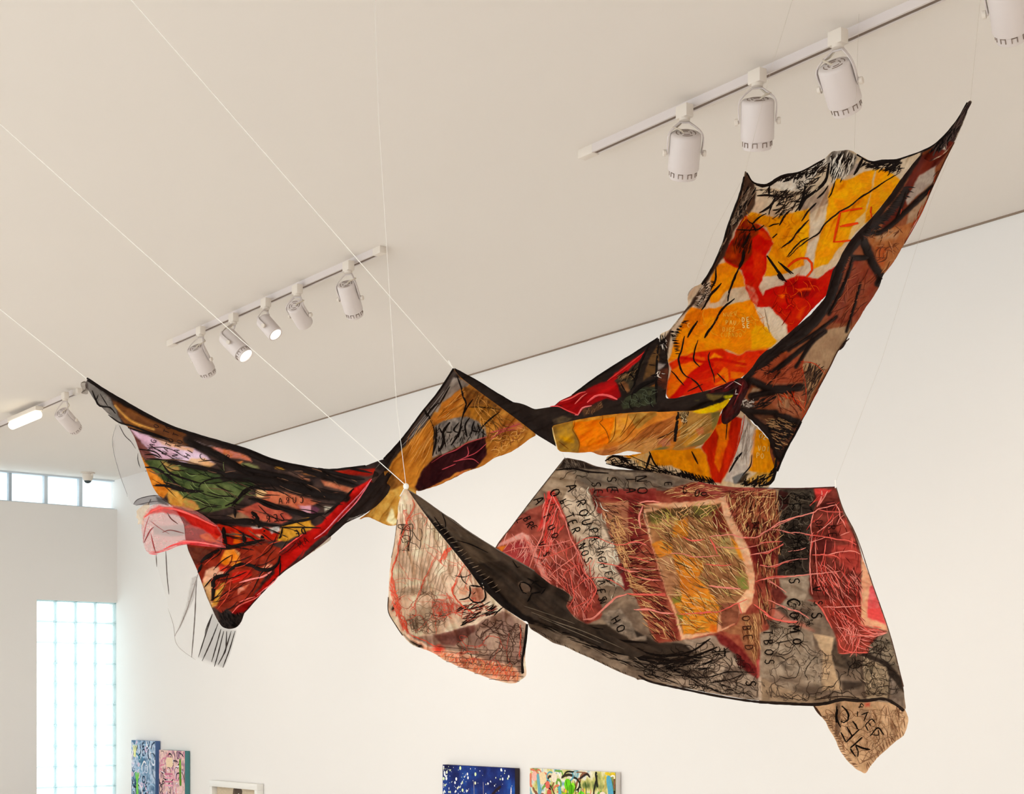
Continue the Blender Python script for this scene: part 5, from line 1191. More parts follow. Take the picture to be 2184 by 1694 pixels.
# ---- corner flap turned back at lower right (behind)
dM2 = [(1739, 1503, 4.24), (1930, 1514, 4.22), (1937, 1534, 4.24), (1844, 1650, 4.34), (1790, 1590, 4.32), (1860, 1560, 4.36)]
cl = Cloth('corner_flap', LWR, 'o 60 150 140 232 290 440 380 560 450 720 560 890 650 1120 810 1310 900 1400 960 1470 1060 1500 1130 1560 1180 1500 1220 1420 1320 1300 1360 1240 1460 1150 1560 1070 1720 920 1880 810 1930 700 1960 600 1972 500 1940 380 1880 260 1800 120 1500 60 1100 60 600 60',
           dM2, 'C4A688', 'B09274', nsc=18, cover=1.0, folds=(80, 90, 18, .010), seed=30, cell=2.2, ragged=1.0)
cl.fill('o 560 180 660 180 640 560 660 700 600 850 540 760 580 500', '5A483C', '8A705C', sc=6); cl.fill('o 1130 190 1220 170 1230 240 1150 250', 'B85A48', soft=6)
cl.fill('o 1000 260 1250 320 1250 480 1100 560 1020 420', '9A806C', op=.6)
cl.wander('o 300 300 1900 300 1900 700 1150 1400 700 1100', 24, 100, 1.0, ['7A5842', '8A6448'], turn=32)
cl.hatch('o 1200 250 1900 300 1900 700 1500 1100 1250 900', 60, 85, 26, 1.1, ['8A6448', 'C4A684', '7A5640'], spread=18); cl.comb('o 900 1400 810 1310 650 1120 560 890 380 560 290 440', 22, 0, 12, 1.8, '6A4A38'); cl.comb('o 1180 1480 1460 1150 1720 920 1880 820', 16, 250, 14, 1.8, '7A5640')
for ln, wd in (('o 680 235 770 320 815 420 800 510 720 560 660 530', 3.8), ('o 585 240 590 480 660 650', 3.6), ('o 600 300 570 450 580 560', 5), ('o 765 940 1020 690', 3.2), ('o 665 745 710 830 765 940', 3.2), ('o 780 640 830 730 880 820', 3.2), ('o 890 530 950 600 990 690', 3.8), ('o 850 1045 940 970 1080 840', 3.4), ('o 950 990 1080 1050 1225 1080', 4.4), ('o 950 1000 1000 1120 990 1220', 3), ('o 850 1060 900 1150 950 1215', 3.2),
               ('o 1020 280 1060 190 1110 240', 2.2), ('o 1000 260 1100 255', 2), ('o 990 340 985 440', 2.2), ('o 1060 410 1200 355', 2.4), ('o 1170 380 1110 530', 2.4), ('o 1135 605 1260 490 1330 570', 2.8), ('o 1135 610 1195 720', 2.8), ('o 1195 560 1250 620', 2.4), ('o 1235 815 1380 660 1490 790', 2.8), ('o 1270 790 1390 800 1390 700', 2)):
    cl.stroke(ln, wd, BK, part='letter', taper=.3)
cl.wander('o 350 400 1800 300 1900 700 1100 1450 650 1050', 20, 80, 1.1, ['7A5C46', '6A4C3A', '9A7A5E'], turn=30); cl.stroke('o 140 232 290 440', 5, '4A3428', part='hem_stitch'); cl.build()

# ---- main embroidered panel
dJ = [(1210, 978, 4.34), (1380, 1012, 4.34), (1560, 1040, 4.32), (1782, 1038, 4.24), (1058, 1172, 4.30), (1131, 1336, 4.14), (1359, 1450, 4.08), (1588, 1491, 4.10), (1737, 1503, 4.16), (1930, 1505, 4.18), (1861, 1245, 4.28), (1500, 1220, 4.40), (1700, 1250, 4.38), (1250, 1200, 4.38), (1300, 1330, 4.24), (1600, 1400, 4.28)]
J = Cloth('embroidered_panel', LWR, 'g 1000 36 1080 50 1220 78 1300 110 1400 150 1560 180 1700 190 1900 200 x 1400 1008 1440 1015 1480 1026 1520 1034 1570 1040 1610 1040 1640 1043 1700 1042 1780 1040 1783 1038 f 1082 230 1110 310 1180 450 1210 560 1260 690 1310 830 1350 950 1390 1100 1420 1220 1428 1300 1435 1345 1400 1315 1340 1303 1240 1296 1150 1292 1050 1306 960 1316 800 1306 600 1286 400 1251 200 1211 50 1182 48 1200 h 1570 1500 1400 1440 1240 1370 1000 1250 800 1165 640 1085 480 1040 360 960 260 900 180 855 150 760 -60 520 -200 300 -300 -60 g 90 1220 140 1130 200 1050 330 900 420 770 580 570 760 340 880 190 960 100',
          dJ, '8E7C6C', '6A5A4E', nsc=26, folds=(15, 150, 24, 0.012), seed=31, cell=2.3, ragged=0.4)
J.fill('g 900 190 1000 36 1220 78 1400 150 1560 180 2178 220 2178 240 1700 240 1350 200 1100 210', '2E2622', '3A302A', sc=10); J.fill('g 1060 170 1350 190 2178 240 x 1480 1026 1480 1040 1400 1040 g 2178 430 1700 430 1300 410 1180 320', '6C6056', '857869', sc=12); J.fill('g 860 200 960 180 1100 260 1180 400 1040 450 960 560 700 460', '9C8A78', '85735F', sc=16)
J.fill('g 1170 400 1300 470 1340 600 1450 850 1560 1050 1650 1250 1740 1500 1760 1694 1400 1694 1280 1500 1200 1300 1110 1050 1000 760 950 600 1040 450', 'CABCAC', 'A89888', sc=18)
J.fill('g 590 690 760 620 830 500 900 570 960 690 1000 800 1060 960 1130 1100 1190 1250 1260 1500 1340 1694 830 1694 540 1480 300 1340 90 1220 140 1130 330 900 430 770', 'A65A4C', '84443A', sc=16); J.fill('h 100 0 850 0 900 100 1040 300 1110 600 1120 700 930 800 830 745 680 645 640 560 740 460 640 400 250 130', '9A4C40', '763630', sc=16)
J.fill('g 780 480 860 470 890 560 1000 800 1010 860 880 640 800 640 720 900 640 1000 740 640', 'CC3A36', 'D8544A', sc=10); J.fill('g 930 650 1000 800 990 860 930 780', 'D86A5E')
J.fill('g 120 1160 300 1070 450 1000 530 1040 560 1130 450 1085 300 1130 130 1195', 'E2A49C', 'D8908A', sc=10); J.fill('g 530 1110 610 1230 700 1420 830 1694 740 1694 620 1400 540 1190', 'E0948C', 'D88078', sc=8); J.fill('g 125 1195 250 1170 180 1265', 'DC6A1C', 'E07A20'); J.fill('g 470 1085 560 1230 545 1450 240 1300 185 1260 260 1170', '98383C', 'A84848', sc=12); J.fill('g 140 1250 300 1310 540 1470 800 1694 700 1640 400 1420 160 1270', 'E8767A', 'D85E60', sc=8)
# maroon field
J.fill('x 1256 1042 1300 1046 1340 1050 1420 1046 1480 1028 1560 1041 1655 1044 1662 1120 1668 1180 1662 1250 1652 1310 1640 1340 1622 1430 1600 1420 1560 1372 1530 1355 1452 1367 1400 1374 1384 1340 1350 1262 1318 1180 1288 1110', '80392E', '9A5642', sc=14)
J.fill('g 1310 440 1700 440 2178 440 2178 600 1700 600 1420 560 1430 700 1480 780 1420 760', '7A2C28', '8C4038', sc=12); J.fill('g 1450 620 1900 600 1980 640 1960 1150 1700 1150 1560 950 1480 780', '94604A', 'A8765A', sc=12); J.fill('h 1350 0 1500 150 1500 300 1400 380 1380 200 1280 60', '70282A'); J.fill('i 0 400 130 440 130 700 200 1000 100 1100 0 1000', '6E2826', '8A3A34', sc=10); J.fill('i 1560 1000 1700 980 1900 1060 1850 1300 1750 1300 1620 1200', '62201F', '742A28', sc=10); J.fill('i 1300 400 1900 380 1940 650 1700 680 1420 640', '8C4C38', 'A05E44', sc=10); J.fill('i 900 150 1250 180 1900 260 1300 350 900 400 820 300', '8A4038', '9A5448', sc=10)
# dark column, right maroon field
J.fill('k 250 150 700 130 745 280 690 430 650 700 640 1240 420 1280 230 1270 260 700 330 640 260 400', '332B26', '463C34', sc=10); J.fill('k 250 160 380 200 360 400 260 440', '4A2422', '3A2422', sc=10); J.fill('k 360 160 690 150 720 280 500 400 380 360', '5A5046', '3E362F', sc=7)
J.fill('k 700 128 985 110 1080 440 1250 780 1305 970 1310 1694 800 1694 640 1500 650 700 690 430 750 280', '6A3029', '7E3E34', sc=14); J.fill('k 960 870 1180 850 1300 970 1310 1250 1150 1180 1000 1040 840 1010', 'AE4A40', '9A3E36', sc=10); J.fill('k 695 128 930 140 770 330 740 280', 'C84844', 'B83C3A', sc=7); J.fill('k 680 760 940 800 930 980 680 980', '5A2422', op=.8); J.fill('k 780 330 960 280 1010 420 800 420', '4A201E', op=.8); J.fill('k 980 640 1090 500 1250 800 1180 860 1060 780', 'B45448', op=.8)
J.fill('l 620 0 1310 0 1310 330 1650 400 1520 470 1420 590 1410 690 1010 700 980 480 900 300 820 160 730 40', '964438', '7C362C', sc=14); J.fill('l 840 0 1300 0 1300 280 1000 360 920 260', '803028', '943C30', sc=12)
J.fill('k 1322 1010 1400 1200 1490 1440 1580 1694 1310 1694', 'E2A080', 'DA8E74', sc=10, soft=2); J.fill('l 1308 -20 1545 -20 1600 180 1665 400 1500 360 1308 325', 'E0A07E', 'D88C72', sc=10, soft=2); J.fill('k 1420 1390 1475 1375 1590 1694 1400 1694', 'E4686A', 'DC5860', sc=8); J.fill('l 1400 -20 1545 -20 1640 330 1500 270 1390 235', 'DC5658', 'E06A68', sc=8); J.fill('l 1400 120 1560 100 1620 300 1400 230', 'C84A48', op=.8)
J.fill('k 240 1270 640 1240 620 1500 520 1694 260 1694 340 1560 280 1400', 'A09080', '8A7A6A', sc=12); J.fill('k 130 1300 260 1420 350 1540 240 1650 150 1500', '5E2A26', '7A3E32', sc=8)
# pale window in the middle
J.fill('i 205 480 300 450 500 440 800 425 1100 395 1255 345 1290 470 1350 650 1480 880 1560 1040 1615 1290 1640 1450 1605 1600 j 1630 60 1600 280 1500 410 1440 420 1380 560 1210 640 1150 660 680 765 600 420 480 130 i 190 620', 'E2AA8C', 'DA9878', sc=10, soft=2)
J.fill('i 225 570 420 525 700 495 1000 470 1195 440 1225 600 1320 780 1390 960 1470 1190 1540 1400 1560 1560 j 1550 100 1400 270 1185 390 1150 620 1090 660 705 695 600 330 500 150 i 330 1060', '8C6244', 'A07650', sc=12, soft=2)
J.fill('i 230 560 420 525 1000 470 1190 450 1080 600 900 640 700 600 480 640 260 700', '5A4830', '6E5638', sc=9); J.fill('i 1080 560 1200 480 1230 640 1320 800 1240 830 1100 780', '6A2A24', '7A3428', sc=8)
J.fill('i 600 680 760 630 790 770 760 900 560 880 580 780', 'C48422', 'B07426', sc=8); J.fill('i 305 970 420 920 560 970 580 1090 400 1140 350 1080', 'C68424', 'B8762A', sc=8); J.fill('i 560 1110 760 1110 960 1200 980 1280 900 1400 1040 1560 1100 1694 700 1694 660 1400 600 1300', 'C88420', 'BA7420', sc=12); J.fill('j 560 230 1000 130 1100 180 1170 330 1140 600 1060 650 710 690 690 450', 'CE881C', 'BE7A1E', sc=12); J.fill('i 1310 880 1400 960 1500 1200 1440 1160 1340 1000', 'C88822'); J.fill('i 380 1150 580 1120 620 1400 680 1600 500 1640 430 1400', 'AA8262', '9A7050', sc=9)
J.fill('i 1180 880 1320 900 1440 1180 1300 1120 1190 1000', '9A8E5C', 'A8845A', sc=8); J.fill('i 1360 1380 1500 1400 1560 1560 1440 1560', '74803A', '8A7A48', sc=7); J.fill('i 850 480 1080 460 1000 600 860 600', '6A6434', op=.8); J.fill('j 620 420 700 440 700 520 640 480', '7A7A34'); J.fill('j 560 220 700 200 660 270 580 290', '7E7A34'); J.fill('i 280 600 440 580 420 700 300 720', '6A6C34', op=.7); J.fill('j 1060 560 1140 560 1140 660 1060 650', 'DC6A14', op=.85); J.fill('j 1180 280 1420 280 1440 400 1400 540 1200 620 1190 420', '8E5A44', '7A4A38', sc=9)
# lower grey field
J.fill('j 0 760 400 790 640 800 1000 880 1200 780 1100 960 900 1040 600 1080 300 1050 0 1010', '2B2421', '4A3E36', sc=9, stretch=(8, 5)); J.fill('h 0 560 200 600 640 700 930 800 1400 800 1850 1040 2178 1100 2178 1280 1700 1230 1200 1130 800 1000 400 860 0 700', '40362F', '2E2723', sc=10, stretch=(25, 5)); J.fill('h 1100 700 1200 620 1350 600 1480 760 1560 960 1680 940 1690 1010 1500 1010 1400 950 1200 820', '94867A', '6E6258', sc=9)
J.fill('h -40 200 500 300 700 470 640 560 400 560 200 600 -40 620', '453931', '5A4B40', sc=12); J.fill('h 460 300 600 340 710 420 700 470 600 500', '85786C', op=.9)
J.fill('j 700 760 1100 700 1300 880 1500 1150 1700 1260 1700 1540 1200 1480 800 1390 400 1290 300 1180 700 1080 1000 1020 820 900', 'A89788', '8E7D70', sc=14); J.fill('j 0 1000 600 1090 1000 1170 1200 1100 1000 1250 600 1260 200 1200 0 1120', '7A6A5E', '5E5046', sc=9, stretch=(8, 4)); J.fill('j 1250 1100 1500 1110 1640 1180 1500 1220 1300 1350 1200 1300', '6A5A50', op=.8)
J.fill('j 1450 430 1700 420 1720 600 1650 1080 1600 1070 1500 860 1440 700 1200 650 1400 560', '9C6C4C', '8A5A40', sc=10); J.fill('j 1120 690 1260 700 1450 860 1640 1080 1690 1230 1660 1270 1500 1140 1400 960 1180 800', '681E20', '7E3430', sc=7); J.fill('j 1640 1000 1720 1020 1720 1250 1660 1240', 'A8504A')
J.fill('l 0 420 400 300 680 420 700 560 780 760 800 1150 700 1240 300 1130 100 1010 0 1000', '9E8F80', '857566', sc=14); J.fill('l 0 1000 300 1130 700 1250 1300 1240 1360 1280 700 1340 0 1310', '8A7662', 'A08A74', sc=14); J.fill('l 690 430 950 480 930 760 1000 1000 1060 1170 800 1160 820 700', 'B69E82', 'A48C72', sc=12); J.fill('l 980 480 1010 690 1030 700 1300 710 1290 860 1100 880 960 850 920 700', '3E342D', '5A4C40', sc=9); J.fill('l 1290 700 1480 690 1660 800 1830 1000 1870 1200 1700 1010 1480 800', '3A302A', '2E2622', sc=8); J.fill('l 1400 690 1420 600 1540 470 1660 420 1740 640 1830 960 1660 800', '8A7C6C', '74675A', sc=12); J.fill('l 1340 740 1640 860 1680 1100 1660 1290 1380 1290 1340 1000', '9C8A74', '84735F', sc=10); J.fill('l 1690 1000 1850 1200 1870 1400 1700 1290', '8E7F74', '6E6056', sc=9)
J.fill('l 440 1120 820 1090 720 1250 480 1200', '54463C', op=.85, soft=12); J.fill('l 1060 1050 1120 1050 1360 1060 1360 1110 1080 1180', '3A302A', op=.85, soft=6); J.fill('l 130 1000 400 1000 500 1060 140 1050', '5A4A40', op=.7, soft=10); J.fill('l 200 120 300 90 400 240 360 260', '4A3E36', op=.85); J.fill('l 60 240 140 260 250 380 150 380', '453A33', op=.85); J.fill('l 180 680 300 800 420 900 330 900 240 780', '4E4239', op=.8, soft=8); J.fill('l 100 60 220 110 400 260 560 290 700 400 400 300 200 260', 'BC6A5A', op=.6, soft=8)
J.band('j 1700 1250 1705 1530', 6, 'B4A292'); J.band('l 1300 720 1330 1000 1360 1270', 5, '5A4A40'); J.band('l 1690 930 1660 1280', 2.5, '3A302A')
# stitched hair-fine threads
def swirl(p): return 20 + 60 * math.sin(p[0] / 55.0) + 30 * math.cos(p[1] / 40.0)
J.hatch('x 1262 1055 1370 1065 1380 1170 1330 1180', 60, lambda p: 25, 18, 1.3, [ST, ST2, '6A2A24', '3A201A'], spread=25); J.hatch('x 1300 1120 1385 1200 1440 1360 1390 1365 1350 1260', 230, lambda p: 10 + (p[1] - 1240) * 0.35, 26, 1.3, [ST, ST2, '54201C', '3A1A16'], spread=14); J.hatch('x 1290 1100 1330 1110 1350 1260 1320 1180', 70, 62, 30, 1.3, [ST, ST2], spread=12)
J.hatch('x 1385 1095 1530 1075 1590 1210 1590 1260 1530 1300 1460 1340', 330, lambda p: 38 + (p[0] - 1480) * 0.12 + (p[1] - 1220) * -0.12, 24, 1.3, [ST, 'CDB088', '6A5030', ST2, 'B0A060'], spread=14); J.hatch('x 1390 1085 1530 1070 1520 1100 1400 1130', 70, lambda p: 60 if p[0] < 1450 else -35, 18, 1.3, ['A89C50', '4A3A24', ST], spread=16); J.hatch('x 1450 1290 1530 1280 1525 1345 1460 1350', 60, 12, 20, 1.3, ['D0A050', '8A7430', '9A5A20'], spread=22)
J.hatch('x 1545 1050 1660 1050 1665 1180 1620 1160 1560 1110', 200, lambda p: 115 - (p[0] - 1600) * 0.3, 20, 1.3, [ST, ST2, '4A1E1A', '3A1A16'], spread=22); J.hatch('x 1610 1160 1660 1150 1650 1310 1620 1330', 130, 84, 26, 1.2, [ST2, '4A2A1E', '3A1E18', ST], spread=10); J.hatch('x 1590 1300 1625 1330 1615 1420 1585 1350', 60, 78, 24, 1.2, [ST, '6A4028', ST2], spread=12); J.hatch('x 1440 1025 1560 1045 1655 1048 1640 1062 1450 1062 1420 1055', 90, -8, 22, 1.2, [ST, ST2, '5A2420'], spread=14)
J.hatch('x 1730 1060 1780 1050 1830 1160 1836 1340 1780 1330 1730 1250', 150, lambda p: 100 - (p[1] - 1180) * 0.3, 26, 1.3, [PK2, 'C4453C', '5A1E1A', '4A1C18'], spread=20); J.hatch('x 1745 1210 1835 1230 1838 1330 1790 1370', 110, 55, 30, 1.3, [PK2, PK, '7A2A22'], spread=10)
J.dark = 0.94
J.hatch('x 1120 1150 1240 1160 1280 1250 1250 1320 1200 1290', 190, lambda p: 60 + (p[0] - 1180) * 0.4, 28, 1.3, [PK, PK2, 'F0847C', '7A2A26'], spread=24); J.hatch('x 1070 1150 1130 1145 1180 1220 1110 1190', 50, 110, 26, 1.2, [PK, 'F09088'], spread=25); J.hatch('x 1160 1070 1180 1060 1200 1130 1150 1200', 60, 105, 30, 1.6, [PK, PK2, 'E0443C'], spread=10); J.hatch('x 1795 1330 1880 1335 1850 1385 1800 1390', 60, lambda p: 100 if p[0] < 1835 else 15, 26, 1.3, [PK, PK2], spread=16)
J.hatch('x 1690 1050 1735 1045 1725 1230 1665 1225 1665 1130', 90, 15, 10, 1.3, ['1E1815', '6A6054', '15100E'], spread=50, bend=.9); J.hatch('x 1720 1380 1770 1400 1750 1470 1700 1440', 90, 30, 7, 1.0, ['5A4A3E', '453830', '8A7A68'], spread=70, bend=.9); J.hatch('x 1840 1400 1895 1430 1890 1470 1845 1460', 60, 10, 8, 1.1, ['4A3E34', 'BCA88E'], spread=60, bend=.9); J.hatch('x 1680 1280 1740 1290 1730 1340 1690 1330', 60, 30, 9, 1.3, [BK, '3A2E28'], spread=70, bend=.9); J.hatch('x 1855 1370 1895 1355 1900 1400 1860 1395', 30, 30, 9, 1.3, BK, spread=70, bend=.9)
J.wander('x 1460 1370 1620 1440 1620 1490 1400 1460', 22, 90, 1.1, ['4A3C34', '5A4A40'], turn=30); J.wander('x 1640 1320 1780 1400 1760 1490 1640 1490', 18, 90, 1.1, ['4A3C34', '6A5A4C'], turn=30); J.wander('x 1200 1000 1300 1060 1340 1200 1300 1300 1230 1100', 22, 80, 1.1, ['4A3E36', '6A5C50'], turn=35); J.wander('x 1860 1330 1925 1480 1850 1490', 10, 70, 1.1, ['3A302A'], turn=35); J.wander('x 1530 1350 1620 1440 1580 1430', 16, 60, 1.4, ['5A1A1C', '2A1614'], turn=35)
J.hatch('x 1150 1340 1400 1450 1600 1490 1600 1480 1380 1400 1200 1320', 140, 22, 34, 1.6, ['241C18', '1A1412', '7A6A5C'], spread=8); J.hatch('x 1400 1395 1560 1390 1500 1430 1380 1430', 70, -10, 30, 2.0, ['15100E', '241C18', '6A5C50'], spread=12); J.comb('h 200 830 640 1060 1200 1320 1560 1480', 44, 60, 9, 1.3, '2A211C'); J.hatch('g 940 100 1030 50 1350 180 1000 190', 40, 65, 14, 0.9, '6A5E54', spread=10); J.hatch('x 1470 1470 1700 1495 1700 1460 1480 1440', 60, 50, 14, 1.0, ['6A5A4E', '5A4A40'], spread=30)
CR = ['2A211C', '3A2E27', '1E1714']
J.wander('x 1200 1000 1280 1010 1350 1020 1470 1035 1480 1045 1270 1050 1300 1200 1330 1300 1280 1310 1220 1120 1150 1110', 22, 80, 1.1, CR, turn=34)
J.wander('x 1380 1385 1520 1365 1600 1430 1625 1490 1480 1475 1370 1440', 50, 80, 1.4, CR, turn=30)
J.wander('x 1640 1300 1700 1280 1740 1380 1790 1400 1840 1500 1640 1495', 30, 80, 1.2, CR, turn=34)
J.wander('x 1800 1400 1900 1360 1925 1480 1840 1490', 26, 70, 1.3, CR, turn=34)
J.wander('x 1660 1050 1735 1045 1725 1230 1665 1230', 34, 60, 1.5, ['120E0C', '5E5348', '1A1512'], turn=40)
J.hatch('x 1225 1030 1290 1060 1330 1240 1310 1290 1250 1150', 60, 65, 18, 1.2, ['5A4C42', '8A7A6C', 'DCD0C0'], spread=25, bend=.6)
J.hatch('x 1400 1110 1530 1090 1585 1220 1530 1330 1470 1345', 120, 42, 34, 1.1, ['4A3420', '5A3A24', 'D8B478'], spread=12, bend=.3)
J.hatch('x 1545 1050 1660 1050 1660 1160 1590 1140', 80, 100, 26, 1.0, ['D0A878', '2E1612'], spread=25)
J.hatch('x 1270 1060 1380 1070 1440 1365 1395 1365 1330 1180', 110, 18, 30, 1.0, ['D0A878', '2E1612', '3A1A16'], spread=22)
# long pink threads
for ln, wd in (('g 540 1460 620 1220 700 1040 760 780 830 520', 3.4), ('g 830 520 900 650 1000 850 1060 1060 1160 1240 1230 1420', 2.6), ('g 200 1260 400 1210 620 1190 900 1150 1100 1090', 2), ('g 700 1340 900 1270 1100 1180 1250 1090 1400 1070 1550 1130 1650 1160', 2), ('g 1650 1165 1760 1160 1900 1120 2050 1160', 2.6), ('g 1250 1640 1130 1440 1030 1340 1000 1220', 2), ('g 740 1640 900 1480 1100 1330 1160 1220', 2), ('g 1400 1390 1600 1420 1740 1460 1850 1510', 2), ('h 830 0 880 130 960 210 1040 350 960 500 880 640', 3), ('h 690 120 740 350 750 460 680 580', 3), ('h 740 360 860 250 960 200 1150 200 1300 270 1410 350', 2.2), ('h 720 600 860 530 960 470', 2.4), ('h 870 740 1000 720 1110 620 1200 530 1300 450 1430 410', 5.5), ('h 1050 690 1180 560 1320 430', 3), ('h 1430 400 1650 420 1930 400', 3), ('h 1520 610 1700 600 1850 640 2040 660', 3.4), ('h 1330 70 1450 110 1600 120', 2.2), ('h 1500 170 1700 210 1880 230', 2), ('h 600 180 640 120 760 60 830 0', 2), ('h 300 60 340 160 460 230', 5),
               ('i 0 965 120 950 240 990', 2.2), ('i 0 1130 130 1160 300 1220', 2.2), ('i 0 1330 60 1330', 3), ('i 100 1390 250 1430 430 1440', 2.4), ('i 0 1620 250 1620 480 1640', 3.4), ('i 130 450 250 420 400 430', 3), ('i 190 480 140 620 160 760', 5), ('i 700 880 830 930 980 910', 3.4), ('i 1040 880 1200 860 1320 850 1480 890 1660 880 1800 790 2000 700 2178 620', 3), ('i 1480 890 1560 900', 5), ('i 1800 790 1950 790 2150 850', 2), ('i 1500 1020 1650 990 1760 950 1980 940', 2.2), ('i 1560 1115 1760 1080 1900 1030 2000 970', 3.2), ('i 1100 1010 1300 1020 1500 1030', 2), ('i 540 1090 700 1100 860 1140 1200 1120', 2.4), ('i 1000 1230 1200 1250 1330 1240', 2.4), ('i 1640 1460 1760 1420 1900 1390 2178 1390', 3), ('i 1700 1240 1880 1270 2000 1220 2178 1180', 2), ('i 1040 1510 1200 1530 1450 1550', 4), ('i 1800 1450 1950 1530 2040 1600', 2), ('i 0 1290 400 1300', 1.8), ('i 1050 900 1110 1000 1150 1100', 4),
               ('j 80 370 300 370 420 410 580 420', 3.6), ('j 640 430 900 410 1050 400 1180 390 1400 290 1530 230', 2.8), ('j 920 420 1060 390', 5), ('j 1620 300 1760 400 1860 480 2100 530 2178 520', 4.5), ('j 1800 240 1900 280 2178 400', 2.2), ('j 0 170 200 180 480 175', 3), ('j 1420 280 1460 420', 3),
               ('k 0 720 100 680 250 580 450 510 680 450 760 400 880 370 1000 340', 3.4), ('k 760 410 900 435 1080 440', 2.8), ('k 980 330 1030 420 1040 500 1080 560 1110 640', 2.6), ('k 800 160 800 250 740 370', 4.4), ('k 880 170 820 270 760 360', 3), ('k 700 430 660 600 680 740', 2.6), ('k 680 740 660 900 650 1100 660 1300 680 1500', 2.8), ('k 720 770 720 900 740 1200 760 1350 810 1450', 2.2), ('k 290 690 400 710 480 700 660 730', 2.4), ('k 580 730 800 750 1000 790 1150 810 1250 860', 3.2), ('k 650 830 780 790 860 760', 2.4), ('k 1040 740 1160 690', 2.2), ('k 940 540 860 620 740 700', 2.6), ('k 370 945 500 930 600 900', 2), ('k 0 965 100 970 200 910 310 860', 3.2), ('k 0 830 290 820', 2), ('k 680 990 800 990 960 1000 1040 1050', 3), ('k 840 1000 1000 960 1180 940 1300 980', 2.6), ('k 0 1130 150 1140 300 1090 400 1060 620 1040', 2.2), ('k 0 1320 100 1300 300 1280 600 1250 800 1230 1040 1200', 2.8), ('k 830 1060 860 1200 960 1380', 2.2), ('k 860 800 830 1000 780 1170', 2.4), ('k 840 1130 1000 1300 1080 1550', 2), ('k 820 1665 1060 1665 1310 1645', 2.6), ('k 1000 600 1040 520 1090 480', 2), ('k 110 1310 240 1400 300 1450', 2),
               ('l 720 30 800 110 880 260 940 370', 3.4), ('l 830 95 1000 95 1300 75', 2.4), ('l 980 350 1130 390 1200 560', 2.2), ('l 1280 340 1450 430 1650 420', 2.4), ('l 1240 450 1480 470 1650 420', 2.8), ('l 1100 450 1200 470 1480 460', 2), ('l 1010 500 1060 620 1200 680', 2.4), ('l 1030 690 1200 680 1400 680', 3), ('l 150 10 250 60 330 110', 2.4), ('l 50 180 180 240 340 270 500 270', 3), ('l 360 120 500 150 640 240', 3), ('l 1000 170 1120 200 1240 270', 2)):
    J.stroke(ln, wd * .85, PK if rng.random() < .6 else PK2, part='pink_thread', taper=.5, jit=1.0)
# lettering
def word(txt, pos, dv, size, wpx=2.6, c=BK, step=1.0, mirror=False): J.letters(txt, pos, dv, size, wpx, c, step=step, mirror=mirror)
word('A', 'g 1080 425', (.38, .93), 22, 3); word('ROU', 'g 1205 625', (.28, .96), 20, 2.8, step=1.25); word('PA', 'g 1365 985', (.25, .97), 18, 2.6); word('AGH', 'g 1450 1270', (.3, .95), 16, 2.2); word('EB', 'g 1560 1540', (.2, .98), 15, 2.2); word('O', 'g 870 490', (.45, .9), 22, 3.2); word('P', 'g 980 605', (.45, .9), 14, 2.8, mirror=True); word('A', 'g 660 590', (.45, .9), 20, 3); word('TER', 'g 1060 790', (.38, .93), 18, 2.7, step=1.1); word('NOS', 'g 1220 1180', (.4, .92), 17, 2.4, step=1.1)
word('BR', 'g 510 830', (.42, .9), 16, 2.4); word('L', 'g 420 850', (.42, .9), 14, 2.2); word('E', 'g 600 940', (.42, .9), 13, 2.2); word('UO', 'g 820 940', (.42, .9), 16, 2.3, step=1.4); word('T', 'g 760 790', (.42, .9), 15, 2.3); word('VS', 'g 700 1150', (.4, .92), 14, 2.2, step=2)
word('S', 'g 1400 390', (0, 1), 20, 2.6); word('E', 'g 1430 480', (0, 1), 16, 2.3); word('SE', 'g 1600 320', (.05, 1), 20, 2.6, step=1.3); word('E', 'g 1640 480', (0, 1), 14, 2.2); word('TA', 'g 1850 320', (.0, 1), 20, 2.6, step=1.35); word('NO', 'g 1990 310', (.05, 1), 22, 2.7, step=1.35); word('E', 'i 515 200', (0, 1), 14, 2.2); word('GO', 'i 730 270', (.9, .25), 16, 2.2, step=2); word('O', 'i 975 325', (0, 1), 14, 2.2)
word('ES', 'h 1100 380', (.2, .98), 18, 2.6, step=1); word('A', 'h 1110 260', (.2, .98), 14, 2.4); word('N', 'h 1120 500', (.3, .95), 14, 2.2); word('HO', 'h 1290 740', (.5, .85), 19, 2.8, step=1.3)
word('OBED', 'j 1520 480', (.1, 1), 18, 2.2, '3A2018', step=1.35); word('TBOS', 'j 1800 660', (.06, 1), 19, 2.8, step=1.3); word('S', 'j 1580 1320', (.0, 1), 22, 3.4)
word('PARA', 'k 460 700', (0, 1), 20, 2.2, '15100E', step=1.1); word('ES', 'k 450 1100', (0, 1), 22, 3, step=2.0); word('C', 'k 440 1610', (0, 1), 27, 3.8); word('O', 'l 450 195', (.05, 1), 20, 3); word('M', 'l 450 370', (.05, 1), 22, 2.8); word('O', 'l 485 535', (.05, 1), 19, 3.4); word('VS', 'k 740 1430', (.1, 1), 18, 2.6, step=2.0); word('S', 'l 740 200', (.05, 1), 22, 3.2); word('E', 'k 520 260', (.0, 1), 18, 2.2, '15100E'); word('C', 'k 480 360', (0, 1), 18, 2.2, '15100E')
word('DP', 'k 765 570', (0, 1), 15, 2, '2A1210', step=1); word('RE', 'k 930 640', (0.1, 1), 16, 2, '2A1210', step=1.2); word('TE', 'i 1640 700', (.1, 1), 14, 1.8, '2A1814', step=1.2)
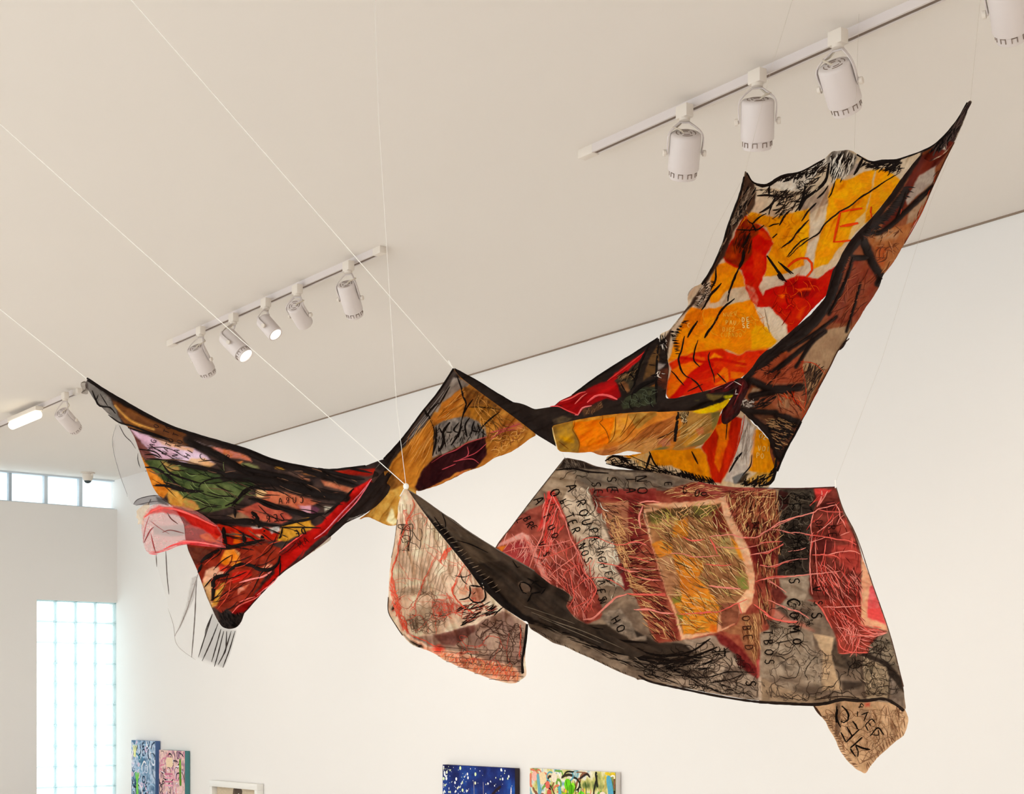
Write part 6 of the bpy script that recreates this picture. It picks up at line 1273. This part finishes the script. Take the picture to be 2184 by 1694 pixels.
J.stroke('j 1240 860 1250 920 1240 975', 4.5, BK, part='brush_mark'); J.stroke('l 270 500 380 430 520 410', 1.8, '2A211C', part='brush_mark'); J.stroke('l 200 560 350 530 440 510', 2, '2A211C', part='brush_mark'); J.stroke('l 440 590 400 670 300 710 180 660', 1.8, '3A2E28', part='brush_mark'); J.stroke('l 1230 720 1230 800 1160 870 1140 980', 2.2, '1E1714', part='brush_mark'); J.stroke('l 1150 960 1120 980', 1.6, '1E1714', part='brush_mark'); J.stroke('l 1155 965 1180 1000', 1.6, '1E1714', part='brush_mark'); J.stroke('j 1420 1500 1460 1420 1520 1370', 1.4, '3A2E28', part='brush_mark'); J.stroke('l 700 1290 900 1260 1050 1245 1250 1260', 2.6, '3A2C24', part='brush_mark'); J.stroke('l 780 1270 950 1200', 2.4, '4A3A30', part='brush_mark')
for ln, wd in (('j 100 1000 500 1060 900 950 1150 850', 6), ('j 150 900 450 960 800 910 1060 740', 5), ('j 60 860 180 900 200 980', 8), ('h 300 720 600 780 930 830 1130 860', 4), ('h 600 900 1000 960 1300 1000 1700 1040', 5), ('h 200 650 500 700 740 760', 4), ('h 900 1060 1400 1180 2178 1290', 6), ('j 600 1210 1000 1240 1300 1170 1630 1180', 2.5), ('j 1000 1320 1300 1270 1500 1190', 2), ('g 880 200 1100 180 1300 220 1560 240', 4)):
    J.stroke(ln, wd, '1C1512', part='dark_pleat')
for ln, am, wd in (('h 200 640 900 900 1700 1200', .03, 12), ('j 0 1000 600 1060 1150 860', .03, 12), ('i 205 480 1255 345 1560 1050 1620 1300', .012, 7), ('i 205 480 j 680 760', .012, 7), ('g 830 500 1000 800 1330 1690', .02, 9), ('k 300 150 300 1250', .014, 10), ('k 680 130 650 1500', .014, 9), ('j 1140 400 1190 700 1660 1200', .022, 8), ('h 1430 400 870 760', .02, 8), ('l 0 1290 1050 1230 1400 1230', .02, 10), ('i 1250 350 1480 600 1480 900', .015, 8), ('j 1600 300 1700 900 1690 1500', .015, 9)):
    J.crease(ln, am, wd)
J.build()
J.hem('j 130 1220 300 1300 700 1390 1200 1490 1700 1560 2178 1580', 5, '241A15'); J.hem('l 0 1318 300 1335 680 1350 850 1335 1050 1285 1150 1290 1350 1300 1600 1280 1760 1350 1860 1430', 7, '241A15'); J.hem('x 1783 1039 f 1110 310 1180 450 1260 690 1350 950 1420 1220', 2, '5A4034'); J.hem('g 90 1220 330 900 580 570 880 190 1000 38', 1.8, '4A3E36'); J.hem('x 1610 1041 1700 1042 1782 1039', 2.2, '4A2A26')

# ---- light flap hanging at the left
dL = [(861, 1040, 4.36), (846, 1133, 4.40), (829, 1256, 4.44), (846, 1336, 4.42), (984, 1425, 4.30), (1092, 1459, 4.22), (1128, 1336, 4.24), (960, 1180, 4.34), (940, 1290, 4.46), (1010, 1340, 4.40), (1010, 1240, 4.28)]
Lf = Cloth('net_flap', LWR, 'm 270 130 250 230 200 370 185 600 165 760 140 950 100 1150 75 1350 x 829 1256 n 55 300 60 520 110 620 180 730 260 850 380 980 480 1020 600 1060 720 1110 880 1220 1050 1290 1200 1350 1400 1430 1600 1500 1800 1545 1900 1545 1990 1480 2060 1420 2040 1300 2030 1150 2050 950 2080 700 2000 640 1760 480 1560 280 1480 180 m 1500 1640 1280 1340 1100 1100 900 880 760 720 560 480 400 260 330 150',
           dL, 'D4BEAA', 'B69E8A', nsc=24, cover=1.0, folds=(78, 140, 20, .012), seed=32, cell=2.3, ragged=0.8)
Lf.fill('n 280 780 480 880 720 850 1300 700 1700 490 2000 640 2080 700 2030 1150 1960 1440 1900 1300 1500 1240 1200 1080 900 1060 640 1000 420 900', 'A08676', '86695E', sc=18); Lf.fill('n 700 850 1300 700 1300 800 1000 1000 820 980', '6A4640', '84584E', sc=10); Lf.fill('n 300 840 600 1010 860 1060 1080 1100 1400 1180 1900 1320 1980 1440 1900 1540 1500 1470 1000 1280 700 1120 480 1000', 'C88E74', 'D4A088', sc=12); Lf.fill('n 700 1030 800 1000 860 1040 820 1110 740 1090', 'DC3C2C', soft=10)
Lf.fill('n 1270 170 1420 150 1440 310 1340 370 1250 320 1270 240', 'B07C64', '966450', sc=6); Lf.fill('n 1080 160 1220 140 1180 280 1080 250', 'B88468', op=.8); Lf.fill('n 680 340 900 340 1100 400 1200 500 900 560 700 560', 'B4907E', 'A87E6E', sc=8); Lf.fill('n 220 180 640 120 660 200 400 260 220 240', '94806E', op=.7, soft=10); Lf.fill('n 430 420 700 440 640 640 460 780 330 640', '9C8874', op=.8, soft=10)
Lf.fill('n 90 480 150 370 190 390 120 500', '3A2E28'); Lf.fill('n 230 800 380 930 540 1000 570 1030 500 1035 400 970', '241B17'); Lf.fill('m 270 130 330 200 350 330 270 400 220 400', 'D2C2B0', 'C8B4A0', sc=10)
for k in range(15):
    x0 = 240 + k * 58
    top = 380 + max(0, (x0 - 420)) * 1.12
    Lf.stroke(np.array([WINm for WINm in pt('m %d %d %d %d %d %d %d %d' % (x0 + 20, top, x0 + 10 - k * 2, top + 300 + 40, x0 - 30 - k * 8, 1250 + k * 12, x0 - 40 - k * 14, 1690))]), 1.1, '94806C', part='net_thread', taper=.2, jit=1.2)
for k in range(12):
    y0 = 640 + k * 70
    Lf.stroke(pt('n %d %d %d %d %d %d' % (1560 + k * 10 - 900 * (k > 4), y0 + 20, 1780 - 200 * (k > 4), y0 + 80, 2010, y0 + 110)), 1.2, '5A4238', part='net_thread', taper=.2, jit=1.0)
Lf.wander('n 1450 600 2000 680 1980 1300 1500 1200 1300 800', 12, 110, 1.5, '4A322A'); Lf.wander('m 180 640 800 700 900 1020 250 1080', 4, 160, 1.4, '4A3A30', turn=20); Lf.wander('n 280 620 700 500 1000 500 700 840 400 800', 12, 100, 1.1, ['6A5446', '7A6452'], turn=35)
for ln, wd in (('m 400 320 430 400 330 600 280 760 230 900 200 1000', 3.2), ('m 200 960 190 1100 130 1250 110 1400 150 1550 120 1690', 3.4), ('m 980 1000 900 1030 830 1120 810 1230', 3), ('m 780 1070 700 1200 620 1380 550 1500 560 1600', 2.4), ('m 1160 1220 1090 1380 1020 1500 980 1640', 2.2), ('n 1040 40 1000 140 970 200 1040 340 1150 440 1280 520', 4), ('n 700 330 850 330 970 290 1000 270', 2), ('n 100 0 150 200 200 420 230 580 320 800', 3.4), ('n 180 500 280 600 320 740 340 830', 3.4), ('n 590 30 500 240 420 420 360 500', 2.6), ('n 690 350 700 480 740 700 750 830', 1.8), ('n 360 830 600 940 800 1040', 2.4), ('n 1120 1230 1300 1180 1460 1230', 2.4), ('n 1040 1110 1200 1080 1360 1090', 2.2), ('n 1960 690 1960 900 1940 1200', 2.4), ('n 1500 1400 1620 1310 1680 1270', 2)):
    Lf.stroke(ln, wd * .6, 'D0583F', part='red_thread', jit=2.2); Lf.stroke(pt(ln) + [1.5, 2.0], wd * .4, 'B8503E', part='red_thread', jit=4.0)
Lf.hatch('n 80 0 200 300 260 560 330 800 250 720 150 500 90 250', 90, 75, 16, 1.2, ['D86048', 'C8503C'], spread=30); Lf.hatch('n 700 1080 1200 1180 1900 1330 1950 1500 1500 1450 1000 1270', 170, lambda p: -68, 12, 1.3, ['D87850', 'C85A38', 'E09060', '8A4A34'], spread=22); Lf.hatch('n 700 380 1150 420 1180 560 750 600', 60, 40, 13, 1.2, ['D0604C', 'B8503E'], spread=60); Lf.hatch('n 1080 420 1700 350 1650 560 1150 680', 70, -28, 22, 2.0, [BK, BK, '8A4A3C'], spread=12); Lf.hatch('m 820 1050 960 1000 940 1080 830 1200', 20, -60, 14, 1.4, 'D86048', spread=25); Lf.hatch('n 340 600 480 640 480 780 380 720', 26, 85, 18, 1.3, ['6A5648', '8A7462'], spread=8)
for ln, wd in (('n 1080 335 1160 325 1220 300 1240 240 1230 130', 3.6), ('n 1220 310 1290 370 1400 370 1460 300 1440 160', 3.8), ('m 1100 1390 1130 1480 1200 1540', 2), ('m 1010 1410 1150 1430 1270 1380', 1.8), ('n 1240 130 1400 150', 4), ('n 1340 40 1400 130', 6), ('n 640 510 720 560 830 570 960 540', 1.8), ('n 1280 260 1320 220', 2), ('n 400 545 450 575', 4)):
    Lf.stroke(ln, wd, BK, part='black_thread')
Lf.wander('m 200 420 560 500 900 900 1300 1400 1300 1690 130 1690', 26, 110, 0.9, ['A08A76', '8A7462', 'C8604C'], turn=16)
Lf.wander('n 100 100 1300 300 1700 480 700 840 300 800', 24, 90, 1.0, ['947E6A', '7A6452', 'C0543F'], turn=28)
Lf.wander('n 1000 850 2000 680 1960 1440 1100 1250', 22, 100, 1.1, ['6E5044', '5A3E34', 'B84E3C'], turn=30)
Lf.crease('n 700 850 1300 700 1700 490', 0.04, 12); Lf.crease('n 250 240 640 200', 0.012, 8); Lf.crease('m 400 320 200 1000', 0.01, 10); Lf.crease('n 280 780 860 1060 1900 1320', 0.015, 10)
Lf.build()
Lf.hem('n 2060 690 2040 900 2010 1100 1990 1250 2000 1400', 6, BK); Lf.hem('n 55 300 60 520 180 730 260 850', 2, '4A3A30'); Lf.hem('m 185 600 140 950 100 1150', 1.6, '8A7A6C'); Lf.comb('n 2060 720 2035 950 2010 1150 2000 1380', 22, 5, 7, 1.6, BK)
# ---- dark folded edge in front
dK2 = [(864, 1040, 4.33), (938, 1094, 4.28), (1058, 1176, 4.20), (1215, 1270, 4.12), (960, 1172, 4.24), (1060, 1280, 4.14), (1131, 1336, 4.09), (1300, 1395, 4.04)]
Kf = Cloth('folded_edge', LWR, 'm 330 160 380 190 520 280 700 400 830 500 1000 600 1200 760 1400 890 1600 1010 1900 1200 2168 1340 h 260 130 460 290 620 360 710 430 640 560 760 720 900 800 1300 980 1700 1180 1560 1230 1200 1130 800 960 400 800 180 800 120 740 n 2040 660 1700 440 1460 210 1400 60 m 1440 1640 1220 1330 1040 1100 880 900 740 730 540 460 400 260',
           dK2, '55473D', '3E342D', nsc=26, folds=(38, 160, 20, .014), seed=33, cell=2.3, dark=0.68)
Kf.fill('m 360 180 560 310 840 510 1200 770 1180 900 900 760 720 640 540 440', '6E6053', '5A4C42', sc=14, stretch=(38, 4)); Kf.fill('m 900 740 1200 780 1500 960 1700 1200 1300 1240 1150 1020', '6C5C4F', '524539', sc=14, stretch=(38, 3)); Kf.fill('m 1500 960 2168 1340 2168 1400 1800 1250 1560 1080', '5E5046', op=.8)
Kf.fill('m 380 220 540 440 700 610 880 720 1000 880 1120 1080 1260 1260 1480 1440 1620 1694 1480 1694 1220 1330 1040 1100 740 730 540 460', '1C1512', '261D19', sc=10); Kf.fill('n 1400 40 1560 20 1640 180 1760 330 1960 500 2168 680 2168 760 2060 700 1700 440 1460 210', '1C1512', '261D19', sc=10); Kf.fill('h 0 620 300 760 640 900 600 880 300 800 100 740', '241C18'); Kf.fill('h 240 140 420 260 420 330 300 420 200 300', '2A221D', op=.9, soft=10)
Kf.fill('h 30 270 80 240 180 280 200 370 100 400 60 340', '8A7262', op=.9); Kf.comb('m 700 640 1000 1000 1300 1340 1600 1650', 18, -22, 15, 1.1, '8A7866', part='tacking_stitch', var=.2)
for ln, wd in (('h 60 260 50 300 70 350 100 390 140 400', 3.8), ('h 60 260 100 255 170 290 200 330 190 380', 3.4), ('h 150 200 240 250 330 320 390 320', 3.4), ('h 200 290 250 240 300 240', 3), ('h 200 400 260 390 320 380', 3.4), ('h 210 400 150 510', 3.2), ('h 330 410 390 330', 3), ('m 1850 1190 1920 1290 1960 1280', 2.4), ('m 830 500 880 640 880 730', 2.2), ('m 720 560 800 680 860 740', 3), ('m 1050 900 1250 960 1500 1080', 2.4)):
    Kf.stroke(ln, wd, '15100E', part='black_thread')
for ln in ('h 200 640 500 760 900 900 1400 1120', 'h 300 700 700 870 1100 1040', 'h 100 560 400 660 760 790'): Kf.stroke(ln, 1.8, '665A4E', part='pleat_edge')
Kf.crease('m 380 220 700 610 1120 1080 1560 1600 n 1760 330 2168 700', .03, 12); Kf.crease('h 200 640 900 900', .025, 10); Kf.crease('m 1050 900 1700 1200', .015, 10)
Kf.build()
Kf.hem('m 340 170 520 282 830 502 1200 762 1600 1012 2168 1342', 2.4, '6A5C50'); Kf.stroke('m 800 505 860 515 870 500', 2, '9A8E80')

# ================================================================== suspension cords
def cord(label, pts, r, mat='cord', name='suspension_cord', knot=None, group=None):
    pts = [Vector(p) for p in pts]
    root = None
    b = MB(); b.tube(pts, r, 6)
    if knot is None:
        o = b.build(name, M[mat], None, origin=pts[-1]); tag(o, label, 'cord', group); return o
    root = empty(name, pts[-1]); tag(root, label, 'cord', group)
    b.build('line', M[mat], root)
    b = MB(); kp = pts[-1]
    b.lathe(kp + UP * 0.006, -UP, [(0, .003), (.004, .0075), (.010, .008), (.016, .005)], 12); b.build('knot', M[mat], root)
    b = MB(); b.tube([kp, kp + Vector((-.006, -.004, -.012)), kp + Vector((-.016, -.006, -.03))], .0016, 6); b.build('loose_end', M[mat], root)
    return root
def P3(x, y, Y): return Vector(at(x, y, Y).tolist())
KN = P3(866, 1036, 4.33)
cord('thick white cord slanting from the upper left ceiling to the peak of the middle kite', [on_ceil(105, -200), P3(280, 0, 4.50), P3(770, 562, 4.55), P3(966, 786, 4.60)], .0012)
cord('thick white cord slanting from the left edge to the white knot above the pale flap', [on_ceil(-300, -4), P3(0, 265, 4.85), P3(460, 677, 4.62), P3(705, 893, 4.42), KN], .0012, knot=True)
cord('white cord at the left edge holding the black tip of the left wing', [on_ceil(-600, 180), P3(0, 660, 5.05), P3(186, 809, 4.93)], .0012)
cord('thin vertical white cord from the ceiling to the knot above the pale flap', [on_ceil(797, -60), P3(808, 260, 4.75), P3(846, 870, 4.4), KN], .0007)
cord('short white pin cord above the kite peak', [P3(957, 770, 4.66), P3(968, 788, 4.61)], .0022)
cord('thin clear line above the left spike of the orange panel', [on_ceil(1690, 0, 0.0), P3(1640, 165, 4.58), P3(1590, 366, 4.55)], .0003, 'nylon')
cord('thin clear line above the black ruffled peak of the orange panel', [on_ceil(1832, 30, 0), P3(1822, 320, 4.70)], .0003, 'nylon')
cord('thin clear line running down left of the orange panel', [P3(1590, 370, 4.55), P3(1520, 500, 4.62), P3(1470, 640, 4.66)], .00025, 'nylon')
cord('thin clear line from the top right corner to the right tip of the textile', [on_ceil(2105, -150, 0), P3(2070, 216, 4.36)], .0003, 'nylon')
cord('thin clear line hanging from the right tip down to the red corner', [P3(2068, 230, 4.36), P3(1985, 430, 4.33), P3(1880, 770, 4.28), P3(1784, 1024, 4.24)], .00025, 'nylon')
cord('short white tie at the red upper right corner of the lower textile', [P3(1781, 1024, 4.24), P3(1782, 1041, 4.238)], .0020)
cord('short clear loop joining the orange band to the lower textile', [P3(1200, 966, 4.37), P3(1206, 981, 4.335)], .0003, 'nylon')

# ================================================================== pictures on the long wall
def picture(name, label, x0, x1, ytop, height, depth, face_fn, side_col, strokes=None, frame=None, nx=110, asp=None):
    a, s0 = on_long(x0, ytop, depth); b_, s1 = on_long(x1, ytop, depth)
    wd = s1 - s0; zt = (a.z + b_.z) / 2
    mid = C + w * ((s0 + s1) / 2)
    root = empty(name, mid + v * (depth / 2 + .006) + UP * (zt - height)); tag(root, label, 'painting' if frame is None else 'framed picture', None)
    o0 = C + w * s0
    if frame is None:
        bb = MB(); bb.box(mid + v * (depth / 2 + .003) + UP * (zt - height / 2), (w, v, UP), (wd / 2, depth / 2 - .001, height / 2), bevel=.003)
        bb.build('canvas_body', plain(name + '_edge', side_col, .8), root)
        m = 0.0; dep = depth + .0035
    else:
        fw = frame
        for (cw, cz, hw, hz) in ((wd / 2, zt - fw / 2, wd / 2, fw / 2), (wd / 2, zt - height + fw / 2, wd / 2, fw / 2), (fw / 2, zt - height / 2, fw / 2, height / 2 - fw), (wd - fw / 2, zt - height / 2, fw / 2, height / 2 - fw)):
            bb = MB(); bb.box(o0 + w * cw + v * (depth / 2 + .003) + UP * cz, (w, v, UP), (hw, depth / 2, hz), bevel=.002); bb.build('frame_bar', M['white_frame'], root)
        m = fw; dep = .012
    W, Hh = wd - 2 * m, height - 2 * m
    ny = max(4, int(nx * Hh / W))
    gu, gv = np.meshgrid(np.linspace(0, 1, nx), np.linspace(0, 1, ny))
    u, vv_ = gu.ravel(), gv.ravel()
    base = np.array(o0 + w * m + v * dep + UP * (zt - m)); ww = np.array(w); zz = np.array(UP)
    V3 = base + u[:, None] * W * ww - vv_[:, None] * Hh * zz - np.array(root.location)
    idx = np.arange(nx * ny).reshape(ny, nx)
    q = np.stack([idx[:-1, :-1], idx[1:, :-1], idx[1:, 1:], idx[:-1, 1:]], -1).reshape(-1, 4)
    me = mesh_np('painted_face', V3, q); set_paint(me, np.minimum(lin(face_fn(u * W, vv_ * Hh)) / GAIN, .95))
    fo = link('painted_face', me, root, M['thread'])
    if strokes:
        allv, allf, allc = [], [], []; n0 = 0
        for kk, (ln, wd_, c) in enumerate(strokes(W, Hh)):
            ln = catmull(np.array(ln, float), 0.006)
            if len(ln) < 2: continue
            t = np.gradient(ln, axis=0); t /= (np.hypot(*t.T)[:, None] + 1e-9); kk_ = np.linspace(-1, 1, len(ln)); pw = 2 if len(ln) and abs(np.hypot(*(ln[-1] - ln[0])) - wd_ * .98) < wd_ * .1 else 8
            nr = np.c_[-t[:, 1], t[:, 0]] * (wd_ / 2 * np.sqrt(np.clip(1 - np.abs(kk_) ** pw, 0, 1)))[:, None]
            A_, B_ = ln - nr, ln + nr
            off = .0008 + kk * 4e-6
            def to3(P_, e): return base + P_[:, :1] * ww - P_[:, 1:] * zz + np.array(v) * e - np.array(root.location)
            n = len(ln); i = np.arange(n - 1)[:, None] * 2 + n0
            allv.append(np.stack([to3(A_, off), to3(B_, off)], 1).reshape(-1, 3)); allf.append(np.hstack([i, i + 1, i + 3, i + 2])); n0 += 2 * n
            allc.append(np.repeat(np.minimum(lin(hx(c)) / GAIN, .95)[None], 2 * n, 0))
        me = mesh_np('brush_strokes', np.vstack(allv), np.vstack(allf)); set_paint(me, np.vstack(allc))
        bo = link('brush_strokes', me, fo, M['thread']); bo['kind'] = 'stuff'
    return root
def mixc(n, *cs):
    n = np.clip(n, 0, .999) * (len(cs) - 1); i = n.astype(int); f = (n - i)[:, None]
    A_ = np.array([hx(c) for c in cs]); return A_[i] * (1 - f) + A_[i + 1] * f
def curls(cols, n, seed, wd=(.006, .014), L=.16, turn=45):
    r2 = np.random.default_rng(seed)
    def fn(W, Hh):
        out = []
        for k in range(n):
            p = r2.random(2) * [W, Hh]; a = r2.random() * 6.28; l = [p]; tr_ = r2.normal() * turn
            for _ in range(int(L / .02)):
                a += math.radians(tr_ + r2.normal() * 12); p2 = l[-1] + .02 * np.array([math.cos(a), math.sin(a)])
                p2 = np.clip(p2, [.01, .01], [W - .01, Hh - .01]); l.append(p2)
            out.append((l, wd[0] + r2.random() * (wd[1] - wd[0]), cols[r2.integers(len(cols))]))
        return out
    return fn
def blob(cx, cy, r, c): return ([(cx + r * .98 * q_, cy) for q_ in np.linspace(-1, 1, 9)], r * 2, c)

f1 = lambda x, y: mixc(fbm(x / .07, y / .07, 3, 3), '2E4A66', '6A8AA8', 'C0CCDC', '4A6A8A', '8AA0C0')
def s1(W, Hh):
    o = curls(['E6E4F0', 'D8DCE8', '2A3A54', '1E2C40', '4E86A0', '9AB8D0', 'E8C8DC'], 130, 11, (.008, .02), .2, 30)(W, Hh)
    for k in range(6): o.append(([(W * .25, .42), (W * .25 + (k - 2.5) * .02, .30)], .012, '7AC850'))
    o.append(([(W * .25, .40), (W * .27, .58)], .05, '82CC58'))
    for k in range(5): o.append(([(W * .15, .16), (W * .15 + (k - 2) * .025, .04)], .012, 'F0E6A0'))
    o.append(([(W * .1, .13), (W * .2, .14)], .05, 'F0E6A0')); o.append(([(W * .45, .5), (W * .5, .62)], .05, 'ECC8D8')); o.append(([(W * .35, .72), (W * .6, .74)], .09, '5A9AC8'))
    return o
picture('canvas_painting', 'tall blue and white graffiti-like canvas nearest the glass blocks', 281, 332, 1580, 0.9, .05, f1, (74, 102, 150), s1)
f2 = lambda x, y: mixc(fbm(x / .06, y / .05, 8, 3), '7A6070', 'D8A0B0', 'E8C8B8', 'B08090', '6A5468')
def s2(W, Hh):
    o = curls(['3A2A34', '4A3440', 'F0DCE4', 'E8A8A0', 'D88098', '2A2028'], 130, 12, (.005, .013), .13, 35)(W, Hh)
    o.append(([(W * .28, .11), (W * .55, .11)], .09, 'F4CBA8'))
    for k in range(4): o.append(([(W * .22, .22 + k * .035), (W * .55, .215 + k * .035)], .016, ['C87088', 'E8A0B0'][k % 2]))
    o.append(([(W * .82, .07), (W * .83, .2), (W * .84, .32)], .045, '5A8A2A')); o.append(([(W * .83, .1), (W * .82, .16)], .02, '8ABA3A'))
    o.append(([(W * .5, .52), (W * .75, .6)], .09, 'F0CC50')); o.append(([(W * .8, .62), (W * .85, .72)], .06, 'E89A70'))
    return o
picture('canvas_painting', 'pink and mauve patterned canvas with teal edge, right of the blue one', 340, 395, 1601, 0.85, .05, f2, (70, 130, 132), s2)
f3 = lambda x, y: mixc(fbm(x / .2, y / .2, 5, 2) * .5 + .25, 'D8C8B0', 'C8B498', 'E0D2BC')
def s3(W, Hh):
    return [([(W * .42, 0.0), (W * .40, .12), (W * .38, .3)], .05, '6A5A4C'), ([(W * .55, .0), (W * .58, .12), (W * .66, .3)], .06, '7A6858'), ([(W * .42, .03), (W * .6, .03)], .05, '5A4C42'), ([(W * .45, .12), (W * .6, .13)], .016, '6A5A4C'), ([(W * .48, .07), (W * .52, .05), (W * .56, .08)], .012, 'D8CCB8'), ([(W * .85, .05), (W * .88, .2), (W * .84, .4)], .02, '8A7258'), ([(W * .95, .0), (W * .93, .1)], .02, '7A644E')]
picture('framed_print', 'white box frame with a sepia picture, low between the pink canvas and the starry one', 447, 549, 1669, 0.9, .06, f3, None, s3, frame=.05, nx=60)
f4 = lambda x, y: mixc(np.clip(y / .5 * .55 + fbm(x / .16, y / .12, 21, 4) * .75 - .12, 0, 1), '141224', '1C1E44', '22306E', '2A56A4', '3E7AC4', '284890')
def s4(W, Hh):
    r2 = np.random.default_rng(5); o = []
    for k in range(240):
        left = r2.random() < .45
        cx = (r2.random() ** 1.6 * .38 if left else r2.random()) * W; cy = r2.random() * .42 + .012
        r = .0028 + r2.random() ** 3 * .010
        cx = min(max(cx, .015), W - .03)
        o.append(blob(cx, cy, r, ['F2F0EE', 'F0EEF4', 'F4F0C8', 'DCE0F4', 'D8E8B0'][r2.integers(5)]))
    for x_ in (.45, .58): o.append(([(W * x_, .1), (W * x_ + .005, .24)], .003, 'C8B8A0'))
    o += [([(W * .955, .12), (W * .952, .2), (W * .958, .5)], .012, 'E8DCE0'), ([(W * .65, .22), (W * .72, .17), (W * .82, .12)], .02, '2A2028'), ([(0.01, .25), (.04, .24)], .06, '58A8B0')]
    return o
picture('canvas_painting', 'dark blue starry canvas with white dots, low in the middle', 945, 1099, 1635, 0.8, .04, f4, (40, 28, 34), s4, nx=150)
f5 = lambda x, y: mixc(fbm(x / .07, y / .09, 33, 4), '2E3A2E', '5A6A3A', 'C8C070', 'E8E0D0', '4A8A9A', '8AB0B8')
def s5(W, Hh):
    o = curls(['2A2A20', '3A3024', 'E8E4D8', 'C8B060', 'E0C030', '5A9AA8', '8A5A40', 'D87A5A', '70A040'], 190, 15, (.006, .02), .14, 30)(W, Hh)
    for cx, cy, r, c in ((.46, .09, .045, '6CC81E'), (.52, .1, .03, '90DC30'), (.5, .12, .04, '58A818'), (.62, .16, .045, '6AD030'), (.57, .17, .03, '4E9A18'), (.42, .18, .05, '98B428'), (.46, .2, .04, 'B4C040'), (.7, .16, .035, 'A8C858'), (.16, .06, .05, 'F0CCA0'), (.22, .1, .03, 'D86858'), (.24, .15, .03, 'C85848'), (.2, .18, .02, 'E88A70'), (.3, .05, .04, 'ECD8C0'), (.14, .22, .04, '8AC070'), (.84, .22, .05, 'F0A030'), (.86, .16, .05, 'F2D4C4'), (.5, .25, .05, '70C830'), (.24, .22, .035, 'D06A4A'), (.06, .05, .04, 'E8B0A0')):
        o.append(blob(cx * W, cy, r * .8, c))
    for cx in (.44, .49, .54, .6, .66): o.append(([(cx * W, .06), (cx * W + .012, .12), (cx * W, .2)], .005, '2E5A10'))
    o += [([(.1 * W, .03), (.12 * W, .14), (.13 * W, .24)], .03, '6AA8B0'), ([(.36 * W, .1), (.38 * W, .2), (.4 * W, .3)], .03, '5AA0B0'), ([(.92 * W, .02), (.95 * W, .14), (.93 * W, .26)], .05, '58A0B8'), ([(.8 * W, .02), (.76 * W, .14), (.82 * W, .2)], .012, '2A2420'), ([(.3 * W, .22), (.34 * W, .28)], .06, 'ECC820'), ([(.72 * W, .04), (.68 * W, .02), (.6 * W, .05)], .014, '3A2E28')]
    return o
picture('canvas_painting', 'bright canvas with green fruits and leaves, low and right of the starry one', 1131, 1314, 1643, 0.8, .04, f5, (222, 214, 206), s5, nx=150)
